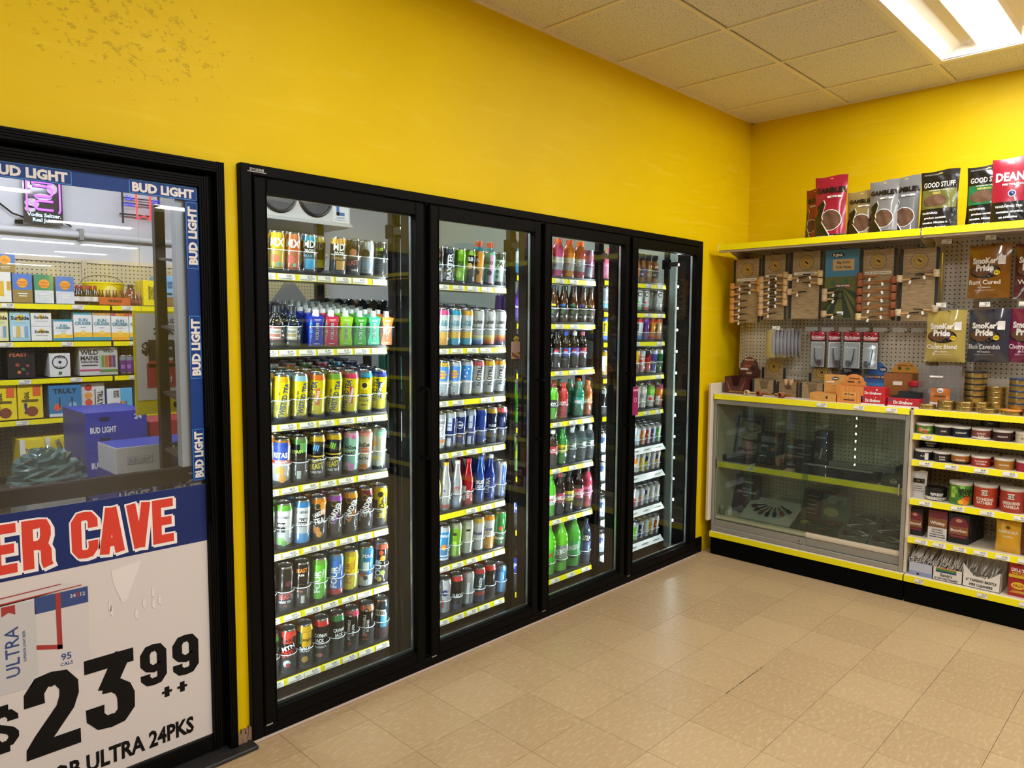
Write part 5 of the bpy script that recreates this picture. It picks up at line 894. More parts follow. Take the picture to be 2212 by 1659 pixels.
fl.lathe([(.02, -.001), (.02, .004)], 12); o = fl.build('flower_cutout', glass('frosted', '#dfe3e6', .35, 1.4, .3), loc=(.41, GY + .012, z + .155)); o.rotation_euler = (PI / 2, 0, 0); tag(o, 'clear flower shaped cut-out above the slim cans', 'sign')
MB().lathe([(.007, .0045), (.007, .006)], 10).build('centre', INK, o)
for k in range(2): bx('drink_box', ('lower' if k == 0 else 'upper') + ' magenta pack with white lettering', 'box', .51, GY + .02, z + k * .086, .1, .13, .085, ('#b02a52', '#8e2244', '#b83a60'), [('t', 'SMASH', W_, .52, .58, .3), ('r', '#d87a94', .1, .5, .14, .22)])
z = CZ[3]
yb = [('t', 'ORIGINAL', K_, .35, .6, .11, 90, .5), ('r', '#d8602c', .6, .92, .62, .9), ('r', '#5a4a14', .15, .8, .46, .53), ('o', '#7a3a1c', .55, .2, .24), ('t', '!', '#2a2a6a', .3, .3, .3)]
bx('drink_box', 'yellow tea box at the start of the fourth cave shelf', 'box', -.33, GY + .01, z, .12, .14, .2, ('#ebd21a', '#d8c016', '#e8d01c'), yb); bx('drink_box', 'yellow tea box beside the blue seltzer box', 'box', -.205, GY + .01, z, .12, .14, .205, ('#e8cd18', '#d8be16', '#e8d01c'), yb)
bx('drink_box', 'blue berry seltzer box with black letters', 'box', -.035, GY + .0, z, .165, .16, .18, ('#2f78a8', '#255f8a', '#3a84b0'), [('t', 'TRULY', '#131820', .5, .82, .16), ('o', '#d85a3a', .25, .3, .12), ('o', '#7ab4d0', .72, .34, .13), ('o', '#b84a6a', .55, .24, .1), ('r', '#16263a', .3, .34, .3, .62), ('r', '#16263a', .68, .72, .3, .62), ('r', '#d9dcdc', 0, 1, 0, .1)])
bx('drink_box', 'white seltzer box with four fruit pictures', 'box', .115, GY + .02, z, .125, .15, .185, ('#dedcd8', '#cbc9c5', '#dedcd8'), [('t', 'TRULY', K_, .8, .5, .16, -90, .7), ('o', '#c83a34', .3, .85, .16), ('o', '#e89a3a', .3, .6, .16), ('o', '#d84a3c', .3, .38, .16), ('o', '#8a9a4a', .3, .14, .16), ('r', '#3a3a3a', .56, .6, .2, .8)])
for x, h, w in ((.26, .145, .14), (.43, .19, .155)): bx('drink_box', ('shorter' if h < .15 else 'taller') + ' white and blue variety seltzer box', 'box', x, GY + .02, z, w, .15, h, ('#dfe0e0', '#4fa8d8', '#4fa8d8'), [('r', '#56b0dc', .52, 1, 0, 1), ('t', 'FLAVOR', '#2a2a2a', .3, .75, .1, -90, .3), ('t', 'BURST', '#2a2a2a', .42, .75, .1, -90, .3)] + [('r', c, .5 + i * .07, .57 + i * .07, .12, .45) for i, c in enumerate(('#d84a3a', '#e8a02c', '#5ab04a', '#8a4a9c'))] + [('r', '#8a8d90', .08, .44, .12, .4)])
# lower shelf: more boxes
z = CZ[4]
wc = lambda: [('g', '#5a5c5e', .55, .5, .3), ('t', 'WHITE CLAW', '#5a5c5e', .55, .5, .1, 0, .5), ('r', '#8a3a34', .0, .08, .1, .9), ('r', '#9a9c9e', .1, .22, .2, .8)]
for k, (x, zz, y) in enumerate(((.03, 0, 0), (.03, .125, 0), (.17, .125, .02), (.32, .125, .03), (.17, 0, .01), (.32, 0, .02), (.12, .25, .05), (.29, .25, .06))): bx('drink_box', 'white seltzer case with round grey emblem on the lowest cave shelf', 'box', x, GY + .02 + y, z + zz, .135, .2, .122, ('#c3c4c4', '#b0b1b1', '#c3c4c4'), wc(), group='white seltzer cases on the lowest cave shelf')
for k, (x, zz) in enumerate(((-.09, 0), (-.09, .14), (-.215, 0), (-.215, .14))): bx('drink_box', 'yellow and white tea case on the lowest cave shelf', 'box', x, GY - .01 - .01 * k, z + zz, .12, .2, .138, ('#e4cf22', '#d8c21c', '#e4cf22'), [('r', '#e3e0d6', 0, .2, 0, 1), ('t', 'TWISTED TEA', '#28427c', .6, .55, .18, -74 if k < 2 else 0, .8), ('r', '#b8643a', .4, .9, .08, .2)], group='yellow tea cases on the lowest cave shelf')
# ---- stacked beer cases on the floor
bl = lambda: [('r', '#3a62b8', .08, .42, .3, .72), ('r', '#27409a', .1, .4, .34, .68), ('t', 'BUD LIGHT', W_, .25, .5, .2, 0, .3), ('t', '24', W_, .8, .82, .16), ('r', '#16205a', .35, .6, .78, .9)]
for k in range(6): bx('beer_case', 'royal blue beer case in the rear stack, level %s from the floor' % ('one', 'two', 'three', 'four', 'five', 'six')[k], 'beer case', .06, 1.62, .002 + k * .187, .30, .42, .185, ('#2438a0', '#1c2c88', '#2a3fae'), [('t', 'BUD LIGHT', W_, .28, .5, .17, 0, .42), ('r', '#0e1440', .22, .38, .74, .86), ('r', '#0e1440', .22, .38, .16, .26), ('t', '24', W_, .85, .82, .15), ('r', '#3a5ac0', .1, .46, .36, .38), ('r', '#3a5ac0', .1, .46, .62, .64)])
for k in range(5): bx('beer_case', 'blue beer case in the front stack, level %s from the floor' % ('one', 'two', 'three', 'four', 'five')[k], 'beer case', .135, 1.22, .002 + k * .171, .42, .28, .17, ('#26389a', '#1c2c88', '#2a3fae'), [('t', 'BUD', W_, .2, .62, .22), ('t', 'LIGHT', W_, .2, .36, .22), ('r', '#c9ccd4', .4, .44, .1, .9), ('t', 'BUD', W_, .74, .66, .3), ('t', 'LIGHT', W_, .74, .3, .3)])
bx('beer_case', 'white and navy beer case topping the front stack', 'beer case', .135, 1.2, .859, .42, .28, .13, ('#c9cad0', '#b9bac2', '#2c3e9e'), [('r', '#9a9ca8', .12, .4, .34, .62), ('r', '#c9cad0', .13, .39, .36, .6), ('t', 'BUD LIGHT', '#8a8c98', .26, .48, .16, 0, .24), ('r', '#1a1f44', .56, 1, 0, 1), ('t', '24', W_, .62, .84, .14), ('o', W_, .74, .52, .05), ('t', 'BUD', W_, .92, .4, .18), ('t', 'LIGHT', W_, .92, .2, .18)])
random.seed(5); t = MB()
nu, nv = 22, 14
for i in range(nu + 1):
    for j in range(nv + 1):
        a = 2 * PI * i / nu; ph = (PI / 2) * j / nv; rr = 1 + random.uniform(-.16, .16); t.v.append((.16 * rr * math.cos(a) * math.cos(ph), .12 * rr * math.sin(a) * math.cos(ph), .15 * rr * math.sin(ph)))
for i in range(nu):
    for j in range(nv): t.f.append((i * (nv + 1) + j, (i + 1) % nu * (nv + 1) + j, (i + 1) % nu * (nv + 1) + j + 1, i * (nv + 1) + j + 1)); t.mi.append(0)
o = t.build('wrapped_bottle_pack', mat('#3f5a58', .12, 0, .6), loc=(-.27, 1.62, .801)); tag(o, 'crumpled clear plastic wrap over dark bottles beside the blue cases', 'plastic wrap')
bx('beer_case', 'plain grey case holding the crumpled plastic wrap', 'beer case', -.27, 1.45, .002, .25, .36, .798, ('#9a9c9c', '#8a8c8c', '#9a9c9c'))
bx('beer_case', 'red beer carton behind the blue stacks', 'beer case', .42, 1.75, .002, .3, .3, 1.03, ('#a8242c', '#8e1c24', '#b03038'), [('t', 'Bud', W_, .4, .9, .05)])
# ---- hanging price sign by the rack
sg = MB().box(-.14, .14, -.003, .003, 0, .5).build('hanging_price_sign', mat('#d9c71c', .45), loc=(.145, 1.15, 1.147)); tag(sg, 'white price sign with yellow border hanging in the beer cave', 'sign')
t = MB(); f = FRONT(-.0036); g_ = FRONT(-.0042); t.rect(f, -.13, .13, .07, .49, 0); t.text('BUD', g_, .03, .455, .02, 1); t.text('24PK', g_, .0, .405, .032, 1, bold=.05); t.text('$', g_, -.085, .325, .055, 1, bold=.05); t.text('18', g_, .0, .3, .13, 1, bold=.05); t.rect(g_, -.085, .05, .13, .245, 2); t.text('Bud', FRONT(-.0048), .0, .17, .03, 0); t.poly(FRONT(-.0046), [(-.085, .245), (.05, .245), (.04, .26), (-.07, .26)], 2)
t.disc(FRONT(-.0042), .045, .04, .012, .016, 1, 12); t.text('secret', FRONT(-.0042), .1, .03, .016, 1)
t.build('print', [mat('#c9c9cc', .5), INK, mat('#a02c36', .5)], sg); MB().tube([(-.1, 0, .5), (-.1, 0, 1.6)], .001, 5).tube([(.1, 0, .5), (.1, 0, 1.6)], .001, 5).build('hanging_wire', SILV, sg)
# ---- neon signs on the back wall
def arcp(pts): return pts
ns = empty('neon_sign', (.01, BY - .05, 2.2)); tag(ns, 'violet neon seltzer sign with white script on the cave wall', 'neon sign')
MB().box(-.105, .105, -.004, .004, .0, .5).build('clear_panel', glass('smoked', '#55555f', .05, 1.4, .1), ns)
PUR = emit('#b765f5', 1.7); NW = emit('#cfeeff', 1.6)
MB().tube([(-.088, -.02, .5), (-.088, -.02, .09), (-.08, -.02, .07)], .0055, 6).build('neon_tube', PUR, ns); MB().tube([(.088, -.02, .5), (.088, -.02, .09), (.08, -.02, .07)], .0055, 6).build('neon_tube', PUR, ns)
def U(z0, hgt, op): # letter lying on its side
    return [(-.05, -.02, z0), (.03, -.02, z0), (.045, -.02, z0 + .012), (.045, -.02, z0 + hgt - .012), (.03, -.02, z0 + hgt), (-.05, -.02, z0 + hgt)]
flip = lambda P: [(-p[0], p[1], p[2]) for p in P]
MB().tube(flip(U(.085, .052, 1)), .007, 6).build('neon_letter', PUR, ns); MB().tube(U(.166, .06, 1), .007, 6).build('neon_letter', PUR, ns)
MB().tube([(-.055, -.02, .25), (.045, -.02, .25)], .007, 6).tube([(-.055, -.02, .235), (-.055, -.02, .27)], .007, 6).build('neon_letter', PUR, ns)
MB().tube([(-.075, -.02, .18), (-.07, -.02, .18)], .007, 6).tube([(-.075, -.02, .205), (-.07, -.02, .205)], .007, 6).build('neon_dot', PUR, ns)
t = MB().text('Vodka Seltzer.', FRONT(-.022), 0, .052, .022, maxw=.19); t.text('Real Juice.', FRONT(-.022), 0, .022, .022, maxw=.14); t.build('neon_script', NW, ns)
t = MB()
for a, b, c_, d_ in ((-.07, .085, .03, .02), (-.06, .12, .04, .03), (.0, .165, .05, .02), (.05, .22, .03, .035)): t.disc(FRONT(-.006), a, b, c_, d_, 0, 10)
t.build('panel_patch', mat('#d8cfc8', .5), ns); MB().tube([(-.1, 0, .03), (-.16, .01, .05), (-.24, .02, .12), (-.32, .02, .14), (-.42, .03, .22)], .005, 6).box(-.15, -.11, -.012, .012, -.01, .012).build('power_cord', BLK2, ns); MB().tube([(.1, 0, .03), (.15, 0, .0)], .006, 6).build('cord_stub', BLK2, ns)
n2 = empty('neon_sign', (.575, BY - .05, 2.255)); tag(n2, 'neon sign with red ribbon and blue letters on the cave wall', 'neon sign')
BF = mat('#2a2826', .5)
MB().box(-.115, -.105, -.006, .006, 0, .24).box(.115, .125, -.006, .006, .0, .24).box(-.13, .125, -.006, .006, .055, .065).box(-.11, .12, -.006, .006, .13, .138).box(-.11, .12, -.006, .006, .165, .172).build('stand_frame', BF, n2)
RN = emit('#ff2a38', 1.8); MB().tube([(-.03, -.02, .2), (-.026, -.02, .03), (.016, -.02, .06), (.056, -.02, .03), (.058, -.02, .2)], .006, 6).build('neon_ribbon', RN, n2)
BN = emit('#1a2cff', 1.8); t = MB().text('26', FRONT(-.02), -.075, .168, .032, bold=.0); t.text('CAL', FRONT(-.02), -.075, .125, .026, bold=.0); t.build('neon_number', BN, n2); t = MB().text('95', FRONT(-.02), .095, .155, .032, bold=.0); t.text('CAL', FRONT(-.02), .095, .115, .026, bold=.0); t.build('neon_number', BN, n2)
t = MB().text('ULTRA', FRONT(-.02), .0, .235, .04, bold=.03, maxw=.3); t.build('neon_script', NW, n2)
pp = MB().tube([(-2.5, BY - .04, 2.155), (2.0, BY - .04, 2.155)], .022, 10); o = pp.build('wall_pipe', mat('#d3d3d6', .4), smooth=True); tag(o, 'pale horizontal pipe along the cave back wall', 'pipe')
MB().box(.2, .225, BY - .07, BY, 2.12, 2.19).build('pipe_clamp', mat('#8a8a8a', .4), o)
# ---- evaporator with fans
ev = empty('evaporator_unit', (1.3, 2.2, 2.34)); tag(ev, 'white evaporator unit with round black fans under the cooler ceiling', 'evaporator')
MB().box(-.36, .6, 0, .5, 0, .40).build('housing', mat('#d8d7d2', .4), ev, bevel=.006); MB().box(-.37, .61, -.012, .5, -.02, .004).build('drip_tray', mat('#c9c9c6', .4), ev, bevel=.003)
FM = m_mesh()
for x in (-.22, .02, .305):
    fg = MB().lathe([(.118, .0), (.132, .012), (.14, .0)], 28).tube([(.126 * math.cos(2 * PI * i / 24), .126 * math.sin(2 * PI * i / 24), .008) for i in range(24)], .012, 6, closed=True).build('fan_guard', mat('#1b1e2a', .4), ev, smooth=True, loc=(x, -.003, .165)); fg.rotation_euler = (PI / 2, 0, 0)
    d = MB().lathe([(.118, .006), (.118, .009)], 28).build('guard_mesh', FM, fg); MB().lathe([(.03, .008), (.03, .012)], 14).build('hub', mat('#20232c', .4), fg)
t = MB().box(.44, .58, -.006, 0, .01, .17); pl_ = t.build('maker_sign', WHT, ev); t = MB(); f = FRONT(-.0066); t.rect(f, .475, .5, .06, .15); t.rect(f, .475, .545, .06, .085); t.text('LARKIN', f, .51, .045, .014); t.rect(f, .46, .56, .025, .028); t.build('print', mat('#2f6ab4', .5), pl_)
pv = MB().tube([(.0, .25, .0), (.0, .25, -.1), (-.03, .25, -.13), (-.3, .25, -.15)], .014, 8).build('drain_pipe', WHT, ev, smooth=True)
MB().tube([(-.33, -.05, .02), (-.1, -.05, .28)], .018, 8).build('refrigerant_line', mat('#6a7078', .4, .5), ev)
for k, (x, y) in enumerate(((1.95, 1.3),)):
    o = MB().box(x - .03, x + .03, y - .03, y + .03, 0, 2.75).build('steel_post', BLK, bevel=.004); tag(o, 'black steel post at the right end of the evaporator unit in the cold room', 'post')
# dark wine bottles lying in a pile behind the first rack, grey folded sheet on the shelving beyond
for r_ in range(2):
    for k in range(7 - r_):
        P = PROF['tea']; b = MB().lathe([(p[0] * .038, p[1] * .30) for p in P], 14); o = b.build('lying_bottle', liquid('#0f211f'), smooth=True, loc=(1.02 + k * .081 + r_ * .04, 1.16, 1.6392 + r_ * .0675)); o.rotation_euler = (R(-90), 0, 0); tag(o, 'dark green bottle lying in the pile behind the first rack', 'bottle', 'dark bottles lying behind the first rack')
sb = MB().box(.97, 1.57, 1.14, 1.5, 1.57, 1.6)
for x in (.97, 1.53):
    for y in (1.14, 1.46): sb.box(x, x + .04, y, y + .04, 0, 1.57)
o = sb.build('stock_table', mat('#3a3a3a', .5)); tag(o, 'dark metal stand carrying the pile of dark bottles', 'stand')
o = MB().ext([(1.24, 1.7), (1.6, 1.7), (1.43, 1.915), (1.40, 1.915)], 2.24, 2.26).build('folded_sheet', mat('#77777a', .5)); tag(o, 'grey folded triangular sheet standing on the cave shelving', 'sheet')
# ================================================================ TOBACCO GONDOLA ON THE RIGHT WALL
GX, GY0 = 3.345, -.07
def GP(o, u, d, z, rz=0.):                     # u along the wall from the corner, d depth behind the shelf fronts
    o.location = (GX + d, GY0 - u, z); o.rotation_euler = (0, 0, -PI / 2 + rz); return o
GD = .372
gd = empty('tobacco_gondola'); GP(gd, 0, 0, 0); tag(gd, 'beige pegboard gondola with yellow price rails and black kick plate', 'shelving')
PEGG = m_peg('pegboard', '#cfc4ae', '#2a2219', 'Y', r=.0040)
for a, b in ((.0, 1.245), (1.249, 2.49)):
    MB().box(a + .02, b - .02, GD, GD + .012, .1, 1.27).build('back_panel', PEGG, gd); MB().box(a + .02, b - .02, GD, GD + .012, 1.29, 2.1175).build('back_panel', PEGG, gd); MB().box(a + .02, b - .02, GD - .003, GD + .012, 1.268, 1.292).build('panel_joint', GONB, gd)
    MB().box(a + .003, b - .001, .0, .02, .0, .122).build('kick_plate', BLK2, gd, bevel=.002)
    dk = MB().box(a, b - .002, -.012, GD, .15, .164).build('base_deck', GONW, gd, bevel=.002)
    MB().box(a, b - .002, -.016, -.012, .124, .160).build('price_rail', YEL, dk)
    t = MB()
    for k in range(40): t.lathe([(.0018, .1642), (.0018, .1645)], 6, (a + .03 + k * .03, .0, 0))
    o = t.build('perforations', INK, dk); o['kind'] = 'stuff'
    ts = MB().box(a, b - .003, .0, GD + .014, 2.118, 2.134).build('top_shelf', GONW, gd, bevel=.002)
    MB().extx([(-.006, 2.108), (-.002, 2.147), (.002, 2.147), (.002, 2.108)], a, b - .003).build('price_rail', YEL, ts); MB().box(a + .004, b - .006, .004, .03, 2.095, 2.118).build('front_lip', GONB, ts); MB().box(a, a + .004, -.008, .004, 2.106, 2.149).build('end_cap', GONW, ts)
    for u in (a + .03, b - .03):
        t = MB().extx([(.06, 2.118), (GD, 2.118), (GD, 2.03), (GD - .03, 2.03)], u - .0015, u + .0015); t.build('bracket', GONB, ts)
for u in (.012, 1.247, 2.48):
    MB().box(u - .016, u + .016, GD - .014, GD + .012, 0, 2.105).build('upright', GONB, gd)
    t = MB()
    for k in range(74):
        t.box(u - .007, u - .004, GD - .0146, GD - .013, .2 + k * .0254, .2145 + k * .0254); t.box(u + .004, u + .007, GD - .0146, GD - .013, .2 + k * .0254, .2145 + k * .0254)
    o = t.build('slots', INK, gd); o['kind'] = 'stuff'
# divider panel and the shelves of the second bay
MB().box(1.236, 1.252, .01, GD - .015, .165, 1.12).build('divider_panel', GONW, gd, bevel=.002)
S2Z = [1.131, .989, .838, .612, .388]
S2P = [[], [.03, .66, .78, .93], [.03, .16, .30, .43, .57, .70], [.04, .20, .34, .49, .63], [.03, .12, .22, .32, .42, .52, .62]]
for k, z in enumerate(S2Z):
    sh = MB().box(1.254, 2.48, -.002, GD - .016, z - .014, z).build('shelf', GONW, gd, bevel=.002)
    MB().extx([(-.009, z - .034), (-.0035, z - .001), (-.002, z - .001), (-.002, z - .034)], 1.258, 2.478).build('price_rail', YEL, sh); MB().box(1.253, 1.257, -.010, .004, z - .036, z + .001).build('end_cap', GONW, sh)
    for u in S2P[k]:
        t = link('price_ticket', price_tag_mesh(('21.49', '21.99', '8.99', '6.99', '7.49')[k], .066), sh); t.location = (1.30 + u, -.0095, z - .018); t.rotation_euler = (-.15, 0, 0)
for u in (1.33, 1.64, 1.83): t = link('price_ticket', price_tag_mesh('1.99', .05), gd); t.location = (u, -.0165, .142)
MB().box(-.03, -.004, -.03, GD, .235, 1.2).build('end_panel', GONW, gd, bevel=.006)

# ---- display case in the first bay
CS = mat('#9c978c', .4, .3)
dc = empty('display_case'); GP(dc, 0, 0, 0); tag(dc, 'grey framed glass display case with sliding doors under the counter', 'display case')
ct = MB().box(0, 1.2345, -.002, GD - .016, 1.115, 1.131).build('counter_top', GONW, dc, bevel=.002)
MB().extx([(-.010, 1.094), (-.004, 1.129), (-.002, 1.129), (-.002, 1.094)], .003, 1.233).build('price_rail', YEL, ct)
for u, p_ in ((.74, '4.49'), (.96, '7.99'), (1.14, '17.99')): t = link('price_ticket', price_tag_mesh(p_, .062), ct); t.location = (u, -.011, 1.111); t.rotation_euler = (-.17, 0, 0)
MB().frame(0, 1.234, .166, 1.112, .004, .02, .016, .022, .03, .052).build('case_frame', CS, dc, bevel=.002)
MB().box(.018, .022, .02, GD - .016, .2, 1.1).build('side_panel', GONW, dc); MB().box(.0, 1.234, .02, GD - .016, .255, .272).build('case_floor', GONW, dc); MB().box(.018, 1.21, .024, .034, .248, .282).build('floor_lip', GONW, dc)
ins = MB().box(.022, 1.214, .05, GD - .016, .634, .648).build('inner_shelf', GONW, dc); MB().box(.022, 1.214, .043, .05, .614, .650).build('price_rail', YEL, ins)
t = link('price_ticket', price_tag_mesh('14.99', .05), ins); t.location = (.26, .042, .632)
for k, (a, b, y) in enumerate(((.017, .66, .021), (.62, 1.213, .028))):
    dr = MB().box(a, b, y - .003, y, .196, .245).build('door_rail', CS, dc, bevel=.001); MB().box(a, b, y - .003, y - .0005, .245, 1.07).build('glass_pane', PANE, dr)
    pu = a + .012 if k == 0 else b - .022
    MB().box(pu - .006, pu + .006, y - .01, y - .003, .61, .68).build('finger_pull', CHROME, dr, bevel=.002)
    if k == 0: lk = MB().lathe([(.012, 0), (.012, .008), (.009, .010)], 16).build('lock', CHROME, dr, smooth=True); lk.location = (b - .03, y - .003, .215); lk.rotation_euler = (PI / 2, 0, 0)

# ---- soft pouches
TOB = m_tob(); CR = lambda c: TOB if c == 'TOB' else mat(c, .24, 0, .4)
def pouch(name, label, cat, w, h, t, col, ops, u, d, z, rz=0., lean=0., stand=True, holes=True, group=None, gloss=None):
    nu, nv = 10, 14; m = MB()
    def half(a, b):
        prof = (1 - b) ** .6 * 1.0 if stand else math.sin(PI * min(max(b * .92, 0), 1)) ** .55
        edge = max(0., 1 - abs(a) ** 3.2); cr = .0016 * math.sin(a * 9 + b * 17) * edge + .001 * math.sin(b * 31 + a * 4) * edge
        return max(.0006, t / 2 * prof * edge + cr * .8)
    wd = lambda b: w / 2 * ((1 - .06 * math.sin(PI * b)) if stand else (1 - .05 * math.sin(PI * b * .9)))
    for s in (-1, 1):
        o = len(m.v)
        for j in range(nv + 1):
            for i in range(nu + 1):
                a = -1 + 2 * i / nu; b = j / nv; m.v.append((a * wd(b), s * half(a, b), b * h + (.004 * math.sin(a * 3) if j == nv else 0)))
        for j in range(nv):
            for i in range(nu):
                q = (o + j * (nu + 1) + i, o + j * (nu + 1) + i + 1, o + (j + 1) * (nu + 1) + i + 1, o + (j + 1) * (nu + 1) + i)
                m.f.append(q if s < 0 else q[::-1]); m.mi.append(0)
    n1 = (nu + 1) * (nv + 1)
    for i in range(nu): m.f.append((i, n1 + i, n1 + i + 1, i + 1)); m.mi.append(0); k = nv * (nu + 1) + i; m.f.append((k, k + 1, n1 + k + 1, n1 + k)); m.mi.append(0)
    for j in range(nv):
        for e in (0, nu): k = j * (nu + 1) + e; m.f.append((k, k + nu + 1, n1 + k + nu + 1, n1 + k)); m.mi.append(0)
    o = m.build(name, gloss or mat(col, .24, 0, .4), smooth=True); tag(o, label, cat, group); GP(o, u, d, z, rz)
    if lean: o.rotation_euler = (lean, 0, -PI / 2 + rz)
    p = MB(); ms = []; fi = lambda c: ms.index(c) if c in ms else (ms.append(c) or len(ms) - 1); lay = .0008
    for op in ops:
        lay += .0004
        def f(x, y, l_=lay): b = min(max(y / h, 0), 1); W2 = wd(b); return (min(max(x, -W2 * .99), W2 * .99), -half(min(max(x / W2, -1), 1), b) - l_, y)
        k = op[0]
        if k == 'r': p.rect(f, op[2] * w - w / 2, op[3] * w - w / 2, op[4] * h, op[5] * h, fi(op[1]), .012)
        elif k == 'o': p.disc(f, op[2] * w - w / 2, op[3] * h, op[4] * w, op[5] * w, fi(op[1]), 18, .014)
        elif k == 'g': p.ring(f, op[2] * w - w / 2, op[3] * h, op[4] * w * .94, op[4] * w, fi(op[1]), 24)
        elif k == 'p': p.poly(f, [(x * w - w / 2, y * h) for x, y in op[2]], fi(op[1]), .014)
        elif k == 't': p.text(op[1], f, op[3] * w - w / 2, op[4] * h, op[5] * h, fi(op[2]), 0, maxw=(op[6] if len(op) > 6 else .85) * w, bold=op[7] if len(op) > 7 else .03, L=.012)
    if ms: p.build('print', [CR(c) for c in ms], o)
    if holes:
        q = MB(); q.rect(lambda x, y: (x, -half(0, y / h) - .0012, y), -.012, .012, h - .017, h - .012); q.build('hang_hole', mat('#c9a62c', .5), o)
    return o
def gambler(col, lab, w, h, u, d, rz, sub='REGULAR', lean=0.):
    face = [(.02, .02), (.06, .2), (.03, .32), (.13, .42), (.1, .52), (.3, .62), (.36, .55), (.24, .42), (.3, .3), (.2, .26), (.3, .12), (.52, .06), (.5, .02)]
    return pouch('tobacco_pouch', lab, 'pouch', w, h, .06, col, [('r', '#15110f', 0, 1, 0, .075), ('o', W_, .54, .30, .335, .335), ('o', 'TOB', .54, .30, .315, .315), ('p', '#efe8dc', [(x + .025, y + .012) for x, y in face]), ('p', '#141110', face), ('p', '#2a2421', [(.12, .34), (.2, .36), (.18, .22), (.12, .2)]), ('t', 'GAMBLER', '#16120f', .52, .78, .085, .92, .05), ('r', '#efe6dc', .42, .84, .655, .685), ('t', sub, '#2a2420', .63, .67, .02), ('t', 'PIPE TOBACCO', W_, .4, .04, .03, .7)], u, d, 2.135, rz, lean)
gambler('#8a1426', 'red tobacco pouch tucked behind the other red one', .125, .335, .575, .16, -.35)
gambler('#9c1830', 'red tobacco pouch standing upright on the top shelf', .195, .385, .71, .08, .05)
gambler('#8f7a4a', 'gold tobacco pouch with black profile on the top shelf', .165, .275, .885, .10, .02, 'GOLD')
gambler('#7d7b78', 'silver tobacco pouch in front of its twin', .165, .315, 1.02, .07, -.06, 'SILVER')
gambler('#73716e', 'silver tobacco pouch leaning behind its twin', .175, .345, 1.10, .17, -.10, 'SILVER', -.05)
gst = lambda accent, sub: [('r', accent, .06, .94, .38, .8), ('r', '#15130f', .06, .94, .69, .92), ('t', 'THE GOOD STUFF', '#8a8578', .28, .94, .022, .4), ('t', 'GOOD STUFF', '#d6cfc0', .5, .77, .085, .8, .02), ('t', 'PREMIUM PIPE TOBACCO', '#c9bfa8', .5, .675, .02), ('t', sub, '#d8bf62', .45, .63, .032, .5), ('o', 'TOB', .42, .5, .30, .17), ('r', accent, .06, .94, .37, .41), ('r', '#131110', 0, 1, 0, .36), ('t', 'WARNING:', W_, .3, .30, .034, .5), ('t', 'product contains', W_, .44, .22, .034, .84), ('t', 'nicotine. Nicotine is', W_, .45, .14, .034, .86), ('t', 'addictive chemical.', W_, .44, .06, .034, .84)]
pouch('tobacco_pouch', 'black tobacco pouch with gold band and warning print', 'pouch', .195, .335, .06, '#1a1815', gst('#6a6a34', 'GOLD'), 1.305, .09, 2.135, -.02)
pouch('tobacco_pouch', 'black tobacco pouch with green band and warning print', 'pouch', .20, .33, .06, '#16181a', gst('#1f6a3c', 'MENTHOL'), 1.535, .09, 2.135, -.03)
pouch('tobacco_pouch', 'red tobacco pouch with warning print at the black pouches', 'pouch', .2, .345, .06, '#9c182e', [('t', "DEAN'S", W_, .5, .72, .13, .8, .04), ('t', 'PIPE TOBACCO', W_, .5, .6, .03), ('o', '#e6dcd4', .48, .46, .09, .09), ('o', '#26336a', .48, .46, .07, .07), ('r', '#151211', 0, 1, 0, .34), ('t', 'WARNING: This', W_, .42, .27, .036, .8), ('t', 'contains nicotine.', W_, .45, .19, .036, .86), ('t', 'an addictive', W_, .42, .11, .036, .7)], 1.66, .05, 2.135, .06)
sp = lambda c2, sub, subc: [('o', '#17120f', .42, .50, .36, .19), ('o', 'TOB', .40, .51, .32, .16), ('p', '#14110f', [(.44, .42), (.5, .44), (.6, .56), (.66, .56), (.54, .38), (.46, .37)]), ('t', 'SmoKer\'s', '#e9e4dc', .45, .70, .11, .66, .05), ('t', 'Pride', '#e9e4dc', .42, .57, .12, .42, .05), ('o', '#e0c32c', .7, .47, .07, .07), ('t', '3+1', K_, .7, .47, .03), ('t', sub, subc, .42, .30, .085, .74, .02), ('t', 'PIPE TOBACCO', subc, .42, .20, .022, .3), ('r', subc, .2, .66, .145, .150), ('r', '#ece6e0', .72, .88, .62, .78)]
def tagplate(u, z, p_, what):
    o = GP(MB().box(-.028, .028, -.0008, .0008, -.015, .015).build('hook_ticket', CLR), u, .10, z); tag(o, 'white price ticket on the hook above the ' + what, 'price ticket')
    t = link('ticket_print', price_tag_mesh(p_, .05), o); t.location = (0, -.001, 0); MB().tube([(0, .0, .012), (0, .03, .014), (.01, GD - .10, .006)], .0016, 5).build('hook_arm', BLK2, o)
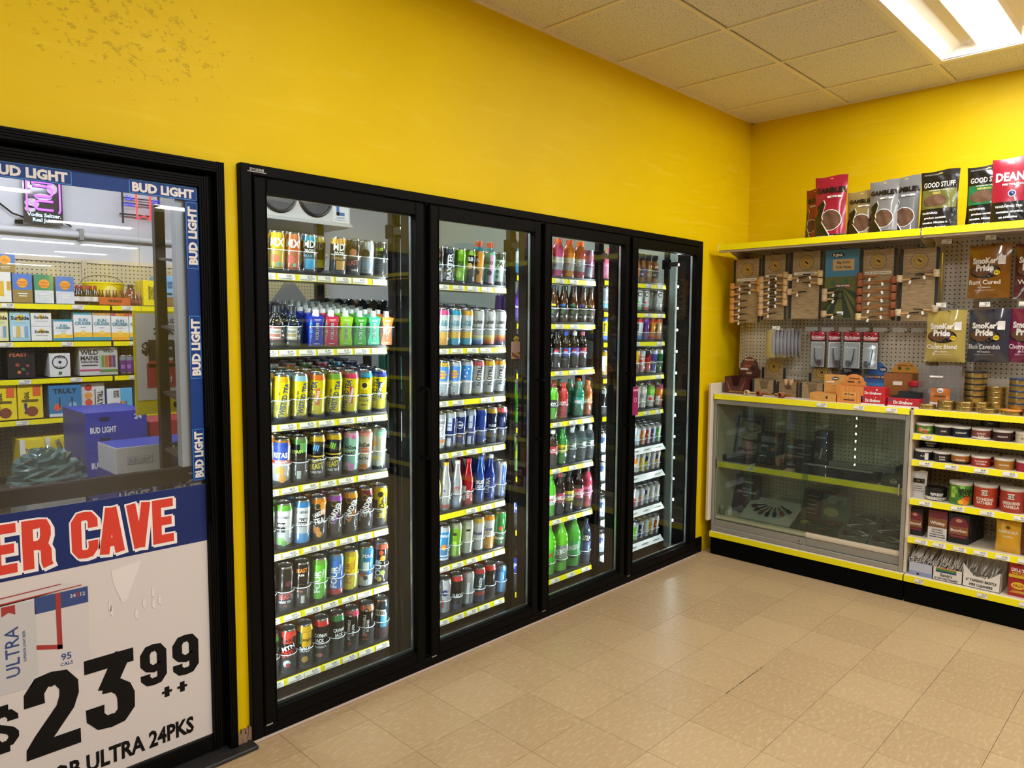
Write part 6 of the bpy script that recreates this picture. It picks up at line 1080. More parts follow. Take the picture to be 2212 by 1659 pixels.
for lab, c, sub, sc_, u, z in (('amber tobacco bag hanging from the peg hooks', '#865618', 'Rum Cured', '#efe3cc', 1.545, 1.757), ('maroon tobacco bag hanging beside the amber one', '#5a2420', 'Whiskey', '#efe3cc', 1.76, 1.752), ('pale yellow tobacco bag hanging from the peg hooks', '#b5a054', 'Classic Blend', '#f4efe2', 1.35, 1.395), ('charcoal tobacco bag hanging from the peg hooks', '#3b3a44', 'Black Cavendish', '#cfcbc6', 1.56, 1.40), ('magenta tobacco bag hanging from the peg hooks', '#741a42', 'Cherry Cream', '#efd8e2', 1.75, 1.405)):
    pouch('tobacco_bag', lab, 'bag', .205, .295, .05, c, sp(c, sub, sc_), u, .19, z, -.04 if u != 1.35 else .06, 0, False, False, gloss=mat(c, .14, 0, .8))
    hk = GP(MB().tube([(0, GD - .0, .02), (0, .16, .012), (0, .12, .02)], .002, 6).build('peg_hook', BLK2), u + .02, 0, z + .275); tag(hk, 'black wire peg hook carrying the ' + lab.split(' tobacco')[0] + ' tobacco bag', 'hook')
for u, z, q in ((1.35, 2.075, 'bare pegboard left of the amber bag'), (1.56, 2.08, 'amber tobacco bag'), (1.34, 1.72, 'pale yellow tobacco bag'), (1.55, 1.72, 'charcoal tobacco bag'), (1.73, 1.72, 'magenta tobacco bag')): tagplate(u, z, '28.79', q)

# ---- hanging pipe cards
WOOD = m_wood('printed_plank', '#7a6142', '#b39a70', 5, (3, 1, 26)); WOOD2 = m_wood('printed_plank_dark', '#6a5238', '#a08458', 5, (3, 1, 26)); STRAP = mat('#24251f', .6)
COB = lambda c: m_spot('cob_' + c, c, c, '#8a6a44', 320, .7)
COBS = {c: COB(c) for c in ('#c98a34', '#c9a478', '#d8c088', '#d3c09a', '#8a4424', '#b8a080')}
STEM = mat('#c79c62', .5); BIT = mat('#1a1614', .3); REDST = mat('#8a4a1c', .35)
_pm = {}
def pipe(label, group, col, loc_u, d, z, side, stem=STEM, bit=True, bend=0.):
    k = (col, stem.name, side)
    if k not in _pm:
        b = MB().lathe([(.0145, 0), (.017, .004), (.018, .020), (.017, .038), (.0158, .042), (.012, .042), (.0108, .022)], 14).mesh('tobacco_pipe', COBS[col], smooth=True)
        s = MB().tube([(side * .012, 0, .013), (side * .060, 0, .016)], [.0062, .0056], 8).mesh('stem', stem, smooth=True)
        t = MB().tube([(side * .058, 0, .016), (side * .085, -.001, .020), (side * .112, -.002, .020)], [.0046, .004, .0032], 7).mesh('bit', BIT if stem is STEM else mat('#a8641c', .3), smooth=True)
        g = MB().box(-.006, .006, -.012, -.0112, -.012, .008).mesh('price_flag', WHT); _pm[k] = (b, s, t, g)
    b, s, t, g = _pm[k]; o = link('tobacco_pipe', b); tag(o, label, 'pipe', group); GP(o, loc_u, d, z); link('stem', s, o); link('bit', t, o); q = link('price_flag', g, o); q.location = (side * .06, 0, .0); q.rotation_euler = (0, .3 * side, 0); return o
CARDS = [(.015, .225, 1.622, 2.058, 'first'), (.226, .408, 1.64, 2.075, 'second'), (.42, .635, 1.647, 2.082, 'third'), (.65, .855, 1.65, 2.078, 'fourth'), (.862, 1.072, 1.635, 2.066, 'fifth'), (1.088, 1.298, 1.63, 2.055, 'sixth')]
CL = ['wood print pipe card carrying amber cob pipes, next to the corner', 'wood print pipe card carrying pale cob pipes in two columns', 'wood print pipe card with only a few pipes left', 'blue and green sunburst pipe card', 'wood print pipe card carrying reddish brown pipes', 'wood print pipe card with four cream cob pipes']
for k, (a, b, z0, z1, nm) in enumerate(CARDS):
    w, h = b - a, z1 - z0; uc = (a + b) / 2; dd = .19
    o = MB().box(-w / 2, w / 2, 0, .004, 0, h).build('pipe_card', WOOD if k != 3 else mat('#3f7a9c', .4)); tag(o, CL[k], 'display card'); GP(o, uc, dd, z0, (-.06, -.04, 0, .02, 0, 0)[k]); o.rotation_euler[1] = 0
    hk = GP(MB().tube([(0, GD, h + .012), (0, dd - .02, h + .006), (0, dd - .05, h + .014)], .0022, 6).build('peg_hook', BLK2), uc, 0, z0); tag(hk, 'black wire peg hook carrying the %s pipe card from the corner' % nm, 'hook')
    t = MB(); f = FRONT(-.0006); f2 = FRONT(-.0011); f3 = FRONT(-.0016)
    if k != 3:
        t.rect(f, -w / 2, -w / 2 + .018, 0, h, 0); t.rect(f, w / 2 - .018, w / 2, 0, h, 0); r_ = w * .185; cz = h - .072
        t.ring(f, 0, cz, r_ * 1.16, r_ * 1.22, 3, 28); t.disc(f, 0, cz, r_, r_, 2, 24); t.ring(f2, 0, cz, r_ * .86, r_ * .9, 3, 24); t.ring(f2, 0, cz, r_ * .52, r_ * .56, 3, 24)
        for q in range(18): an = 2 * PI * q / 18; t.disc(f2, r_ * .71 * math.cos(an), cz + r_ * .71 * math.sin(an), r_ * .07, None, 3, 5)
        t.disc(f2, -.004, cz + .004, r_ * .18, None, 3, 8); t.disc(f2, .006, cz - .003, r_ * .2, None, 3, 8)
        if k in (0, 1, 2, 4): t.rect(f2, -w * .36, w * .36, h - .15, h - .133, 1); t.text(('#010 COUNTRY GENT', '#289 PATRIOT', '#459 PONY EXPRESS', '', '#1781 LET FREEDOM RING')[k], f3, 0, h - .1415, .0085, 3, maxw=w * .66)
        else: t.text('AUTHENTICALLY MADE IN THE USA', f2, 0, h - .145, .007, 3, maxw=w * .7); t.text('SINCE 1869', f2, 0, h - .156, .006, 3)
        t.build('print', [STRAP, TAGW, mat('#b8923a', .5), mat('#3a2a18', .6)], o)
    else:
        t.rect(f, -w / 2, w / 2, .0, .26, 1)
        for q in range(9):
            an = R(20 + q * 17.5); an2 = R(26 + q * 17.5); t.poly(f2, [(0, .16), (.24 * math.cos(an), .16 - .22 * math.sin(an)), (.24 * math.cos(an2), .16 - .22 * math.sin(an2))], 2) if False else None
        for q in range(8):
            an = PI + PI * (q + .15) / 8; an2 = PI + PI * (q + .6) / 8; R_ = .098; cl_ = lambda aa: (max(-w / 2, min(w / 2, .3 * math.cos(aa))), max(.002, .2 + .3 * math.sin(aa))); t.poly(f2, [(0, .2), cl_(an), cl_(an2)], 2)
        t.disc(f2, -.025, h - .032, .040, .016, 3, 18); t.text('FUJIMA', f3, -.025, h - .032, .016, 0, maxw=.06, bold=.05)
        t.rect(f2, -.055, .075, h - .13, h - .06, 4); t.text('Big Corn', f3, .01, h - .078, .016, 3); t.text('Cob Pipes', f3, .01, h - .108, .016, 3)
        for q, (x, zz) in enumerate(((-.05, .25), (-.02, .27), (.03, .26), (.06, .25), (0, .24))): t.disc(f2, x, zz - .03, .016, .02, 1 if q % 2 else 5, 8)
        t.rect(f2, -.035, .06, .195, .212, 6); t.text('100% NATURAL', f3, .012, .2035, .009, 0, maxw=.08); t.rect(f3, -.02, .02, .02, .042, 0)
        t.build('print', [WHT, mat('#5a5a26', .5), mat('#23301c', .5), mat('#15161a', .5), mat('#c0a06a', .5), mat('#2f5a34', .5), mat('#8a2a34', .5)], o)
def pcol(card, col, side, zs, group, lab, stem=STEM):
    a, b, z0, z1, nm = CARDS[card]; u = a + .008 if side > 0 else b - .008
    for zf in zs: pipe(lab, group, col, u, .19 - .0195, z0 + zf, side, stem)
pcol(0, '#c98a34', 1, [.23, .18, .13, .085, .04, -.005], 'amber cob pipes on the first card', 'amber cob pipe at the left edge of the corner pipe card'); pcol(0, '#c98a34', -1, [.255, .205], 'amber cob pipes right side', 'amber cob pipe at the right edge of the corner pipe card')
pcol(1, '#c9a478', 1, [.25, .205, .16, .115, .07, .025], 'pale cob pipes on the second card left', 'pale cob pipe in the left column of the second card'); pcol(1, '#c9a478', -1, [.274, .227, .182, .137, .092], 'pale cob pipes on the second card right', 'pale cob pipe in the right column of the second card')
pcol(2, '#d8c088', 1, [.25], None, 'lone straw coloured cob pipe at the left edge of the sparse card'); pcol(2, '#b8a080', 1, [.155], None, 'grey cob pipe halfway down the sparse card'); pcol(2, '#d8c088', -1, [.265, .215], 'straw cob pipes on the sparse card', 'straw coloured cob pipe at the right edge of the sparse card')
pcol(3, '#b8a080', 1, [.145, .105, .005], 'cob pipes on the sunburst card', 'tan cob pipe on the sunburst card')
pcol(4, '#8a4424', 1, [.25, .205, .155, .105, .055], 'brown pipes left column', 'reddish brown pipe in the left column of the brown pipe card', REDST); pcol(4, '#8a4424', -1, [.22, .17, .12, .07, .02], 'brown pipes right column', 'reddish brown pipe in the right column of the brown pipe card', REDST); pcol(4, '#d8c088', 1, [.002], None, 'straw cob pipe at the foot of the brown pipe card')
pcol(5, '#d3c09a', 1, [.23, .03], 'cream pipes left', 'cream cob pipe at the left edge of the last pipe card'); pcol(5, '#d3c09a', -1, [.255, .05], 'cream pipes right', 'cream cob pipe at the right edge of the last pipe card')

# ---- blister packs, foil bags, empty hooks
def blister(label, u, w, rz, flip, pc):
    o = MB().box(-w / 2, w / 2, 0, .0015, 0, .235).build('pipe_blister_pack', mat('#c9c4be', .4)); tag(o, label, 'blister pack'); GP(o, u, .26, 1.328, rz)
    t = MB(); f = FRONT(-.0006); f2 = FRONT(-.0011); t.rect(f, -w / 2, w / 2, .178, .235, 0); t.rect(f, -w / 2, w / 2, .170, .179, 1); t.text('Dr.Grabow', f2, 0, .2, .018, 2, maxw=w * .86, bold=.04); t.disc(f2, w * .3, .224, .005, None, 2, 8); t.rect(f2, -w * .38, w * .3, .184, .187, 2)
    for r in ((-w / 2, -w / 2 + .004, 0, .235), (w / 2 - .004, w / 2, 0, .235), (-w / 2, w / 2, 0, .004)): t.rect(f, *r, 1)
    t.rect(f, -w * .3, w * .28, .13, .138, 2); t.build('print', [mat('#b51f32', .4), INK, WHT], o)
    s = -1 if flip else 1
    p = MB().lathe([(.008, .0), (.014, .006), (.015, .018), (.013, .034), (.010, .034), (.009, .02)], 12, (s * .016, -.016, .018)); p.tube([(s * .01, -.016, .026), (-s * .004, -.016, .034), (-s * .014, -.014, .07), (-s * .018, -.012, .13)], [.007, .006, .0045, .003], 8); p.build('pipe', mat(pc, .25, 0, .4), o, smooth=True)
    MB().box(-w / 2 + .008, w / 2 - .008, -.032, -.001, .01, .165).build('bubble', CLR, o, bevel=.008)
    hk = GP(MB().tube([(0, GD - .26, .0), (0, -.03, -.006), (0, -.05, .0)], .002, 6).build('peg_hook', BLK2), u, .26, 1.328 + .222); tag(hk, 'black wire peg hook carrying the ' + label, 'hook')
    return o
blister('red topped blister pack with a maroon pipe leaning left', .595, .098, 0, False, '#3a1418'); blister('red topped blister pack turned edge on', .70, .098, 1.05, False, '#3a1a1c')
blister('red topped blister pack with a black pipe', .81, .108, 0, True, '#14181a'); blister('red topped blister pack with a dark brown pipe', .92, .095, 0, True, '#221414')
for k in range(8):
    o = pouch('foil_pouch', 'crinkled silver foil pouch in the bundle on one hook', 'pouch', .105, .185, .026, '#8a8a8c', (), .335 + k * .015, .12 + k * .026, 1.388 + .004 * (k % 3), -.55 - .03 * k, .0, False, False, 'silver foil pouches bundled on a hook', gloss=mat('#c9c9cb', .3, .55))
hk = GP(MB().tube([(0, GD, .0), (0, .14, -.006), (0, .12, .0)], .002, 6).build('peg_hook', BLK2), .395, 0, 1.57); tag(hk, 'black wire peg hook carrying the foil pouches', 'hook'); o = GP(MB().box(-.03, .03, -.0008, .0008, -.015, .015).build('hook_ticket', CLR), .375, .11, 1.585); tag(o, 'white price ticket above the foil pouches', 'price ticket'); t = link('ticket_print', price_tag_mesh('4.49', .05), o); t.location = (0, -.001, 0)
for k, u in enumerate((.585, .69, .80, .905, 1.01, 1.12, 1.225)):
    e = MB().box(-.04, .04, -.0008, .0008, -.014, .014).build('label_plate', glass('dull_plastic', '#e0d8c8', .3, 1.4, .2)); GP(e, u - .04, .27, 1.577); tag(e, 'clear plastic label plate on an empty-ended peg hook', 'label plate', 'clear label plates on the hooks'); MB().tube([(.04, .10, .0), (.05, .02, -.008), (.05, -.06, -.014), (.05, -.075, -.004)], .0019, 6).build('hook_arm', BLK2, e)
# ---- counter displays
CT = 1.1315
def boxg(name, label, cat, u, d, z, w, dep, h, c, ops=(), rz=0., mats=None, group=None):
    o = MB().box(-w / 2, w / 2, 0, dep, 0, h).build(name, mats or mat(c, .45), bevel=.0012); tag(o, label, cat, group); GP(o, u, d, z, rz)
    if ops: fprint(o, ops, w, h)
    return o
def fprint(o, ops, w, h, y=0., name='print'):
    t = MB(); ms = []; fi = lambda c: ms.index(c) if c in ms else (ms.append(c) or len(ms) - 1); lay = .0005
    for op in ops:
        f = FRONT(y - lay); lay += .0003; k = op[0]
        if k == 'r': t.rect(f, op[2] * w - w / 2, op[3] * w - w / 2, op[4] * h, op[5] * h, fi(op[1]))
        elif k == 'o': t.disc(f, op[2] * w - w / 2, op[3] * h, op[4] * w, op[5] * w if len(op) > 5 else None, fi(op[1]))
        elif k == 'g': t.ring(f, op[2] * w - w / 2, op[3] * h, op[4] * w * .9, op[4] * w, fi(op[1]))
        elif k == 'p': t.poly(f, [(a * w - w / 2, b * h) for a, b in op[2]], fi(op[1]))
        elif k == 't': t.text(op[1], f, op[3] * w - w / 2, op[4] * h, op[5] * h, fi(op[2]), R(op[7]) if len(op) > 7 else 0, maxw=(op[6] if len(op) > 6 else .85) * w, bold=.035)
    t.build(name, [CR(c) if c == 'TOB' else mat(c, .5) for c in ms], o)
def display(label, u, d, w, dep, fh, hh, m, mi=None, ops=(), hops=(), arch=True, notch=0., rz=0., hw=None, ha=.0):
    """counter display carton: open tray with notched front and arched header card"""
    o = MB(); o.box(-w / 2, w / 2, 0, dep, 0, .003); o.box(-w / 2, -w / 2 + .002, 0, dep, .003, fh); o.box(w / 2 - .002, w / 2, 0, dep, .003, fh); o.box(-w / 2 + .002, w / 2 - .002, dep - .002, dep, .003, fh)
    n_ = notch * fh; o.ext([(-w / 2 + .002, .003), (w / 2 - .002, .003), (w / 2 - .002, fh), (w * .22, fh), (w * .12, fh - n_), (-w * .12, fh - n_), (-w * .22, fh), (-w / 2 + .002, fh)], 0, .002)
    b = o.build('counter_display', m); tag(b, label, 'display box'); GP(b, u, d, CT, rz)
    W2 = (hw or w) / 2; P = [(-W2, 0), (W2, 0)]
    if arch: P += [(W2, (hh - fh) * .35)] + [(W2 * .82 * math.cos(PI * i / 12), (hh - fh) * (.45 + .55 * math.sin(PI * i / 12))) for i in range(13)] + [(-W2, (hh - fh) * .35)]
    else: P += [(W2, hh - fh), (-W2, hh - fh)]
    hd_ = MB().ext(P, 0, .002).build('header_card', mi or m, b); hd_.location = (ha, dep - .004, fh - .001)
    if ops: fprint(b, ops, w, fh)
    if hops: fprint(hd_, hops, 2 * W2, hh - fh)
    return b
BRN = mat('#4a2018', .45)
display('maroon pipe display box with round header in the corner', .105, .10, .165, .16, .115, .25, BRN, None, [('p', '#8a4434', [(.1, .75), (.28, .3), (.34, .25), (.2, .2), (.06, .8)]), ('p', '#8a4434', [(.9, .75), (.72, .3), (.66, .25), (.8, .2), (.94, .8)]), ('t', 'MEERSCHAUM', '#b8863c', .5, .12, .1)], [('o', '#6a3426', .5, .55, .3), ('t', 'MISSOURI', '#d8c09a', .5, .86, .09), ('r', '#b8623c', .3, .7, .5, .56), ('o', '#2a1410', .66, .42, .12), ('r', '#e0d8cc', .1, .45, .32, .42), ('t', 'PIPES', '#d8c09a', .5, .16, .1)], notch=.55, ha=.02)
lg = [('o', '#b8923a', .5, .56, .28), ('g', '#3a2a18', .5, .56, .24), ('g', '#3a2a18', .5, .56, .14), ('o', '#3a2a18', .5, .56, .06), ('r', '#24251f', 0, .1, 0, .5), ('r', '#24251f', .9, 1, 0, .5)]
stp = [('r', '#24251f', .0, .1, 0, 1), ('r', '#24251f', .9, 1, 0, 1)]
display('wood print pipe display with round header beside the maroon one', .29, .14, .17, .15, .105, .255, WOOD, None, stp, lg, notch=.6)
display('low wood print pipe display without stock header', .46, .13, .145, .15, .10, .105, WOOD2, None, stp, (), arch=False, notch=.5)
display('wood print pipe display behind the orange tray', .617, .14, .165, .15, .10, .215, WOOD, None, stp, lg, notch=.7)
def lpipe(label, u, d, z, col, rz, stem=STEM, up=False):
    o = pipe(label, None, col, u, d, z, 1, stem); o.rotation_euler = (PI / 2, 0, -PI / 2 + rz) if not up else (0, R(70), -PI / 2 + rz); return o
lpipe('pale cob pipe lying at the front of the counter', .215, .06, CT + .0182, '#d8c088', .2); lpipe('dark cob pipe lying beside the pale one on the counter', .32, .05, CT + .0182, '#8a4424', -.2, REDST); lpipe('pinkish cob pipe lying farther along the counter', .44, .04, CT + .0182, '#c9a478', 2.6); lpipe('brown pipe lying beside the pinkish cob pipe', .475, .05, CT + .0182, '#8a4424', -.4, REDST)
for k, u in enumerate((.42, .455)): pipe('tan cob pipe resting in the low wood print display', 'cob pipes in the low display', '#c9a478', u, .19, CT + .07, 1 if k else -1)
OW = m_wood('pale_wood_print', '#c98a3c', '#e0a95c', 6, (3, 1, 12)); OW2 = m_wood('orange_plank_print', '#c9702a', '#e8a050', 8, (30, 1, 1))
display('pale wood tray display with small oval logo', .735, .02, .165, .11, .05, .165, OW, None, [('r', '#a8642c', .05, .2, .3, .38), ('r', '#2a2018', .6, .66, .3, .7)], [('o', '#16130f', .5, .78, .16, .09), ('t', 'FUJIMA', W_, .5, .78, .07, .24), ('r', '#ece6da', .1, .45, .55, .62), ('r', '#2a2018', .4, .55, .36, .38)], arch=False, hw=.135, ha=.03)
display('orange plank print display with arched header', .89, .02, .155, .08, .105, .175, OW2, None, [('p', '#e0a050', [(.25, .65), (.75, .65), (.75, .35), (.25, .35)]), ('t', 'KS Tools', '#3a1f12', .5, .52, .12, .36), ('r', '#241814', .3, .7, .16, .22)], [('t', 'KS Smoking', '#3a1f12', .5, .62, .14, .6), ('r', '#241814', .2, .5, .26, .36), ('o', '#8a5a2c', .72, .32, .06)], hw=.135)
display('dark purple display header behind the blister packs', .78, .21, .155, .13, .06, .235, mat('#3a2c3c', .45), None, [], [('o', '#16121a', .4, .7, .2, .12), ('t', 'FUJIMA', W_, .4, .7, .1, .3), ('r', '#6a2434', .1, .9, .2, .36), ('t', 'CORN COB', '#d8c8b0', .5, .28, .08)])
display('sky blue display header with grass print', .94, .21, .15, .13, .09, .245, mat('#2f4a30', .6), mat('#3f74b8', .45), [('r', '#4a7a3a', 0, 1, .3, .7)], [('o', '#1a2a4a', .75, .7, .16, .12), ('t', 'FUJIMA', W_, .75, .7, .1, .24), ('r', '#6a2a34', .12, .9, .3, .46), ('t', 'CORN COB PIPES', '#e0d0b0', .5, .38, .08), ('r', '#5a96d8', 0, 1, .0, .14)])
display('amber arched pipe display with brown front', 1.105, .19, .15, .14, .185, .25, mat('#8a5220', .5), mat('#cf8a2a', .45), [('r', '#dcd2c0', .34, .68, .62, .74)], [('t', 'NATURAL COB', '#3a2412', .5, .68, .14, .6), ('o', '#2a3a24', .3, .4, .07), ('o', '#5a7a34', .6, .38, .09, .05)])
for k, (u, d) in enumerate(((1.045, .14), (1.075, .12), (1.10, .15), (1.125, .12), (1.155, .15), (1.14, .17), (1.175, .13))):
    o = MB().lathe([(.010, 0), (.0125, .003), (.013, .016), (.012, .026), (.009, .026)], 12).build('cob_bowl', COBS['#c9a478'], smooth=True); GP(o, u, d, CT + .004 + (.012 if k % 2 else 0)); o.rotation_euler = (PI / 2 * (k % 2), 0, k); o.location.z = CT + (.0135 if k % 2 else .001); tag(o, 'loose cob pipe bowl before the amber display', 'pipe bowl', 'loose cob bowls on the counter')
jr = MB().lathe([(.038, 0), (.041, .006), (.041, .1), (.036, .112), (.034, .116)], 24).build('plastic_jar', glass('jar', '#e6e0d6', .08, 1.4, .05), smooth=True); GP(jr, 1.215, .17, CT); tag(jr, 'clear plastic jar with red lid on the counter', 'jar'); MB().lathe([(.042, .116), (.043, .119), (.043, .142), (.04, .145)], 24).build('lid', mat('#b8202a', .4), jr, smooth=True)
gr = [('t', 'Dr.Grabow', W_, .5, .52, .36, .62), ('r', '#3a4a8a', .05, .15, .6, .85), ('r', '#e9ded4', 0, 1, 0, .16), ('o', W_, .62, .86, .02)]
boxg('pipe_filter_box', 'red filter box lying below another red box', 'box', 1.025, .02, CT, .135, .1, .052, '#c01f28', gr)
o = boxg('pipe_filter_box', 'red filter box raised on the lower red box', 'box', 1.022, .03, CT + .0522, .128, .085, .052, '#c41f28', [('t', 'Dr.Grabow', W_, .5, .34, .3, .74), ('o', W_, .66, .72, .035), ('r', '#3a4a8a', .06, .16, .7, .9)])
o = boxg('pipe_filter_box', 'wide red filter box under the black tray', 'box', 1.19, .02, CT, .165, .1, .052, '#b81c26', gr); 
bt_ = MB().ext([(-.08, 0), (.075, 0), (.075, .034), (-.035, .040), (-.04, .018), (-.08, .008)], 0, .07).build('black_tray', mat('#101010', .3)); GP(bt_, 1.195, .035, CT + .0522); tag(bt_, 'black plastic tray on the wide red filter box', 'tray')
# ---- second bay counter: zip bag, tins
zb = pouch('zip_bag', 'clear zip bag of tobacco with orange label', 'bag', .225, .245, .06, '#888888', [('r', '#b8692c', .34, .78, .14, .48), ('r', '#e9e4dc', .34, .78, .02, .14), ('o', '#ece6dc', .56, .42, .07, .06), ('t', 'CD', K_, .56, .42, .05), ('r', '#5a3414', .42, .7, .28, .31), ('r', '#ddd6ce', .3, .6, .72, .76)], 1.345, .12, CT, 0., 0., True, False, gloss=glass('zip_film', '#cfc4ba', .12, 1.45, .12))
MB().lathe([(.07, .004), (.085, .03), (.075, .09), (.04, .12)], 16).build('tobacco_fill', TOB, zb, smooth=True).scale = (1.15, .26, 1)
o = pouch('sample_bag', 'small clear bag with white print on a hook', 'bag', .075, .2, .03, '#999999', [('r', '#c9c4bc', .1, .6, .5, .9), ('g', '#8a2a34', .4, .55, .2), ('o', '#d8c82c', .4, .12, .12, .06)], 1.27, .25, 1.37, 0., 0., False, False, gloss=glass('zip_film', '#cfc4ba', .12, 1.45, .12))
GOLD = mat('#b59a5a', .28, .85); _tin = {}
def tin(label, group, u, d, z, r=.05, h=.026, lid=None, body=None, ops=None, lidw=None, name='tobacco_tin', cat='tin', face=None):
    lh = .008 if ops is None else .012 if h < .08 else .016
    k = (r, h, lid, body, id(ops) if ops else 0, lidw)
    b = MB().lathe([(r * .97, 0, 0), (r * .985, .002, 0), (r * .985, h - lh, 0)], 28).mesh(name, GOLD if body is None else mat(body, .4), smooth=True)
    o = link(name, b); tag(o, label, cat, group); GP(o, u, d, z + .0006)
    l = MB().lathe([(r * .985, h - lh), (r * 1.005, h - lh + .001), (r * 1.005, h - .0015), (r * .98, h)], 28).build('lid', (GOLD if lid is None else mat(lid, .35, .0)), o, smooth=True)
    if ops:
        fa = math.degrees(math.atan2((CAM.y - (GY0 - u)) * -1, -(CAM.x - (GX + d)))) if face is None else face
        t, ms = do_print(ops, r * .985, h, fa); t.build('label_print', ms, o)
    return o
for k in range(5): tin('gold tin with dark rim in the tall stack beside the zip bag', 'tall stack of dark rimmed tins', 1.515, .17, CT + .05 + k * .0335, .055, .033, '#14161c')
o = boxg('tin_riser', 'dark riser block under the tall tin stack', 'block', 1.515, .12, CT, .1, .1, .05, '#1a1a1c')
for k in range(4): tin('plain gold tin in the short stack between tall stacks', 'short stack of gold tins', 1.62, .17, CT + .025 + k * .0285, .05, .028)
o = boxg('tin_riser', 'tan riser block under the short tin stack', 'block', 1.62, .125, CT, .09, .09, .025, '#8a7a54')
for k in range(5): tin('gold tin with blue rim in the outer tall stack', 'tall stack of blue rimmed tins', 1.735, .12, CT + .03 + k * .0325, .055, .032, '#22345c')
o = boxg('tin_riser', 'blue riser block under the blue rimmed stack', 'block', 1.735, .075, CT, .1, .1, .03, '#22304c')
for k, (u, d, lv) in enumerate(((1.305, .055, 1), (1.40, .06, 2), (1.49, .06, 2), (1.555, .115, 2), (1.60, .055, 1), (1.655, .11, 1))):
    for q in range(lv): tin('low gold tin near the front edge of the counter', 'low gold tins along the counter front', u, d if u not in (1.6,) else .05, CT + q * .0265, .046 if u < 1.35 else .043, .026)
tin('gold tin with orange lid at the counter front', None, 1.71, .05, CT, .047, .028, '#d8862c'); tin('gold tin with red rim lying behind the front tins', None, 1.80, .05, CT, .046, .026, '#6a1c2a')
# ---- shelves of labelled tins
lbl = lambda c, t1, t2=None, tc='#e6ddd0', ex=(): [('b', c, .04, .76)] + list(ex) + [('t', t1, tc, 0, .52 if t2 else .42, .0085, 0, .062)] + ([('t', t2, tc, 0, .27, .0085, 0, .055)] if t2 else [])
TZ = S2Z[1]
for u, c, t1, t2, lab in ((1.302, '#4f7a2c', 'AUTUMN', None, 'green and orange leaf print tobacco tin'), (1.396, '#2c2224', 'CASK', None, 'dark brown tobacco tin with light script'), (1.482, '#16232c', 'ELEPHANT', None, 'dark teal tobacco tin'), (1.578, '#8a4a44', 'BURLEY', 'RUBY', 'rose tobacco tin with white foot'), (1.676, '#3a1f24', 'PEGASUS', None, 'maroon tobacco tin with white name'), (1.778, '#d6cbb4', 'BURLEY', None, 'cream tobacco tin')):
    ex = ([('o', '#d8762c', -30, .4, .014), ('o', '#c8542c', 4, .25, .012), ('o', '#7aa43a', 26, .5, .013)] if c == '#4f7a2c' else [('b', '#e3dcd0', .04, .2)] if c == '#8a4a44' else [])
    tin(lab + ' on the upper tin shelf', None, u, .058, TZ, .046, .058, '#e3ddd2', c, lbl(c, t1, t2, '#e6ddd0' if c != '#d6cbb4' else '#4a3a2c', ex))
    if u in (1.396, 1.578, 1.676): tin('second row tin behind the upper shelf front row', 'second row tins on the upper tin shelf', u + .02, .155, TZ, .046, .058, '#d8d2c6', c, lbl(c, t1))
tin('brown tin stacked on the second row of the upper tin shelf', None, 1.598, .155, TZ + .0585, .046, .05, '#d8d2c6', '#2e1f18', lbl('#2e1f18', '1917'))
TZ = S2Z[2]
for u, c, t1, t2, lab in ((1.302, '#171c2c', 'FLAKE', None, 'navy tobacco tin with barcode'), (1.396, '#241f1a', 'DARK', 'RAKE', 'black tobacco tin with grey print'), (1.485, '#a8662c', 'VIRGINIA', None, 'amber tobacco tin with black foot'), (1.583, '#a83226', 'FOUNDING', 'FATHERS', 'red short tobacco tin'), (1.69, '#b0742a', 'VIRGINIA', None, 'ochre tobacco tin'), (1.79, '#a81f34', 'RED', None, 'crimson tobacco tin')):
    ex = ([('p', '#e6e2dc', 18, 12, .06, .7)] if c == '#171c2c' else [('b', '#16120f', .04, .26)] if c == '#a8662c' else [])
    tin(lab + ' on the middle tin shelf', None, u, .058, TZ, .046, .058, '#e3ddd2', c, lbl(c, t1, t2, '#e6ddd0', ex))
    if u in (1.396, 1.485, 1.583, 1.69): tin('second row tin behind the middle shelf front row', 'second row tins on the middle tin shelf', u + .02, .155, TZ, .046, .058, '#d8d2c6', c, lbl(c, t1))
tin('black tin stacked on the second row of the middle tin shelf', None, 1.31, .155, TZ + .0, .046, .058, '#d8d2c6', '#171a20', lbl('#171a20', 'FIDDLER')); tin('black tin topping the second row of the middle tin shelf', None, 1.31, .155, TZ + .0585, .046, .055, '#26262a', '#171a20', lbl('#171a20', 'THE FIDDLER', 'FLAKE'))
TZ = S2Z[3]
o = pouch('sample_bag', 'white tobacco sachet with black label on the can shelf', 'bag', .085, .155, .04, '#c4c0ba', [('r', '#1a1412', .15, .85, .55, .72), ('t', 'TT', '#b8862c', .5, .63, .07), ('r', '#4a4642', .3, .7, .42, .44), ('r', '#4a4642', .25, .75, .34, .36), ('r', '#2a2624', .15, .85, .26, .27)], 1.285, .06, TZ, .0, 0, True, False)
tin('wide black tobacco tin with white band on the can shelf', None, 1.37, .075, TZ, .055, .072, '#191715', '#191715', [('b', '#dcd6cc', .06, .3), ('t', 'SMOKER FRIENDLY', W_, 6, .56, .009, 0, .07), ('t', 'PIPE TOBACCO', W_, 6, .44, .008, 0, .06), ('t', 'Tobacco', K_, 20, .2, .007)])
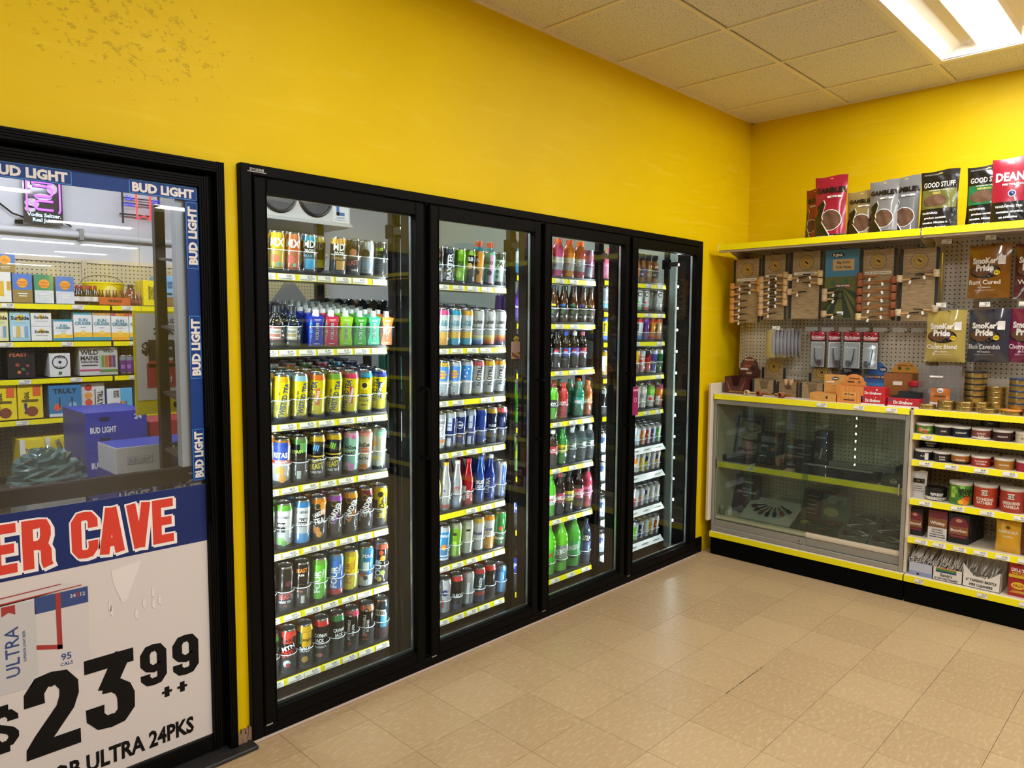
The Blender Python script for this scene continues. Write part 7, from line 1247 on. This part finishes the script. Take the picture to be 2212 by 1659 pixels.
tin('green fox print tobacco canister', None, 1.495, .065, TZ, .057, .125, '#c9c2b4', '#4c8a2c', [('p', '#3f7a28', -20, 26, .1, .8), ('p', '#b8c84a', -40, 12, .3, .8), ('o', '#dd7a22', 22, .18, .022), ('o', '#c8501e', 36, .34, .018), ('o', '#e8b02c', 0, .14, .013), ('o', '#7ab43a', -30, .6, .016), ('o', '#8ac04a', 6, .8, .012), ('t', 'BRIAR', '#1f1a12', 24, .66, .022, 0, .075), ('t', 'FOX', '#1f1a12', 24, .48, .024, 0, .06)], name='tobacco_canister', cat='canister')
cdl = lambda a, b=None: [('p', '#e0d6c6', -6, 15, .56, .78), ('t', 'CD', K_, -6, .67, .017), ('t', a, '#e6dccb', -4, .40, .016, 0, .085)] + ([('t', b, '#e6dccb', -4, .25, .016, 0, .075)] if b else [])
tin('orange red tobacco canister beside the fox canister', None, 1.612, .07, TZ, .057, .13, '#c9c2b4', '#b23c22', cdl('FOUNDING', 'FATHERS'), name='tobacco_canister', cat='canister'); tin('brick red tobacco canister beside the white one', None, 1.735, .065, TZ, .057, .13, '#c9c2b4', '#a8382a', cdl('GREEN RIVER', 'VANILLA'), name='tobacco_canister', cat='canister')
tin('white tobacco canister with black badge', None, 1.86, .065, TZ, .057, .13, '#d8d4cc', '#dcd8d2', [('p', K_, -24, 24, .42, .66), ('t', 'BLACK', W_, -24, .54, .017), ('o', K_, -24, .76, .009), ('r', K_, 0, 0, 0, 0) if False else ('p', '#5a5652', -24, 18, .26, .28)], name='tobacco_canister', cat='canister')
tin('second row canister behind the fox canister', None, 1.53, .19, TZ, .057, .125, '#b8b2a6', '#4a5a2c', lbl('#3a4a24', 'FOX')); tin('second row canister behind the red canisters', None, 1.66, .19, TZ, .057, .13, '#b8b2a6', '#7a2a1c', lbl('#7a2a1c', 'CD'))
TZ = S2Z[4]
bk = lambda name: [('r', '#15120f', 0, 1, 0, 1), ('o', '#7a2434', .5, .74, .4, .26), ('r', '#7a2434', .04, .96, .56, .72), ('r', '#8a5230', .04, .96, .30, .58), ('t', name, '#e6d8c8', .5, .45, .1, .8), ('r', '#7a2434', .1, .9, .2, .28), ('o', '#b88a6a', .5, .78, .16, .1)]
boxg('tobacco_pack', 'black boxed pouch alone near the divider', 'pack', 1.275, .05, TZ + .001, .085, .025, .155, '#15120f', bk('Natural'), .0)
boxg('tobacco_pack', 'brown and white boxed pouch with warning print', 'pack', 1.395, .04, TZ + .001, .095, .03, .165, '#7a2a38', [('r', '#6a2430', 0, 1, .72, 1), ('r', '#8a5a34', 0, 1, .42, .74), ('t', 'Whiskey', '#f0e4d4', .5, .58, .11, .8), ('r', '#dcd6d0', 0, 1, 0, .42), ('t', 'WARNING:', K_, .5, .34, .05, .6), ('t', 'This product', K_, .5, .26, .05, .7), ('t', 'contains nicotine', K_, .5, .18, .05, .85), ('t', 'addictive chemical', K_, .5, .1, .05, .85)])
for k in range(7): boxg('tobacco_pack', 'black boxed pouch at the front of its row' if k == 0 else 'black boxed pouch queued in its row', 'pack', 1.5 + k * .004, .04 + k * .036, TZ + .001, .1, .025, .165, '#17130f', bk('Bourbon') if k < 2 else (), group='black boxed pouches in one row' if k else None)
pouch('tobacco_pouch', 'yellow tobacco pouch on the low shelf', 'pouch', .115, .175, .045, '#d8a11c', [('t', 'AMPHORA', '#e8dcc0', .5, .66, .09, .8), ('o', '#6a4a14', .5, .8, .1, .08), ('t', 'VIRGINIA', '#efe0c0', .5, .52, .05, .6)], 1.73, .05, TZ, 0., 0., False, False); pouch('tobacco_pouch', 'maroon tobacco pouch beside the yellow one', 'pouch', .115, .175, .045, '#5a2420', [('t', 'AMPHORA', '#e8dcc0', .5, .66, .09, .8)], 1.845, .05, TZ, 0., 0., False, False)
# base deck: pipe cleaner cartons
TZ = .1645
def cleaners(label, u, w, c, ops, n, L, open_=False):
    o = MB(); dep = .16; hgt = .095
    o.box(-w / 2, w / 2, 0, dep, 0, .003); o.box(-w / 2, w / 2, 0, .002, 0, hgt * .78); o.box(-w / 2, -w / 2 + .002, 0, dep, 0, hgt); o.box(w / 2 - .002, w / 2, 0, dep, 0, hgt); o.box(-w / 2, w / 2, dep - .002, dep, 0, hgt + .06)
    b = o.build('cleaner_carton', mat(c, .5)); tag(b, label, 'carton'); GP(b, u, .015, TZ); fprint(b, ops, w, hgt)
    if n:
        t = MB()
        for k in range(n):
            x = random.uniform(-w / 2 + .008, w / 2 - .008); z = random.uniform(.03, hgt + .02); y = -.006 + .01 * random.random(); a = random.uniform(-.14, .14)
            t.tube([(x, y + .006, z), (x + a * .1, .10, z + .028), (x + a * .3, .2, z + .065)], .0021, 4, 0)
        for k in range(n): pass
        q = t.build('pipe_cleaners', mat('#ddd6cb', .8), b); q['kind'] = 'stuff'
    return b
cleaners('pale blue carton full of white pipe cleaners', 1.326, .122, '#b9bccb', [('r', '#8a92b4', 0, 1, 0, .25), ('o', '#2a2a3a', .4, .1, .06)], 150, .2); cleaners('white carton of pipe cleaners with rainbow stripe', 1.463, .145, '#ded8ce', [('r', '#e0792c', .1, .8, .72, .78), ('r', '#3f8a34', .1, .8, .60, .72), ('r', '#2a3a6a', .1, .8, .50, .60), ('t', "Randy's", '#4a4642', .46, .36, .17, .4), ('t', '10" SOFT PIPE CLEANERS', '#2a2622', .46, .14, .1, .8)], 110, .2)
b = cleaners('large white carton of tapered bristle pipe cleaners', 1.625, .175, '#e2dcd2', [('t', "Randy's", '#4a4642', .5, .82, .2, .5), ('t', '6" TAPERED BRISTLE', '#1f1b18', .5, .46, .15, .82), ('t', 'PIPE CLEANERS', '#1f1b18', .5, .2, .15, .62)], 26, .2)
o = MB().add([(-.0875, 0, .074), (-.0875, 0, .13), (-.04, 0, .074)], [(0, 1, 2)]); o.add([(.0875, 0, .074), (.0875, 0, .11), (.045, 0, .074)], [(0, 1, 2)]); o.build('carton_wings', mat('#ded8ce', .5), b)
boxg('tobacco_pack', 'red pack below the other red pack on the base deck', 'pack', 1.79, .03, TZ, .09, .05, .095, '#a3201f', [('o', '#e0b82c', .5, .62, .36, .22), ('t', "DILL'S", '#a3201f', .5, .62, .14, .5), ('r', '#d8a82c', .1, .9, .2, .24), ('t', 'CLEANERS', '#e8c84a', .5, .3, .09)]); boxg('tobacco_pack', 'red pack with white name on top of another', 'pack', 1.79, .035, TZ + .0955, .09, .05, .085, '#b02424', [('t', "DILL'S", W_, .45, .56, .2, .7), ('t', 'BRISTLE', '#e0b82c', .45, .34, .13, .7), ('r', '#e0b82c', 0, 1, .04, .24), ('r', '#2a1412', .35, .6, .84, .88)])
pouch('tobacco_pouch', 'navy pouch at the end of the base deck', 'pouch', .1, .13, .05, '#22283a', [('r', '#c9c9cc', 0, 1, .7, .95), ('t', 'Stoker', W_, .5, .3, .16, .7)], 1.9, .03, TZ, 0., 0., True, False)
# ---- inside the display case
z = .6485; CIN = .05
def tray(label, u, d, z, w, dep, hgt, c, inner, n, pc, tilt):
    e = empty('pipe_tray'); GP(e, u, d, z); e.rotation_euler = (tilt, 0, -PI / 2); tag(e, label, 'tray')
    MB().box(-w / 2, w / 2, 0, dep, 0, .006).box(-w / 2, -w / 2 + .006, 0, dep, .006, hgt).box(w / 2 - .006, w / 2, 0, dep, .006, hgt).box(-w / 2, w / 2, 0, .006, .006, hgt).box(-w / 2, w / 2, dep - .006, dep, .006, hgt).build('tray_body', mat(c, .4), e)
    MB().box(-w / 2 + .006, w / 2 - .006, .006, dep - .006, .006, .009).build('lining', mat(inner, .8), e)
    for k in range(n):
        y = dep * (k + .5) / n; s = 1 if k % 2 else -1
        MB().tube([(-w * .45, y + dep / n * .5 * s, .014), (w * .45, y - dep / n * .5 * s, .016)], .004, 5).build('divider', mat('#c9bfa8', .6), e)
        p = MB().lathe([(.012, -.008), (.017, 0), (.015, .02), (.010, .022)], 12, (s * w * .28, y, .018)); p.tube([(s * w * .24, y, .02), (0, y, .022), (-s * w * .25, y + .01, .02)], [.008, .006, .003], 7); p.build('pipe', mat(pc, .2, 0, .5), e, smooth=True)
    return e
tray('upright black tray of maroon pipes on the upper case shelf', .13, .27, z + .035, .19, .27, .03, '#16161a', '#8f8874', 4, '#3a1018', R(78))
boxg('pipe_case', 'flat black box below the upright pipe tray', 'box', .125, .10, z, .2, .12, .045, '#14161a', [('r', '#5a5a5a', .1, .8, .86, .94)])
blu_ = [('o', '#12161c', .35, .45, .17, .11), ('g', '#8a9298', .35, .45, .18), ('o', '#b8622c', .78, .55, .09), ('r', '#b9b6ac', .22, .55, .78, .9)]
for k in range(3): boxg('pipe_case', 'slate blue pipe box in the middle stack, %s' % ('lowest', 'centre', 'topmost')[k], 'box', .295 + .004 * k, .2 - .01 * (k == 0), z + .07 * k, .15, .12, .069, ('#2f3f4a', '#33434e', '#15171c')[k], blu_ if k < 2 else [('r', '#6a7078', .2, .9, .2, .8)])
st = boxg('pipe_stand', 'brown wooden pipe stand on the upper case shelf', 'stand', .37, .08, z, .19, .06, .018, '#4a2a1c')
for k, u in enumerate((.31, .36, .42)):
    p = MB().lathe([(.014, 0), (.019, .008), (.019, .03), (.017, .05), (.012, .05)], 14).tube([(0, 0, .02), (.03, 0, .03), (.05, 0, .09)], [.009, .007, .004], 8).build('tobacco_pipe', mat(('#2a1a14', '#1c1614', '#8a5a3a')[k], .25, 0, .4), smooth=True); GP(p, u, .11, z + .018); tag(p, ('dark brown', 'black', 'light briar')[k] + ' pipe standing on the wooden pipe stand', 'pipe')
for k in range(3): boxg('pipe_case', 'black pipe box in the right upper stack, %s' % ('lowest', 'centre', 'topmost')[k], 'box', .52, .19, z + .06 * k, .19, .14, .059, '#15171a', [('r', '#6f7276', .1, .7, .3, .5), ('r', '#8a8c8e', .5, .95, .7, .8)])
boxg('pipe_case', 'black upright box with silver script', 'box', .655, .22, z, .08, .1, .26, '#14171a', [('t', 'Peterson', '#b9b6ae', .5, .45, .06, .9, 80), ('r', '#7a7c80', .1, .9, .84, .88)])
boxg('pipe_case', 'long pale grey box at the back of the upper shelf', 'box', .92, .26, z, .46, .07, .07, '#9a9690')
e = boxg('pipe_case', 'long black open case with pale inner strip', 'box', .80, .075, z, .50, .11, .055, '#161414'); MB().box(-.21, .21, .03, .08, .0552, .057).build('inner_strip', mat('#b5b0a8', .6), e)
boxg('pipe_case', 'dark green box with white emblem', 'box', 1.135, .07, z, .12, .1, .06, '#1c2c22', [('o', '#c9c9c0', .6, .5, .16, .12), ('o', '#1c2c22', .6, .5, .14, .1), ('t', 'PIPES', '#c9c9c0', .6, .5, .16, .24)]); boxg('pipe_case', 'dark green box behind the emblem box', 'box', 1.16, .2, z, .09, .1, .10, '#18261e')
z = .2725
pouch('velvet_bag', 'maroon meerschaum bag leaning in the case corner', 'bag', .2, .27, .06, '#3a1420', [('t', 'MISSOURI', '#b8a8a4', .5, .62, .04, .5), ('t', 'MEERSCHAUM', '#b8a8a4', .5, .54, .06, .7), ('r', '#b0a09c', .4, .6, .44, .45), ('r', '#c9c0b8', .4, .7, .78, .82)], .13, .24, z, .0, -.25, True, False)
for k, u in enumerate((.055, .11)):
    o = MB().lathe([(.016, 0), (.017, .002), (.017, .045), (.015, .05)], 16).build('filter_vial', mat('#c9c6bc' if k else '#8a8468', .35), smooth=True); GP(o, u, .06, z); tag(o, ('white' if k else 'olive') + ' capped vial in the case corner', 'vial'); MB().lathe([(.0155, .05), (.0165, .052), (.0165, .068), (.014, .07)], 16).build('cap', mat('#a8a89a' if not k else '#b9bdb6', .3), o, smooth=True)
# white fan tray
e = empty('fan_tray'); GP(e, .355, .06, z + .004); e.rotation_euler = (R(24), 0, -PI / 2); tag(e, 'white display tray with pipes laid out like a fan', 'tray')
MB().box(-.178, .178, 0, .26, 0, .01).build('tray_body', mat('#b5b0a8', .5), e)
for k in range(8):
    a = R(22 + k * 19.4); a2 = R(22 + k * 19.4 + 9.7); cx_, cy_ = 0, .215
    MB().tube([(cx_ - .05 * math.cos(a), cy_ - .05 * math.sin(a), .016), (cx_ - .175 * math.cos(a), cy_ - .175 * math.sin(a), .016)], .003, 4).build('divider', mat('#c9c4bc', .5), e)
    if k < 7:
        P = lambda r_: (cx_ - r_ * math.cos(a2), cy_ - r_ * math.sin(a2), .02); MB().tube([P(.06), P(.12), P(.13), P(.16)], [.003, .005, .013, .012], 8).build('pipe', mat(('#3a2018', '#1c1816', '#6a3a22', '#2a1c18', '#161414', '#8a4a2a', '#24201e')[k], .25, 0, .4), e, smooth=True)
# wooden box with lid picture
e = empty('pipe_gift_box'); GP(e, .70, .06, z); tag(e, 'open wooden gift box with landscape lid and green lining', 'gift box')
WD = m_wood('gift_box_wood', '#4a2a16', '#6a4020', 8, (12, 2, 2)); b = MB().box(-.16, .16, 0, .16, 0, .012).build('box_base', WD, e); b.rotation_euler = (R(14), 0, 0); MB().box(-.15, .15, .008, .15, .012, .016).build('green_lining', mat('#1f3a24', .8), b)
l = MB().box(-.16, .16, 0, .012, 0, .2).build('lid', WD, e); l.location = (0, .165, .045); l.rotation_euler = (R(-14), 0, 0); t = MB(); f = FRONT(-.0006); t.rect(f, -.145, -.03, .02, .185, 0); t.rect(f, -.03, .145, .02, .185, 1); t.rect(FRONT(-.001), -.0, .12, .13, .18, 2); t.disc(FRONT(-.001), .09, .12, .04, .04, 3, 10); t.disc(FRONT(-.001), .03, .07, .05, .03, 4, 10)
for q in range(5): t.rect(FRONT(-.0012), -.13, -.06, .04 + q * .028, .045 + q * .028, 4)
t.build('lid_picture', [mat('#3a1a14', .5), mat('#4a5a34', .5), mat('#7a8a94', .5), mat('#2f4a24', .5), mat('#9a8a5a', .5)], l)
MB().poly(lambda u, v: (u, v, .0175), [((.03 if q % 2 else .022) * math.cos(2 * PI * q / 20) - .1, (.03 if q % 2 else .022) * math.sin(2 * PI * q / 20) + .10) for q in range(20)]).build('star_sticker', mat('#c9b82c', .5), b)
for q, (x, y, s) in enumerate(((-.06, .06, 1), (.08, .1, -1), (.06, .03, -1))): MB().lathe([(.01, 0), (.014, .006), (.013, .022), (.009, .024)], 12, (x, y, .017)).tube([(x + s * .01, y, .025), (x + s * .05, y, .025)], .006, 7).build('pipe', mat('#6a4a32', .4), b, smooth=True)
tray('open tray of dark pipes on pale cloth beside the gift box', .935, .05, z + .004, .17, .27, .03, '#6a665c', '#4a463c', 4, '#24140f', R(22)); tray('open tray of dark pipes at the end of the case', 1.115, .05, z + .004, .17, .27, .03, '#6a665c', '#4a463c', 4, '#2a1410', R(22))

# ================================================================ THE AISLE GOES ON: shelving farther along the right wall (seen only as reflections)
ga = empty('aisle_shelving'); GP(ga, 2.5, 0, 0); tag(ga, 'stocked aisle shelving continuing along the right wall past the tobacco bays', 'shelving')
MB().box(0, 4.97, .372, .384, .1, 2.1).build('back_panel', PEGG, ga); MB().box(0, 4.97, 0, .02, 0, .122).build('kick_plate', BLK2, ga)
ps = MB(); PC = ['#2a1c18', '#3a2a20', '#1d2430', '#5a1f22', '#24301f', '#6a5a3a', '#1a1a1c', '#4a3a5a']
for z in (.16, .46, .76, 1.06, 1.36, 1.66, 2.13):
    sh = MB().box(0, 4.97, 0, .36, z - .014, z).build('shelf', GONW, ga); MB().box(0, 4.97, -.006, 0, z - .034, z).build('price_rail', YEL, sh); u = .02
    while u < 4.9:
        w = random.uniform(.08, .16); h = random.uniform(.14, .25); ps.box(u, u + w * .95, .03, .3, z + .001, z + h, random.randrange(len(PC))); u += w
o = ps.build('aisle_stock', [mat(q, .5) for q in PC]); GP(o, 2.5, 0, 0); tag(o, 'mixed dark packs filling the aisle shelving past the tobacco bays', 'stock'); o['kind'] = 'stuff'
